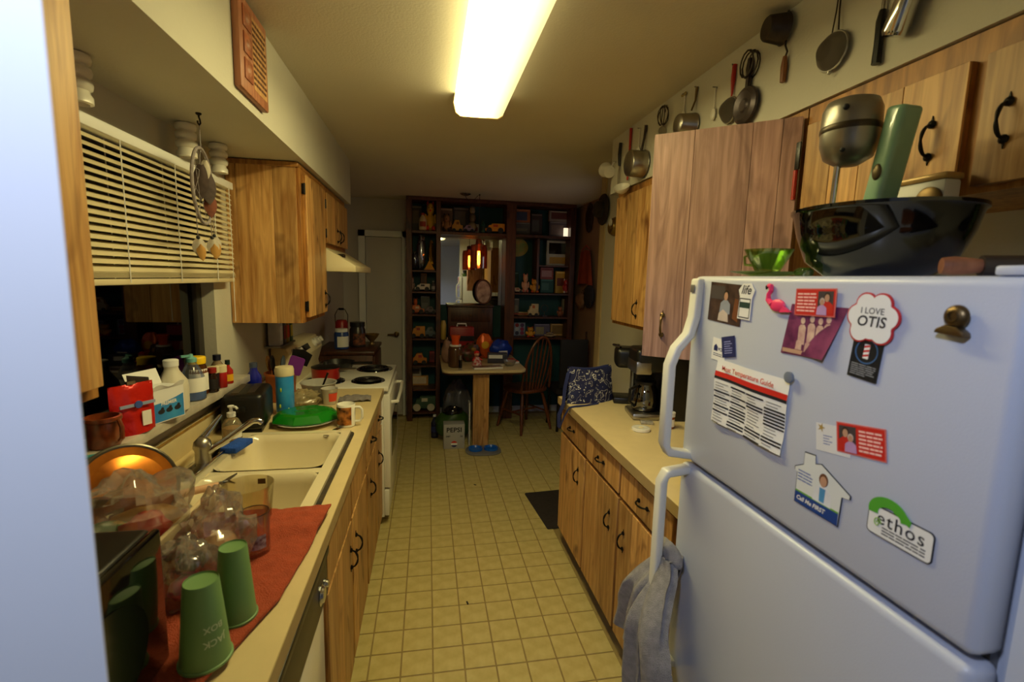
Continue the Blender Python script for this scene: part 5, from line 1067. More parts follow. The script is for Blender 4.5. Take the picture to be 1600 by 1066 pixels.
# ================================================================= ON TOP OF THE FRIDGE (z = 1.622)
ZF = 1.6235
t = thing('mixing_bowl', 'huge glossy black mixing bowl on top of the fridge', 'bowl', (0.872, 0.808, ZF))
G().lathe([(0.075, 0), (0.085, 0.003), (0.120, 0.030), (0.140, 0.085), (0.148, 0.122), (0.153, 0.126), (0.153, 0.132), (0.146, 0.130), (0.134, 0.085), (0.114, 0.036), (0.08, 0.010), (0, 0.008)], 48).obj('bowl_body', BLACKG, t, ang=50)
t = thing('hand_mixer', 'vintage silver and jade green mixer standing in the black bowl', 'mixer', (0.868, 0.862, ZF+0.0085))
SIL = mat('mixer_grey', (150, 146, 138), 0.34, 0.75, var=0.1, scale=12)
JAD = mat('jade_enamel', (134, 176, 148), 0.3, coat=0.4, var=0.06, scale=16)
MX = T(0.0, 0.035, 0.290)
G().lathe([(0.0, -0.066), (0.022, -0.064), (0.044, -0.050), (0.053, -0.022), (0.054, 0.0)], 32, MX).obj('motor_lower', SIL, t, ang=60)
G().lathe([(0.054, 0.0), (0.0555, 0.003), (0.0555, 0.010), (0.054, 0.013)], 32, MX, False).obj('band', mat('dark_band', (70, 60, 46), 0.4, 0.6), t)
G().lathe([(0.054, 0.013), (0.053, 0.045), (0.046, 0.062), (0.030, 0.068), (0, 0.069)], 32, MX).obj('motor_upper', SIL, t, ang=60)
for (dx, dy, dz) in ((-0.045, -0.030, 0.040), (-0.036, -0.024, -0.040)): G().ell((dx, dy+0.035, 0.290+dz), 0.006).obj('screw', BLACKI, t)
G().tube([(-0.012, 0.045, 0.235), (-0.012, 0.050, 0.09), (-0.010, 0.052, 0.012)], [0.0065, 0.005, 0.004], 10).obj('beater_shaft', CHROME, t)
g = G()
for z in (0.098, 0.085): g.tube([(-0.011, 0.036, z), (-0.011, 0.068, z)], 0.002, 5)
g.tube([(-0.011, 0.038, 0.07), (-0.011, 0.024, 0.04), (-0.011, 0.05, 0.006), (-0.011, 0.076, 0.04), (-0.011, 0.062, 0.07)], 0.0025, 6); g.obj('beater', CHROME, t)
g = G(); k_ = []
P0, P1 = Vector((0.010, 0.012, 0.0)), Vector((0.020, -0.030, 0.225))
g.prism(rrect(-0.026, 0.026, -0.020, 0.020, 0.012), 0.012, 0.325, Matrix.Translation((0.030, 0.004, 0.0)) @ RX(0.16) @ RY(0.02)); g.obj('stand_arm', JAD, t, bevel=0.008, seg=3)
G().ell((0.008, -0.030, 0.200), (0.005, 0.010, 0.016)).obj('badge', mat('bronze_badge', (96, 84, 60), 0.4, 0.7), t)
t = thing('kitchen_scale', 'white tin kitchen scale with tan lid behind the black bowl', 'scale', (0.985, 0.800, ZF+0.132-0.0))
t.location = (1.040, 0.882, ZF)
G().box(-0.012, 0.030, -0.062, 0.062, 0.0, 0.205).obj('case', mat('white_tin', (206, 206, 208), 0.35, var=0.05), t, bevel=0.006); G().box(-0.014, 0.032, -0.064, 0.064, 0.204, 0.218).obj('lid', mat('tan_tin', (170, 140, 90), 0.35, 0.3), t, bevel=0.004)
G().lathe([(0.026, 0), (0.026, 0.006), (0.021, 0.008), (0, 0.008)], 24, T(-0.012, -0.035, 0.165) @ RY(-PI/2)).obj('dial', BRASSD, t)
GGL = clear('green_glass', (206, 230, 160), 0.14, 0.05, body=(130, 170, 80), gloss=0.3)
t = thing('glass_saucer', 'pale green glass saucer at the fridge top corner', 'saucer', (0.742, 0.945, ZF)); G().lathe([(0.035, 0), (0.04, 0.002), (0.074, 0.008), (0.076, 0.010), (0.07, 0.010), (0.035, 0.004), (0, 0.004)], 36).obj('dish', GGL, t, ang=50)
t = thing('glass_teacup', 'green depression glass teacup on the green saucer', 'cup', (0.742, 0.945, ZF+0.0105)); G().lathe([(0.024, 0), (0.026, 0.003), (0.040, 0.028), (0.050, 0.048), (0.0485, 0.048), (0.038, 0.028), (0.022, 0.005), (0, 0.005)], 32).obj('cup_body', GGL, t, ang=50)
G().tube([(-0.012, 0.042, 0.040), (-0.014, 0.062, 0.034), (-0.014, 0.058, 0.016), (-0.010, 0.034, 0.014)], 0.003, 7).obj('handle', GGL, t)
o = G().lathe([(0.0, 0), (0.016, 0.001), (0.018, 0.012), (0.010, 0.018), (0, 0.018)], 18).obj('glass_stopper', GGL, None, (0.760, 0.860, ZF)); tag(o, 'small green glass stopper between saucer and black bowl', 'stopper')
t = thing('rolling_pin', 'wooden rolling pin lying in front of the fridge top right', 'rolling pin', (0.80, 0.560, ZF+0.016), (0, 0, math.radians(-35)))
RPW = wood('rolling_pin_wood', (150, 96, 70), (116, 70, 48), (90, 52, 36)); G().tube([(-0.01, 0, 0), (0.16, 0, 0)], 0.016, 14).obj('roller', mat('dark_roller', (40, 30, 28), 0.5), t); G().tube([(-0.055, 0, 0), (-0.04, 0, 0), (-0.008, 0, 0)], [0.012, 0.014, 0.010], 12).obj('grip', RPW, t)
t = thing('glass_bottle', 'green glass bottle on the fridge by the wall', 'bottle', (1.22, 0.640, ZF)); G().lathe([(0.028, 0), (0.030, 0.003), (0.030, 0.07), (0.014, 0.10), (0.012, 0.12)], 20).obj('bottle_body', clear('olive_glass', (150, 170, 60), 0.4, body=(110, 130, 40)), t, ang=50)
o = G().bag((0, 0, 0.052), (0.09, 0.06, 0.06), 0.35, 3, 21, 24, 14, flat=0.85).obj('plastic_bag', clear('grey_bag', (130, 130, 130), 0.5, 0.15, body=(70, 70, 72)), None, (1.22, 0.520, ZF)); tag(o, 'dark crumpled bag on the fridge beside the green bottle', 'bag')

# ================================================================= RIGHT WORKTOP ITEMS
t = thing('shoulder_bag', 'navy bag with white paisley print at the end of the worktop', 'bag', (0.915, 2.545, ZW), math.radians(12)); t.scale = (1.12, 1.0, 1.12)
m, nt, b = _new('paisley_fabric'); N, L = nt.nodes, nt.links
tc = N.new('ShaderNodeTexCoord'); nz = N.new('ShaderNodeTexNoise'); nz.inputs['Scale'].default_value = 22; nz.inputs['Detail'].default_value = 1; nz.inputs['Distortion'].default_value = 2.2
L.new(tc.outputs['Object'], nz.inputs['Vector']); vo = N.new('ShaderNodeTexVoronoi'); vo.inputs['Scale'].default_value = 26; vo.feature = 'DISTANCE_TO_EDGE'; L.new(tc.outputs['Object'], vo.inputs['Vector'])
r1 = N.new('ShaderNodeValToRGB'); L.new(nz.outputs['Fac'], r1.inputs['Fac']); e = r1.color_ramp.elements; e[0].position = 0.565; e[0].color = (0, 0, 0, 1); e[1].position = 0.58; e[1].color = (1, 1, 1, 1); e2 = e.new(0.60); e2.color = (1, 1, 1, 1); e3 = e.new(0.615); e3.color = (0, 0, 0, 1)
r2 = N.new('ShaderNodeValToRGB'); L.new(vo.outputs['Distance'], r2.inputs['Fac']); r2.color_ramp.elements[0].position = 0.42; r2.color_ramp.elements[1].position = 0.46
mxx = N.new('ShaderNodeMath'); mxx.operation = 'MAXIMUM'; L.new(r1.outputs[0], mxx.inputs[0]); L.new(r2.outputs[0], mxx.inputs[1])
mx = N.new('ShaderNodeMix'); mx.data_type = 'RGBA'; L.new(mxx.outputs[0], mx.inputs['Factor']); mx.inputs['A'].default_value = (*srgb(26, 32, 78), 1); mx.inputs['B'].default_value = (*srgb(214, 212, 206), 1); L.new(mx.outputs['Result'], b.inputs['Base Color']); b.inputs['Roughness'].default_value = 0.85
PAIS = m; NAVYF = mat('navy_fabric', (30, 40, 96), 0.85, var=0.15, scale=40)
g = G()
def bagf(u, v, s_):
    x = (u-0.5)*0.27*(1-0.10*v); dep = 0.062*(math.sin(PI*min(max(u, 0.02), 0.98))**0.35)*(1-0.55*v**2) + 0.008*noise.noise(Vector((u*4, v*4, s_)))
    return (x, s_*dep, v*0.185*(1 - 0.10*math.cos(PI*(u-0.5))*v))
for s_ in (-1, 1): g.grid(lambda u, v: bagf(u, v, s_), 20, 16)
g.obj('body', PAIS, t, ang=70)
G().tube([((u-0.5)*0.215, 0, 0.176-0.010*math.cos(PI*(u-0.5))) for u in [i/10 for i in range(11)]], 0.009, 8).obj('top_trim', NAVYF, t)
def ribbon(pts, wd, name, m_, parent, ax=(0, 1, 0)):
    g = G(); A = Vector(ax)
    for p in pts: g.v += [tuple(Vector(p)+A*wd/2), tuple(Vector(p)-A*wd/2)]
    g.f = [(2*i, 2*i+1, 2*i+3, 2*i+2) for i in range(len(pts)-1)]
    return g.obj(name, m_, parent, solid=0.003)
ribbon([(-0.100, 0.0, 0.176), (-0.130, -0.01, 0.150), (-0.150, -0.02, 0.08), (-0.160, -0.03, 0.0), (-0.185, -0.035, -0.05), (-0.185, -0.04, -0.115)], 0.034, 'strap', NAVYF, t)
ribbon([(0.02, -0.075, 0.003), (-0.06, -0.095, 0.004), (-0.115, -0.10, 0.006), (-0.160, -0.10, 0.002), (-0.186, -0.098, -0.04), (-0.188, -0.07, -0.09), (-0.186, -0.045, -0.115)], 0.022, 'strap', NAVYF, t, (0.3, 0.95, 0))
# pod coffee machine
t = thing('pod_coffee_maker', 'black pod coffee machine behind the navy bag', 'coffee maker', (1.180, 2.500, ZW), math.radians(-18))
G().box(-0.02, 0.10, -0.075, 0.075, 0.0, 0.30).obj('tower', BLACKP, t, bevel=0.025, seg=4); G().box(-0.125, 0.06, -0.078, 0.078, 0.205, 0.320).obj('brew_head', BLACKP, t, bevel=0.03, seg=4); G().box(-0.125, 0.0, -0.070, 0.070, 0.0, 0.035).obj('drip_tray', BLACKP, t, bevel=0.008)
G().tube([(-0.10, -0.06, 0.322), (-0.135, 0.0, 0.328), (-0.10, 0.06, 0.322)], 0.007, 8).obj('lever', CHROME, t); G().box(-0.026, -0.019, -0.05, 0.05, 0.05, 0.19).obj('splash_plate', GREY, t)
# drip coffee maker
t = thing('drip_coffee_maker', 'black drip coffee maker with steel band and glass carafe', 'coffee maker', (1.170, 2.215, ZW), math.radians(-10))
G().box(0.0, 0.15, -0.095, 0.095, 0.0, 0.36).obj('tower', BLACKP, t, bevel=0.015, seg=3); G().box(-0.14, 0.02, -0.090, 0.090, 0.24, 0.36).obj('brew_head', BLACKP, t, bevel=0.02, seg=3)
G().box(-0.142, -0.06, -0.091, 0.091, 0.232, 0.300).obj('steel_band', STEEL, t, bevel=0.01); G().box(-0.145, 0.02, -0.090, 0.090, 0.0, 0.034).obj('hot_plate_base', STEEL, t, bevel=0.012)
cf = G().lathe([(0.058, 0.036), (0.066, 0.045), (0.070, 0.09), (0.062, 0.14), (0.050, 0.165), (0.050, 0.172)], 28, T(-0.065, 0, 0)).obj('carafe', clear('carafe_glass', (70, 62, 58), 0.25, 0.03, body=(14, 8, 6), gloss=0.5), t, ang=60)
G().lathe([(0.0, 0.172), (0.054, 0.172), (0.054, 0.186), (0.03, 0.194), (0, 0.194)], 24, T(-0.065, 0, 0)).obj('carafe_lid', BLACKP, cf); G().tube([(-0.115, -0.03, 0.165), (-0.155, -0.05, 0.15), (-0.158, -0.052, 0.09), (-0.125, -0.035, 0.06)], 0.008, 8).obj('carafe_handle', BLACKP, cf)
t = bottle('pill_bottle', 'orange pill bottle with white cap on the right worktop', (1.140, 2.020, ZW), [(0.020, 0), (0.022, 0.002), (0.022, 0.055), (0.019, 0.060)], clear('amber_vial', (220, 130, 50), 0.4, body=(200, 110, 40)), [(0.024, 0.058), (0.0245, 0.078), (0.022, 0.080), (0, 0.080)], WHITE, ([(0.0223, 0.010), (0.0223, 0.046)], (-2.4, -0.6)), PAPER)
t = thing('ceramic_dish', 'small round white lid lying on the right worktop', 'lid', (0.985, 2.000, ZW)); G().lathe([(0.040, 0), (0.043, 0.002), (0.043, 0.012), (0.038, 0.015), (0.030, 0.014), (0, 0.013)], 30).obj('disc', ENAMEL, t, ang=40); G().lathe([(0.012, 0.0135), (0.010, 0.016), (0, 0.0165)], 16).obj('button', CREAM, t)
o = G().box(-0.03, 0.03, -0.018, 0.018, 0, 0.014).obj('pill_pack', mat('blister_foil', (190, 186, 176), 0.3, 0.4, var=0.4, scale=60), None, (1.060, 2.095, ZW), (0, 0, -0.3), bevel=0.002); tag(o, 'small foil pill pack behind the round lid', 'packet')
# dark mat by the right cabinets, red bag behind the cabinet end
o = G().prism(rrect(-0.16, 0.16, -0.26, 0.26, 0.01), 0, 0.008).obj('floor_mat', mat('dark_mat', (46, 38, 34), 0.9, var=0.3, scale=40), None, (0.90, 3.045, 0.0035), (0, 0, 0.09), bevel=0.002); tag(o, 'dark brown floor mat past the right cabinets', 'mat')
o = G().bag((0, 0, 0.05), (0.07, 0.06, 0.055), 0.3, 3, 33, 18, 12, flat=0.88).obj('shopping_bag', mat('red_bag', (150, 20, 24), 0.5), None, (0.925, 2.800, 0.0125)); tag(o, 'red bag lying on the dark mat', 'bag')

# ================================================================= DINING END
# --- wall of shelves
t = thing('wall_shelves', 'dark wooden wall of shelves with teal back full of toys', 'shelves', (0.70, 5.35, 0.004))
HX, HY = 0.70, 5.35
TEAL = mat('teal_panel', (14, 74, 80), 0.6, var=0.15, scale=6)
def hb(x0, x1, y0, y1, z0, z1, name, m_=DARKW, bv=0.003): return G().box(x0-HX, x1-HX, y0-HY, y1-HY, z0-0.004, z1-0.004).obj(name, m_, t, bevel=bv, seg=1)
hb(-0.20, 1.62, 5.485, 5.498, 0.09, 2.40, 'back_panel', TEAL, 0)
for x0, x1 in ((-0.225, -0.165), (0.088, 0.138), (0.845, 0.955), (1.575, 1.635)): hb(x0, x1, 5.20, 5.485, 0.004, 2.40, 'post')
hb(1.205, 1.235, 5.24, 5.485, 1.449, 2.055, 'divider')
hb(-0.225, 1.635, 5.20, 5.49, 2.40, 2.436, 'cornice')
hb(-0.165, 1.575, 5.205, 5.485, 2.058, 2.088, 'shelf')
for z in (1.650, 1.423, 1.175, 0.910, 0.611, 0.344, 0.080): hb(-0.165, 0.088, 5.205, 5.485, z, z+0.020, 'shelf')
for z in (1.427, 1.160, 0.920): hb(0.955, 1.575, 5.205, 5.485, z, z+0.020, 'shelf')
hb(1.235, 1.575, 5.24, 5.485, 1.745, 1.763, 'shelf')
hb(0.138, 0.845, 5.22, 5.485, 0.880, 0.915, 'shelf'); hb(0.955, 1.575, 5.44, 5.484, 0.09, 0.915, 'lower_panel', TEAL, 0); hb(0.138, 0.845, 5.44, 5.484, 0.09, 0.875, 'lower_panel', TEAL, 0)
# --- mirror
o = thing('wall_mirror', 'tall mirror in the middle of the wall shelves', 'mirror', (0.49, 5.47, 1.29)); 
MIR = mat('mirror_silver', (215, 218, 220), 0.02, 1.0)
G().box(-0.345, 0.345, -0.004, 0.012, 0, 0.765).obj('mirror_glass', MIR, o); G().box(-0.352, -0.345, -0.008, 0.012, 0, 0.765).box(0.345, 0.352, -0.008, 0.012, 0, 0.765).obj('edge_bevel', CHROME, o)
# --- toys and boxes on the shelves
TOYS = [
    ('toy_box', 'box', -0.123, 2.09, 0.121, 0.274, (92, 84, 58), (120, 100, 60), 'olive cardboard box at the top left corner of the wall shelves', 'box'),
    ('plush_toy', 'plush', 0.028, 2.09, 0.128, 0.315, (214, 170, 40), (200, 60, 40), 'yellow plush toy on the top left shelf', 'toy'),
    ('toy_bottle', 'bottle', -0.053, 2.09, 0.088, 0.178, (206, 190, 150), (160, 60, 40), 'cream bottle-shaped figure with red print on the top left shelf', 'toy'),
    ('small_box', 'box', 0.058, 2.09, 0.055, 0.09, (190, 190, 110), (60, 90, 60), 'tiny green and cream box on the top left shelf', 'box'),
    ('game_box', 'box', 0.202, 2.09, 0.137, 0.264, (130, 100, 76), (190, 150, 100), 'tan box behind the toy dog on the top middle shelf', 'box'),
    ('plush_toy', 'plush', 0.199, 2.09, 0.103, 0.19, (150, 110, 66), (60, 40, 30), 'brown plush dog on the top middle shelf', 'toy'),
    ('picture_board', 'box', 0.366, 2.09, 0.18, 0.279, (62, 62, 66), (96, 90, 84), 'dark picture board on the top middle shelf', 'picture'),
    ('toy_car', 'car', 0.316, 2.09, 0.117, 0.128, (196, 150, 60), (120, 80, 30), 'yellow toy car on the top middle shelf', 'toy'),
    ('snow_figure', 'stack', 0.481, 2.09, 0.105, 0.291, (150, 140, 110), (90, 80, 60), 'stacked ball figure on the top middle shelf', 'figurine'),
    ('toy_car', 'car', 0.441, 2.09, 0.119, 0.079, (150, 130, 160), (60, 50, 70), 'silver purple toy car on the top middle shelf', 'toy'),
    ('small_box', 'box', 0.535, 2.09, 0.056, 0.104, (216, 206, 196), (180, 60, 60), 'small white box with red mark on the top middle shelf', 'box'),
    ('glass_bottle', 'bottle', 0.591, 2.09, 0.056, 0.134, (30, 80, 64), (20, 50, 40), 'dark green bottle on the top middle shelf', 'bottle'),
    ('toy_truck', 'truck', 0.726, 2.09, 0.213, 0.112, (220, 150, 20), (180, 60, 20), 'yellow toy truck on the top middle shelf', 'toy'),
    ('clown_figure', 'stack', 0.894, 2.09, 0.129, 0.333, (150, 40, 36), (40, 50, 110), 'red and blue ball figure on the top right shelf', 'figurine'),
    ('game_box', 'box', 1.055, 2.238, 0.181, 0.145, (176, 100, 60), (70, 80, 110), 'orange and blue game box lying on a grey box', 'box'),
    ('game_box', 'box', 1.045, 2.09, 0.21, 0.147, (96, 90, 86), (130, 120, 100), 'grey game box under the orange one', 'box'),
    ('game_box', 'box', 1.222, 2.09, 0.132, 0.252, (60, 44, 46), (90, 86, 84), 'dark maroon box standing on the top right shelf', 'box'),
    ('game_box', 'box', 1.489, 2.264, 0.245, 0.119, (150, 140, 136), (110, 60, 60), 'white game box at the top of the right stack', 'box'),
    ('game_box', 'box', 1.49, 2.09, 0.239, 0.174, (92, 82, 92), (120, 100, 100), 'grey purple game box at the bottom of the right stack', 'box'),
    ('foil_bag', 'foil', -0.067, 1.672, 0.129, 0.395, (170, 176, 200), None, 'silver foil bag on the second shelf at left', 'bag'),
    ('foil_bag', 'foil', 0.042, 1.672, 0.102, 0.331, (190, 150, 50), None, 'gold foil bag on the second shelf at left', 'bag'),
    ('foil_bag', 'foil', -0.135, 1.672, 0.101, 0.21, (120, 124, 140), None, 'dark shiny wrapped bag on the second shelf at left', 'bag'),
    ('toy_pyramid', 'pyramid', 0.018, 1.672, 0.109, 0.106, (206, 156, 30), (160, 100, 20), 'yellow pyramid toy on the second shelf at left', 'toy'),
    ('toy_truck', 'truck', -0.057, 1.445, 0.165, 0.083, (220, 214, 204), (40, 40, 46), 'white toy ambulance on the third shelf at left', 'toy'),
    ('wood_block', 'box', -0.043, 1.445, 0.068, 0.194, (120, 70, 34), (90, 50, 26), 'upright brown wooden block on the third shelf at left', 'block'),
    ('figurine', 'plush', -0.166, 1.445, 0.054, 0.149, (150, 130, 120), (90, 60, 50), 'small pale figurine on the third shelf at left', 'figurine'),
    ('glass_bottle', 'bottle', 0.06, 1.445, 0.055, 0.113, (60, 66, 70), (150, 150, 150), 'small dark bottle on the third shelf at left', 'bottle'),
    ('figurine', 'plush', -0.132, 1.197, 0.068, 0.17, (190, 90, 30), (120, 50, 20), 'orange figurine on the fourth shelf at left', 'figurine'),
    ('small_box', 'box', -0.026, 1.197, 0.103, 0.193, (92, 96, 100), (120, 120, 120), 'grey box on the fourth shelf at left', 'box'),
    ('toy_boat', 'car', -0.115, 1.197, 0.158, 0.093, (196, 110, 60), (220, 190, 150), 'orange and cream toy boat on the fourth shelf at left', 'toy'),
    ('toy_car', 'car', 0.03, 1.197, 0.118, 0.082, (110, 100, 110), (60, 50, 60), 'grey toy car on the fourth shelf at left', 'toy'),
    ('toy_train', 'truck', -0.105, 0.932, 0.152, 0.134, (196, 130, 40), (150, 60, 30), 'yellow and red toy train on the fifth shelf at left', 'toy'),
    ('toy_plane', 'car', 0.034, 0.932, 0.126, 0.12, (90, 104, 116), (60, 70, 80), 'grey blue toy plane on the fifth shelf at left', 'toy'),
    ('toy_sleigh', 'car', -0.085, 0.633, 0.153, 0.126, (200, 120, 30), (180, 50, 40), 'yellow and red toy sleigh on the sixth shelf at left', 'toy'),
    ('small_box', 'box', 0.049, 0.633, 0.057, 0.126, (130, 34, 40), (90, 20, 26), 'small red box on the sixth shelf at left', 'box'),
    ('small_box', 'box', -0.131, 0.477, 0.119, 0.102, (176, 166, 156), (90, 80, 76), 'white box stacked on the orange box', 'box'),
    ('puzzle_box', 'box', -0.091, 0.366, 0.197, 0.111, (206, 150, 90), (230, 210, 180), 'orange and cream puzzle box on the seventh shelf at left', 'box'),
    ('toy_tractor', 'truck', -0.039, 0.105, 0.263, 0.173, (60, 90, 70), (214, 204, 180), 'green toy tractor with cream wheels on the bottom shelf', 'toy'),
    ('map_board', 'disc', 1.022, 1.858, 0.254, 0.211, (110, 150, 60), (200, 150, 60), 'round colourful board on the right shelf back', 'board'),
    ('plush_toy', 'plush', 1.088, 1.449, 0.088, 0.212, (206, 160, 130), (190, 110, 100), 'pink rabbit figure on the right shelf', 'toy'),
    ('plush_toy', 'plush', 1.196, 1.449, 0.111, 0.158, (206, 150, 50), (190, 90, 30), 'round yellow chick figure on the right shelf', 'toy'),
    ('game_box', 'box', 0.981, 1.449, 0.095, 0.231, (22, 60, 46), (30, 80, 60), 'dark green box on the right shelf', 'box'),
    ('toy_car', 'car', 0.994, 1.449, 0.133, 0.053, (200, 170, 140), (150, 40, 40), 'tiny red and white toy car on the right shelf', 'toy'),
    ('toy_screen', 'screen', 1.486, 1.765, 0.271, 0.287, (206, 200, 190), (200, 150, 40), 'white toy laptop with black screen and yellow panel', 'toy'),
    ('game_box', 'box', 1.363, 1.604, 0.157, 0.137, (150, 70, 76), (190, 140, 150), 'pink game box above the teal box', 'box'),
    ('game_box', 'box', 1.369, 1.449, 0.158, 0.155, (20, 84, 84), (60, 110, 110), 'teal game box under the pink box', 'box'),
    ('story_book', 'box', 1.552, 1.449, 0.167, 0.253, (206, 160, 60), (120, 50, 30), 'yellow picture book on the right shelf', 'book'),
    ('plush_toy', 'plush', 1.562, 1.449, 0.076, 0.167, (176, 40, 40), (220, 210, 200), 'red toy figure leaning by the yellow book', 'toy'),
    ('game_box', 'box', 0.992, 1.182, 0.103, 0.197, (100, 96, 92), (130, 120, 100), 'grey box on the lower right shelf', 'box'),
    ('toy_cart', 'truck', 1.186, 1.182, 0.12, 0.149, (206, 190, 150), (180, 90, 40), 'cream toy cart on the lower right shelf', 'toy'),
    ('toy_tray', 'box', 1.115, 1.182, 0.343, 0.039, (206, 170, 120), (180, 80, 60), 'long cream toy tray on the lower right shelf', 'toy'),
    ('wire_ring', 'ring', 1.322, 1.182, 0.09, 0.166, (90, 90, 92), None, 'round wire ring stand on the lower right shelf', 'ornament'),
    ('figurine', 'plush', 1.505, 1.182, 0.076, 0.117, (150, 90, 60), (100, 60, 40), 'brown figurine on the lower right shelf', 'figurine'),
    ('story_book', 'box', 1.587, 1.182, 0.031, 0.2, (206, 200, 190), (150, 150, 150), 'thin white book standing beside the red book', 'book'),
    ('story_book', 'box', 1.631, 1.182, 0.039, 0.186, (150, 40, 36), (110, 30, 30), 'thin red book at the right end of the lower shelf', 'book'),
    ('alphabet_card', 'gridcard', 1.03, 0.942, 0.193, 0.154, (150, 160, 190), (60, 140, 150), 'colourful grid picture card on the bottom right shelf', 'card'),
    ('plush_toy', 'plush', 1.161, 0.942, 0.112, 0.118, (220, 160, 50), (190, 60, 40), 'yellow and red doll on the bottom right shelf', 'toy'),
    ('game_box', 'box', 1.327, 0.942, 0.19, 0.141, (110, 104, 140), (160, 150, 120), 'purple grey game box on the bottom right shelf', 'box'),
    ('plush_toy', 'plush', 1.393, 0.942, 0.138, 0.06, (190, 170, 140), (60, 50, 44), 'cream cow figure on the bottom right shelf', 'toy'),
    ('puzzle_box', 'box', 1.53, 0.942, 0.2, 0.143, (190, 150, 90), (140, 110, 60), 'tan puzzle box on the bottom right shelf', 'box'),
]
def toy(n_, k_, x, zb, w_, h_, c1, c2, lb, cat, i):
    h_ = min(h_, (2.395 if zb > 2.0 else 9) - zb); front = k_ not in ('box', 'screen', 'disc', 'gridcard', 'stack'); y = {'bottle': 5.232, 'pyramid': 5.232, 'stack': 5.32, 'foil': 5.31}.get(k_, 5.275 if front else 5.405)
    c1m = colmat(c1, 0.55); c2m = colmat(c2, 0.5) if c2 else None
    t = thing(n_, lb, cat, (x, y, zb+0.001)); r = random.Random(i)
    if k_ == 'box':
        dp = 0.05 if w_ > 0.05 else 0.09
        G().box(-w_/2, w_/2, -dp/2, dp/2, 0, h_).obj('carton', c1m, t, bevel=0.003, seg=1)
        z0, z1 = h_*r.uniform(0.12, 0.35), h_*r.uniform(0.55, 0.9)
        G().box(-w_*0.40, w_*r.uniform(0.1, 0.4), -dp/2-0.001, -dp/2, z0, z1).obj('printed_panel', c2m, t)
        G().box(-w_*0.44, w_*0.44, -dp/2-0.0012, -dp/2, h_*0.91, h_*0.97).obj('printed_stripe', colmat(tuple(min(255, v+60) for v in c1)), t)
    elif k_ == 'plush':
        G().ell((0, 0, h_*0.30), (w_*0.38, w_*0.30, h_*0.30)).obj('body', c1m, t); hd = G().ell((0, -0.005, h_*0.74), (w_*0.32, w_*0.30, h_*0.22)).obj('head', c1m, t)
        for s_ in (-1, 1):
            G().ell((s_*w_*0.22, 0, h_*0.92), (w_*0.10, w_*0.08, h_*0.10)).obj('ear', c2m, t); G().ell((s_*w_*0.40, -w_*0.1, h_*0.42), (w_*0.12, w_*0.12, h_*0.16)).obj('arm', c1m, t); G().ell((s_*w_*0.25, -w_*0.22, h_*0.09), (w_*0.16, w_*0.22, h_*0.09)).obj('leg', c2m, t)
            G().ell((s_*w_*0.11, -w_*0.29, h_*0.78), (w_*0.04, w_*0.03, h_*0.03)).obj('eye', BLACKI, hd)
        G().ell((0, -w_*0.30, h_*0.69), (w_*0.09, w_*0.06, h_*0.04)).obj('muzzle', c2m, hd)
    elif k_ == 'bottle':
        G().lathe([(w_*0.36, 0), (w_*0.46, h_*0.03), (w_*0.46, h_*0.6), (w_*0.30, h_*0.78), (w_*0.18, h_*0.84), (w_*0.18, h_*0.9)], 18).obj('body', c1m, t); G().lathe([(w_*0.22, h_*0.88), (w_*0.22, h_), (0, h_)], 14).obj('cap', c2m, t)
        G().lathe([(w_*0.463, h_*0.2), (w_*0.463, h_*0.5)], 8, arc=(-2.4, -0.7), cap=False).obj('paper_label', c2m, t)
    elif k_ == 'stack':
        for q, (zz, rr) in enumerate(((0.22, 0.48), (0.56, 0.40), (0.84, 0.30))): G().ell((0, 0, h_*zz), (w_*rr, w_*rr, h_*0.20 if q < 2 else h_*0.16)).obj('ball', c1m if q != 1 else c2m, t)
        G().lathe([(w_*0.34, h_*0.93), (w_*0.34, h_*0.95), (w_*0.18, h_*0.95), (w_*0.16, h_), (0, h_)], 14).obj('cap', c2m, t)
    elif k_ in ('car', 'truck'):
        L_ = w_/2; wr = min(h_*0.28, w_*0.16); dp = min(0.07, w_*0.35)
        P = [(-L_, wr*0.7), (L_, wr*0.7), (L_, h_*0.55), (L_*0.55, h_*0.60), (L_*0.30, h_), (-L_*0.45, h_), (-L_*0.8, h_*0.62), (-L_, h_*0.58)] if k_ == 'car' else [(-L_, wr*0.7), (L_, wr*0.7), (L_, h_*0.95), (-L_*0.30, h_*0.95), (-L_*0.36, h_*0.80), (-L_*0.62, h_*0.78), (-L_*0.75, h_*0.5), (-L_, h_*0.46)]
        bd = G().prism(P, -dp/2, dp/2, RX(PI/2)).obj('body', c1m, t, bevel=0.003); 
        for sx in (-0.6, 0.58): 
            for sy in (-1, 1): G().lathe([(wr, -0.006), (wr, 0.006)], 14, T(sx*L_, sy*dp/2, wr) @ RX(PI/2)).obj('wheel', BLACKI if c1 != (60, 90, 70) else c2m, t)
        G().box(-L_*0.2, L_*0.3, -dp/2-0.001, -dp/2, h_*0.62, h_*0.85).obj('side_panel', c2m, t)
    elif k_ == 'foil':
        G().bag((0, 0, h_*0.46), (w_*0.36, 0.040, h_*0.46), 0.25, 3.0, i, 20, 14, flat=0.95).obj('film', mat('foil_%d' % i, c1, 0.16, 0.9), t, ang=25)
        G().box(-w_*0.25, w_*0.25, -0.010, 0.010, h_*0.90, h_*0.95).obj('tie', BLACKI, t)
    elif k_ == 'pyramid':
        G().add([(-w_/2, -0.03, 0), (w_/2, -0.03, 0), (w_/2, 0.03, 0), (-w_/2, 0.03, 0), (0, 0, h_)], [(3, 2, 1, 0), (0, 1, 4), (1, 2, 4), (2, 3, 4), (3, 0, 4)]).obj('cone', c1m, t); G().box(-w_/2, w_/2, -0.032, 0.032, 0, h_*0.12).obj('base', c2m, t)
    elif k_ == 'disc':
        t.location.y = 5.470
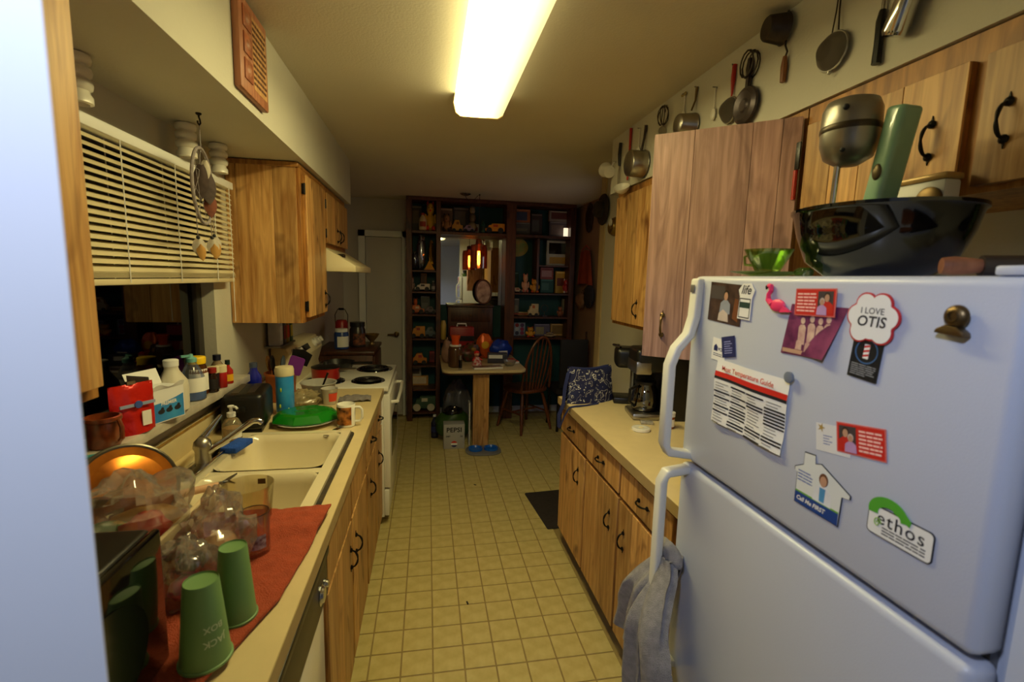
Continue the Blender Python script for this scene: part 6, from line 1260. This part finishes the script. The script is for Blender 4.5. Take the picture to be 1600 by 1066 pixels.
        G().lathe([(0.5, 0), (0.5, 0.06), (0, 0.06)], 30, Matrix.Diagonal((w_, 1, h_, 1)) @ T(0, 0.012, 0.5) @ RX(PI/2) @ Matrix.Diagonal((1, 1, 0.2, 1))).obj('board', mat('map_print', c1, 0.5, var=0.0, col2=c2, scale=9), t)
    elif k_ == 'screen':
        G().box(-w_/2, w_/2, -0.02, 0.02, 0, h_).obj('case', c1m, t, bevel=0.008); G().box(-w_*0.40, w_*0.40, -0.0215, -0.020, h_*0.46, h_*0.90).obj('screen', BLACKG, t); G().box(-w_*0.36, w_*0.36, -0.0215, -0.020, h_*0.08, h_*0.34).obj('keypad', c2m, t)
    elif k_ == 'ring':
        G().tube([(w_*0.45*math.cos(q*PI/12), 0, h_*0.55+w_*0.45*math.sin(q*PI/12)) for q in range(24)], 0.004, 6, closed=True).obj('ring', mat('ring_wire', c1, 0.4, 0.8), t); G().tube([(0, 0, 0.006), (0, 0, h_*0.55-w_*0.45)], 0.004, 6).box(-w_*0.3, w_*0.3, -0.02, 0.02, 0, 0.008).obj('stand', mat('ring_wire', c1, 0.4, 0.8), t)
    elif k_ == 'gridcard':
        G().box(-w_/2, w_/2, -0.004, 0.004, 0, h_).obj('card', c1m, t); cs = [(200, 160, 60), (60, 60, 90), (160, 60, 120), (60, 140, 150), (190, 190, 200), (170, 60, 110), (40, 130, 150), (150, 40, 60), (90, 60, 120)]
        for q in range(9): G().cyl(w_*0.12, 0, 0.002, 12, T((q % 3-1)*w_*0.31, -0.004, h_*(0.2+0.3*(q//3))) @ RX(PI/2)).obj('printed_spot', colmat(cs[q]), t)
for i_, a_ in enumerate(TOYS): toy(*a_, i_)
o = G().box(-0.026, 0.026, -0.010, 0.010, 0, 0.10).obj('night_light', emit('night_light_glow', (255, 236, 200), 1.1), None, (1.545, 5.30, 2.089), bevel=0.006); tag(o, 'small glowing white light at the right end of the top shelf', 'light')
# --- chest and oval picture below the mirror
t = thing('wooden_chest', 'dark wooden chest under the mirror', 'chest', (0.47, 5.36, 0.916))
G().box(-0.25, 0.25, -0.11, 0.11, 0, 0.36).obj('body', DARKX, t, bevel=0.006); G().box(-0.26, 0.26, -0.12, 0.11, 0.36, 0.385).obj('top', DARKX, t, bevel=0.006); G().box(-0.22, 0.22, -0.118, -0.110, 0.20, 0.34).obj('drawer_front', DARKX, t, bevel=0.004); G().ell((0, -0.122, 0.27), (0.02, 0.006, 0.008)).obj('keyhole_plate', BRASSD, t)
t = thing('oval_picture', 'oval framed picture leaning on the mirror', 'picture', (0.618, 5.31, 1.302), (math.radians(-8), 0, 0))
ov = lambda k_: [((0.095+k_)*math.cos(i*PI/16), 0.145+(0.140+k_)*math.sin(i*PI/16)) for i in range(32)]
G().prism(ov(0), -0.008, 0.008, RX(PI/2)).obj('backing', DARKX, t); G().tube([(x, -0.010, z) for x, z in ov(-0.006)], 0.010, 8, closed=True).obj('frame', mat('frame_umber', (84, 56, 50), 0.4), t); G().prism(ov(-0.014), 0.008, 0.010, RX(PI/2)).obj('print', mat('portrait_print', (196, 176, 166), 0.5, var=0.0, col2=(120, 96, 96), scale=14), t)
o = G().lathe([(0.026, 0), (0.030, 0.006), (0.032, 0.16), (0.022, 0.20), (0.02, 0.21), (0, 0.21)], 20).obj('ceramic_vase', mat('cream_vase', (206, 176, 90), 0.35), None, (0.172, 5.26, 0.916)); tag(o, 'cream vase beside the dark chest', 'vase')
# --- pendant lamp
t = thing('pendant_lamp', 'amber glass pendant lamp with bare bulb above the table', 'lamp', (0.515, 4.90, 1.700))
AMG = clear('amber_glass', (220, 130, 62), 0.06, 0.03, body=(120, 50, 16), gloss=0.5)
G().lathe([(0.086, 0.0), (0.088, 0.02), (0.088, 0.20), (0.080, 0.235), (0.034, 0.245), (0.030, 0.285)], 32).obj('shade', AMG, t, ang=50)
G().lathe([(0.030, 0.255), (0.032, 0.285), (0.026, 0.295), (0.008, 0.30), (0, 0.30)], 20).obj('cap', mat('copper_cap', (150, 84, 50), 0.35, 0.9), t); G().cyl(0.018, 0.175, 0.256, 16).obj('socket', mat('copper_cap', (150, 84, 50), 0.35, 0.9), t)
G().lathe([(0.0, 0.032), (0.010, 0.036), (0.015, 0.06), (0.015, 0.14), (0.013, 0.175)], 18).obj('bulb', emit('bulb_glow', (255, 200, 130), 32.0), t)
G().tube([(0, 0, 0.30), (0, 0, 0.735), (-0.02, 0.0, 0.722), (-0.09, -0.01, 0.640), (-0.14, -0.02, 0.70), (-0.145, -0.02, 0.730)], 0.003, 6).obj('cord', mat('brown_cord', (60, 44, 34), 0.6), t); G().lathe([(0.055, 0.738), (0.055, 0.730), (0.03, 0.716), (0, 0.714)], 20, T(-0.145, -0.02, 0)).obj('canopy', CHROME, t); G().tube([(0, 0, 0.738), (0, 0, 0.728)], 0.008, 8).obj('hook', DKIR, t)
# --- peninsula table
t = thing('peninsula_table', 'cream rounded table on a wide wooden post', 'table', (0.53, 4.75, 0.004))
P = [(-0.40, 0.445), (-0.40, -0.36)] + [(-0.30+0.10*math.cos(a), -0.37+0.10*math.sin(a)) for a in [PI+i*PI/12 for i in range(7)]] + [(0.30+0.10*math.cos(a), -0.37+0.10*math.sin(a)) for a in [1.5*PI+i*PI/12 for i in range(7)]] + [(0.40, 0.445)]
G().prism(P, 0.722, 0.746).obj('top', LAM, t, bevel=0.003); G().prism([(x*0.996, y*0.996) for x, y in P], 0.708, 0.722).obj('underframe', DARKX, t)
pp = G().box(-0.105, 0.047, -0.395, -0.300, 0.0, 0.708).obj('post', WOODF, t, bevel=0.004)
for k_ in range(3): G().box(-0.105+k_*0.0507, -0.105+(k_+1)*0.0507-0.001, -0.401, -0.395, 0, 0.708).obj('board', WOOD, pp, bevel=0.001, seg=1)
ZT = 0.7515
t = thing('drink_jug', 'brown plastic drink jug with orange cap on the table', 'jug', (0.262, 4.49, ZT)); G().lathe([(0.060, 0), (0.066, 0.006), (0.068, 0.17), (0.058, 0.20), (0.050, 0.205)], 24).obj('body', clear('tea_jug', (150, 110, 80), 0.5, body=(120, 84, 60)), t, ang=50); G().lathe([(0.056, 0.196), (0.056, 0.214), (0.040, 0.216)], 24).obj('collar', WHITE, t); G().lathe([(0.036, 0.214), (0.036, 0.26), (0.046, 0.285), (0.046, 0.305), (0, 0.307)], 20).obj('cap', mat('orange_cap', (230, 84, 20), 0.4), t)
t = thing('pepper_grinder', 'slim steel and black grinder beside the drink jug', 'grinder', (0.300, 4.335, ZT)); G().cyl(0.016, 0, 0.11, 16).obj('body', BLACKG, t); G().lathe([(0.018, 0.0), (0.018, 0.02)], 16).obj('base', CHROME, t); G().lathe([(0.017, 0.095), (0.017, 0.135), (0.008, 0.142), (0, 0.142)], 16).obj('head', CHROME, t)
t = thing('magazine', 'glossy magazine lying at the front of the table', 'magazine', (0.560, 4.405, ZT), 0.15); G().box(-0.14, 0.14, -0.05, 0.05, 0, 0.016).obj('pages', PAPER, t); G().box(-0.14, 0.14, -0.05, 0.05, 0.016, 0.018).obj('cover', mat('cover_print', (150, 110, 80), 0.3, var=0.0, col2=(30, 40, 60), scale=16), t)
t = thing('doll', 'small doll in red and white clothes on the table', 'doll', (0.475, 4.560, ZT+0.002), 0.3); G().lathe([(0.05, 0), (0.045, 0.03), (0.022, 0.08), (0, 0.085)], 18).obj('dress', mat('doll_dress', (190, 30, 30), 0.6, var=0.0, col2=(226, 210, 206), scale=40), t); hd = G().ell((0, 0, 0.108), 0.026).obj('head', colmat((214, 150, 120)), t); G().ell((0, 0.004, 0.120), (0.028, 0.028, 0.022)).obj('hat', REDP, hd)
for s_ in (-1, 1): G().tube([(s_*0.018, 0, 0.075), (s_*0.05, -0.02, 0.05)], 0.008, 8).obj('arm', REDP, t)
t = thing('clear_bowl', 'clear plastic bowl at the right end of the table', 'bowl', (0.800, 4.530, ZT)); G().lathe([(0.035, 0), (0.04, 0.003), (0.068, 0.050), (0.066, 0.050), (0.036, 0.006), (0, 0.006)], 26).obj('shell', clear('clear_bowl', (226, 224, 220), 0.15), t, ang=50); G().ell((0, 0, 0.02), (0.04, 0.04, 0.014)).obj('wrapped_candy', mat('candy', (190, 150, 60), 0.4, var=0.5, scale=60), t)
t = thing('gift_box', 'grey box with white label at the back of the table', 'box', (0.700, 4.700, ZT), -0.1); G().box(-0.10, 0.10, -0.05, 0.05, 0, 0.10).obj('carton', colmat((60, 60, 74)), t, bevel=0.003); G().box(-0.09, 0.05, -0.0515, -0.05, 0.05, 0.085).obj('printed_label', PAPER, t)
o = G().box(-0.05, 0.05, -0.035, 0.035, 0, 0.006).obj('note_pad', PAPER, None, (0.690, 4.545, ZT), (0, 0, 0.3)); tag(o, 'white note pad beside the clear bowl', 'notepad')
t = thing('snack_bag', 'blue snack bag lying on the table', 'bag', (0.760, 4.890, ZT), 0.3); G().bag((0, 0, 0.10), (0.12, 0.06, 0.105), 0.22, 2, 41, 22, 14, flat=0.92).obj('film', mat('blue_film', (26, 60, 170), 0.3, 0.2), t, ang=40); G().box(-0.05, 0.05, -0.066, -0.062, 0.06, 0.10).obj('printed_label', PAPER, t)
t = thing('snack_bag', 'orange snack bag standing upright on the table', 'bag', (0.600, 4.960, ZT), 0.0); G().bag((0, 0, 0.13), (0.085, 0.045, 0.135), 0.2, 2, 43, 22, 14, flat=0.94).obj('film', mat('orange_film', (226, 96, 24), 0.3, 0.2), t, ang=40); G().cyl(0.04, 0, 0.004, 18, T(0, -0.050, 0.15) @ RX(PI/2)).obj('printed_label', mat('yellow_label', (236, 176, 30), 0.5), t)
t = thing('snack_bag', 'dark red and green gift bag behind the doll', 'bag', (0.430, 4.780, ZT), 0.2); G().bag((0, 0, 0.09), (0.10, 0.06, 0.095), 0.3, 3, 47, 22, 14, flat=0.92).obj('film', mat('xmas_film', (110, 20, 30), 0.4, 0.1, var=0.0, col2=(40, 66, 30), scale=18), t, ang=40); G().ell((0.02, -0.05, 0.13), (0.03, 0.015, 0.02)).obj('bow', mat('gold_bow', (150, 110, 40), 0.4), t)
t = thing('tool_case', 'red case with black band at the back of the table', 'case', (0.360, 5.060, ZT)); G().box(-0.13, 0.13, -0.06, 0.06, 0, 0.33).obj('body', mat('case_red', (150, 18, 20), 0.4), t, bevel=0.012); G().box(-0.132, 0.132, -0.062, 0.062, 0.18, 0.235).obj('band', BLACKP, t); G().tube([(-0.05, 0, 0.33), (-0.045, 0, 0.36), (0.045, 0, 0.36), (0.05, 0, 0.33)], 0.008, 8).obj('handle', WHITE, t)
t = thing('tote_bag', 'pink beige cloth bag at the left end of the table', 'bag', (0.195, 4.720, ZT)); G().bag((0, 0, 0.11), (0.055, 0.075, 0.115), 0.25, 2, 51, 22, 14, flat=0.93).obj('body', mat('pink_cloth', (170, 130, 110), 0.9, var=0.3, scale=16), t, ang=60); G().tube([(0, -0.03, 0.20), (0.0, -0.02, 0.25), (0, 0.02, 0.25), (0, 0.03, 0.20)], 0.006, 6).obj('strap', mat('pink_cloth', (170, 130, 110), 0.9), t)
t = thing('picture_book', 'flat red and white book at the far right of the table', 'book', (0.850, 4.720, ZT), 0.2); G().box(-0.05, 0.05, -0.09, 0.09, 0, 0.02).obj('pages', PAPER, t); G().box(-0.05, 0.05, -0.09, 0.09, 0.02, 0.023).obj('cover', REDP, t)
# --- under the table
t = thing('soda_carton', 'silver soda carton standing on the floor below the table', 'carton', (0.246, 4.355, 0.0035)); SILV = mat('silver_carton', (172, 170, 168), 0.45, 0.1)
G().box(-0.098, 0.098, -0.064, 0.064, 0, 0.236).obj('carton', SILV, t, bevel=0.003); text('lettering', 'PEPSI', 0.062, BLACKI, t, (0, -0.0648, 0.182), (PI/2, 0, 0), bold=0.0016, space=1.05)
text('lettering', 'DIET', 0.020, BLACKI, t, (-0.055, -0.0648, 0.122), (PI/2, 0, 0), bold=0.0006); text('lettering', '16', 0.026, BLACKI, t, (0.066, -0.0648, 0.122), (PI/2, 0, 0), bold=0.0006)
em = G().cyl(0.030, 0, 0.0012, 22, T(0, -0.0642, 0.048) @ RX(PI/2)).obj('emblem', PAPER, t)
G().prism([(0.030*math.cos(a), 0.030*math.sin(a)) for a in [0.35+i*(PI-0.7)/10 for i in range(11)]], 0, 0.0006, T(0, -0.0654, 0.048) @ RX(PI/2)).obj('emblem_top', REDP, em); G().prism([(0.030*math.cos(a), 0.030*math.sin(a)) for a in [PI+0.35+i*(PI-0.7)/10 for i in range(11)]], 0, 0.0006, T(0, -0.0654, 0.048) @ RX(PI/2)).obj('emblem_bottom', NAVYP, em)
t = thing('grocery_bag', 'dark green shopping bag behind the soda carton', 'bag', (0.245, 4.540, 0.0035)); G().bag((0, 0, 0.155), (0.165, 0.10, 0.165), 0.18, 2, 61, 24, 16, flat=0.94).obj('sack', mat('green_sack', (44, 76, 16), 0.5, var=0.2), t, ang=50); G().bag((0.0, -0.02, 0.30), (0.09, 0.06, 0.05), 0.3, 3, 62, 18, 12).obj('dark_bottles', BLACKG, t, ang=40)
t = thing('grocery_bag', 'pale clear sack slumped under the table', 'bag', (0.300, 4.790, 0.0035)); G().bag((0, 0, 0.26), (0.15, 0.12, 0.29), 0.25, 2.5, 66, 24, 18, flat=0.90).obj('sack', clear('pale_sack', (190, 190, 194), 0.45, 0.2, body=(120, 120, 126)), t, ang=40); G().bag((0, 0, 0.14), (0.10, 0.09, 0.13), 0.2, 2, 68, 16, 10).obj('contents', colmat((96, 90, 100)), t)
t = thing('water_bottle', 'clear water bottles pack with blue labels under the table', 'bottle', (0.070, 4.640, 0.0035)); G().lathe([(0.034, 0), (0.036, 0.004), (0.036, 0.15), (0.014, 0.20), (0.013, 0.22)], 18).obj('body', clear('water_plastic', (170, 176, 200), 0.25, body=(60, 60, 110)), t, ang=50); G().lathe([(0.0365, 0.06), (0.0365, 0.12)], 18, cap=False).obj('label_band', NAVYP, t); G().cyl(0.016, 0.215, 0.235, 14).obj('cap', WHITE, t)
t['label'] = 'clear water bottle with blue label left of the green shopping bag'
o = G().box(-0.006, 0.006, -0.05, 0.05, 0, 0.42).obj('folded_board', mat('white_board', (196, 192, 190), 0.5), None, (0.395, 4.42, 0.0035)); tag(o, 'thin white folded board standing against the table post', 'board')
t = thing('pet_feeder', 'blue double pet bowl on a grey oval tray', 'pet bowl', (0.512, 4.205, 0.0035)); G().prism([(0.165*math.copysign(abs(math.cos(a))**0.6, math.cos(a)), 0.125*math.copysign(abs(math.sin(a))**0.8, math.sin(a))) for a in [i*PI/16 for i in range(32)]], 0, 0.014).obj('tray', GREY, t, bevel=0.004)
for s_ in (-1, 1): G().lathe([(0.060, 0.014), (0.068, 0.016), (0.066, 0.034), (0.060, 0.034), (0.050, 0.018), (0, 0.017)], 24, T(s_*0.072, 0.01, 0)).obj('bowl', mat('pet_blue', (20, 96, 190), 0.3), t, ang=50)
# --- chairs
t = thing('windsor_chair', 'wooden windsor chair with arched spindle back at the table', 'chair', (1.03, 4.865, 0.0035), math.radians(28))
CHW = wood('chair_oak', (120, 66, 34), (84, 42, 22), (56, 28, 16), rough=0.35, spread=0.1)
G().prism([(0.215*math.copysign(abs(math.cos(a))**0.7, math.cos(a)), 0.205*math.copysign(abs(math.sin(a))**0.7, math.sin(a))) for a in [i*PI/16 for i in range(32)]], 0.425, 0.460).obj('seat', CHW, t, bevel=0.010, seg=3)
for sx, sy in ((-1, 1), (1, 1), (-1, -1), (1, -1)): G().tube([(sx*0.13, sy*0.12, 0.43), (sx*0.17, sy*0.165, 0.22), (sx*0.205, sy*0.205, 0.0)], [0.015, 0.021, 0.013], 10).obj('leg', CHW, t)
G().tube([(-0.17, -0.165, 0.20), (-0.175, 0.165, 0.20)], 0.010, 8).obj('stretcher', CHW, t); G().tube([(0.17, -0.165, 0.20), (0.175, 0.165, 0.20)], 0.010, 8).obj('stretcher', CHW, t); G().tube([(-0.17, 0.0, 0.20), (0.17, 0.0, 0.20)], 0.010, 8).obj('stretcher', CHW, t)
ar = [(0.19*math.cos(a)*(1.0 if math.sin(a) < 0.9 else 1.0), -0.17-0.10*(0.04+0.96*math.sin(a)), 0.46+0.56*math.sin(a)**0.8) for a in [i*PI/18 for i in range(19)]]
G().tube(ar, 0.013, 8).obj('back_hoop', CHW, t)
for k_ in range(7):
    x = (k_-3)*0.048; tt = math.sqrt(max(0, 1-(x*1.15/0.19)**2)); G().tube([(x*0.8, -0.165, 0.455), (x*1.0, -0.17-0.05*tt, 0.46+0.26*tt), (x*1.15, -0.17-0.10*tt, 0.46+0.55*tt**0.8)], [0.008, 0.010, 0.006], 8).obj('spindle', CHW, t)
t = thing('dining_chair', 'black upholstered chair between windsor chair and right wall', 'chair', (1.49, 4.86, 0.0035), math.radians(4)); BLF = mat('black_upholstery', (26, 24, 26), 0.8, var=0.2)
G().box(-0.17, 0.16, -0.18, 0.20, 0.40, 0.47).obj('seat', BLF, t, bevel=0.02, seg=3); G().box(-0.155, 0.155, -0.205, -0.165, 0.47, 0.99).obj('backrest', BLF, t, bevel=0.018, seg=3)
for sx, sy in ((-1, 1), (1, 1), (-1, -1), (1, -1)): G().tube([(sx*0.14, sy*0.15, 0.41), (sx*0.15, sy*0.165, 0.0)], 0.014, 8).obj('leg', BLACKP, t)
# --- chest of drawers past the stove with jars
t = thing('dresser', 'dark wooden dresser past the stove', 'dresser', (-0.675, 4.33, 0.004)); G().box(-0.235, 0.225, -0.30, 0.30, 0, 0.94).obj('body', DARKX, t, bevel=0.004); G().box(-0.240, 0.240, -0.315, 0.315, 0.94, 0.970).obj('top', DARKX, t, bevel=0.006)
for z in (0.06, 0.36, 0.66): dr = G().box(0.225, 0.238, -0.28, 0.28, z, z+0.26).obj('drawer', DARKX, t, bevel=0.004); G().ell((0.246, 0, z+0.13), (0.012, 0.014, 0.014)).obj('knob', BRASSD, dr)
ZD = 0.975
bottle('vitamin_jar', 'white-labelled blue jar on the dark dresser', (-0.722, 4.180, ZD), [(0.055, 0), (0.060, 0.004), (0.060, 0.13), (0.05, 0.15)], mat('jar_blue', (30, 60, 130), 0.3), [(0.052, 0.146), (0.052, 0.172), (0, 0.173)], WHITE, ([(0.0606, 0.02), (0.0606, 0.11)], (-2.0, -0.2)), PAPER, cat='jar')
bottle('protein_jar', 'large black jar with wide black lid on the dark dresser', (-0.610, 4.320, ZD), [(0.062, 0), (0.068, 0.004), (0.068, 0.15), (0.058, 0.17), (0.058, 0.18)], mat('jar_dark', (40, 34, 34), 0.3), [(0.064, 0.178), (0.064, 0.215), (0, 0.216)], BLACKP, ([(0.0686, 0.02), (0.0686, 0.12)], (-2.0, -0.2)), mat('jar_label', (150, 84, 50), 0.5, var=0.0, col2=(30, 24, 26), scale=30), cat='jar')
t = thing('red_lantern', 'red tin lantern with wire handle on the dark dresser', 'lantern', (-0.760, 4.420, ZD)); G().lathe([(0.05, 0), (0.055, 0.004), (0.055, 0.20), (0.04, 0.225), (0, 0.23)], 20).obj('body', mat('lantern_red', (150, 28, 26), 0.4), t, ang=40); G().tube([(-0.052, 0, 0.19), (-0.055, 0, 0.27), (-0.03, 0, 0.32), (0.03, 0, 0.32), (0.055, 0, 0.27), (0.052, 0, 0.19)], 0.004, 6).obj('wire_handle', DKIR, t); G().tube([(-0.022, 0, 0.322), (0.022, 0, 0.322)], 0.010, 8).obj('grip', BLACKP, t)
t = thing('glass_dish', 'gilded glass dish at the corner of the dark dresser', 'dish', (-0.500, 4.420, ZD)); G().lathe([(0.028, 0), (0.03, 0.01), (0.016, 0.03), (0.05, 0.07), (0.068, 0.10), (0.065, 0.10), (0.04, 0.066), (0, 0.04)], 24).obj('bowl', mat('gilt_glass', (130, 104, 60), 0.2, 0.5), t, ang=50); G().lathe([(0.020, 0.028), (0.020, 0.034)], 16).obj('stem_ring', BRASSD, t)
# --- things hanging on the right walls
t = thing('straw_hat', 'dark round hat hanging at the wall corner', 'hat', (XR-0.014, 3.735, 2.175)); G().lathe([(0.125, 0.0), (0.120, 0.012), (0.070, 0.018), (0.064, 0.060), (0.045, 0.075), (0, 0.078)], 28, FACE).obj('crown_and_brim', mat('hat_brown', (46, 36, 30), 0.9, var=0.3, scale=60), t, ang=50); G().lathe([(0.0708, 0.020), (0.0685, 0.032)], 24, FACE, False).obj('hat_band', BLACKI, t)
t = thing('cake_mould', 'brass ring mould hanging beside the wall cabinet', 'mould', (XR-0.002, 3.48, 2.015)); G().lathe([(0.070, 0), (0.072, 0.01), (0.055, 0.045), (0.030, 0.040), (0.020, 0.01), (0, 0.01)], 24, FACE).obj('ring', mat('brass_mould', (150, 120, 60), 0.35, 0.8), t, ang=50); G().ell((-0.045, 0.0, 0.03), (0.012, 0.03, 0.03)).obj('centre', ENW, t)
t = thing('iron_platter', 'dark oval platter hanging on the dining wall', 'platter', (XD-0.002, 4.98, 2.27)); G().lathe([(0.0, 0.010), (0.08, 0.010), (0.11, 0.018), (0.115, 0.014), (0.112, 0.0)], 28, Matrix.Diagonal((1, 1, 1.35, 1)) @ FACE).obj('dish', mat('platter_brown', (60, 44, 34), 0.4, var=0.2), t, ang=50); G().tube([(-0.006, 0, 0.15), (-0.006, 0, 0.165)], 0.003, 6).obj('wire', DKIR, t)
t = thing('apron', 'rust red apron hanging on the dining wall', 'apron', (XD-0.015, 4.97, 1.93)); G().grid(lambda u, v: (-0.03-0.02*math.sin(u*12)*v, (u-0.5)*(0.30+0.24*v), -0.36*v-0.03*abs(u-0.5)), 24, 10).obj('cloth', mat('rust_cloth', (150, 62, 34), 0.9, var=0.25, scale=12), t, solid=0.004, ang=70); G().tube([(-0.025, -0.14, 0), (-0.02, 0.0, 0.05), (-0.025, 0.14, 0)], 0.004, 6).obj('neck_loop', REDP, t)
t = thing('oven_mitts', 'dark oven mitts hanging below the apron', 'mitts', (XD-0.012, 4.78, 1.52)); G().bag((-0.035, 0.0, -0.08), (0.035, 0.13, 0.12), 0.25, 3, 71, 18, 12).obj('mitt', mat('mitt_black', (30, 26, 30), 0.9), t, ang=60); G().tube([(-0.01, 0, 0.03), (-0.02, 0.01, 0.06), (-0.01, 0.0, 0.035)], 0.003, 6).obj('loop', DKIR, t)
t = thing('cloth_bag', 'beige peg bag hanging low on the dining wall', 'bag', (XD-0.012, 5.06, 1.40)); G().bag((-0.035, 0.0, -0.02), (0.035, 0.12, 0.08), 0.3, 3, 74, 18, 12).obj('sack', mat('beige_cloth', (150, 116, 96), 0.9, var=0.3, scale=20), t, ang=60); G().tube([(-0.01, -0.05, 0.05), (-0.01, 0.0, 0.10), (-0.01, 0.05, 0.05)], 0.003, 6).obj('loop', DKIR, t)
t = thing('fly_swatter', 'yellow fly swatter with blue handle on the dining wall', 'fly swatter', (XD-0.004, 4.60, 1.40)); G().prism(rrect(-0.045, 0.045, -0.11, 0.03, 0.02), 0, 0.004, Matrix(((0, 0, -1, 0), (1, 0, 0, 0), (0, 1, 0, 0), (0, 0, 0, 1)))).obj('paddle', mat('yellow_mesh', (190, 160, 60), 0.6, bump=0.6, bscale=300), t); G().tube([(-0.004, 0, -0.10), (-0.004, 0.0, -0.20)], 0.004, 6).obj('stem', STEEL, t); G().tube([(-0.006, 0, -0.19), (-0.006, 0.0, -0.34)], 0.012, 8).obj('handle', mat('blue_handle', (30, 60, 150), 0.4), t)
t = thing('hand_broom', 'small dark whisk broom hanging low on the dining wall', 'broom', (XD-0.006, 4.90, 1.05)); G().tube([(-0.012, 0, 0), (-0.012, 0, -0.12)], 0.010, 8).obj('handle', DARKX, t); G().prism([(-0.03, 0), (0.03, 0), (0.06, -0.13), (-0.06, -0.13)], 0.0, 0.024, T(0, 0, -0.11) @ Matrix(((0, 0, -1, 0), (1, 0, 0, 0), (0, 1, 0, 0), (0, 0, 0, 1)))).obj('bristles', mat('bristle', (80, 60, 40), 0.9, var=0.3, scale=60), t)

# --- scraps on the floor
for x_, y_, a_, lb in ((0.196, 2.150, 0.2, 'tiny dark scrap on the floor tiles nearest the camera'), (0.365, 3.490, 0.9, 'tiny dark crumb on the floor tiles halfway to the table')):
    o = G().box(-0.004, 0.004, -0.011, 0.011, 0, 0.004).obj('floor_scrap', BLACKI, None, (x_, y_, 0.0032), (0, 0, a_), bevel=0.001); tag(o, lb, 'scrap')
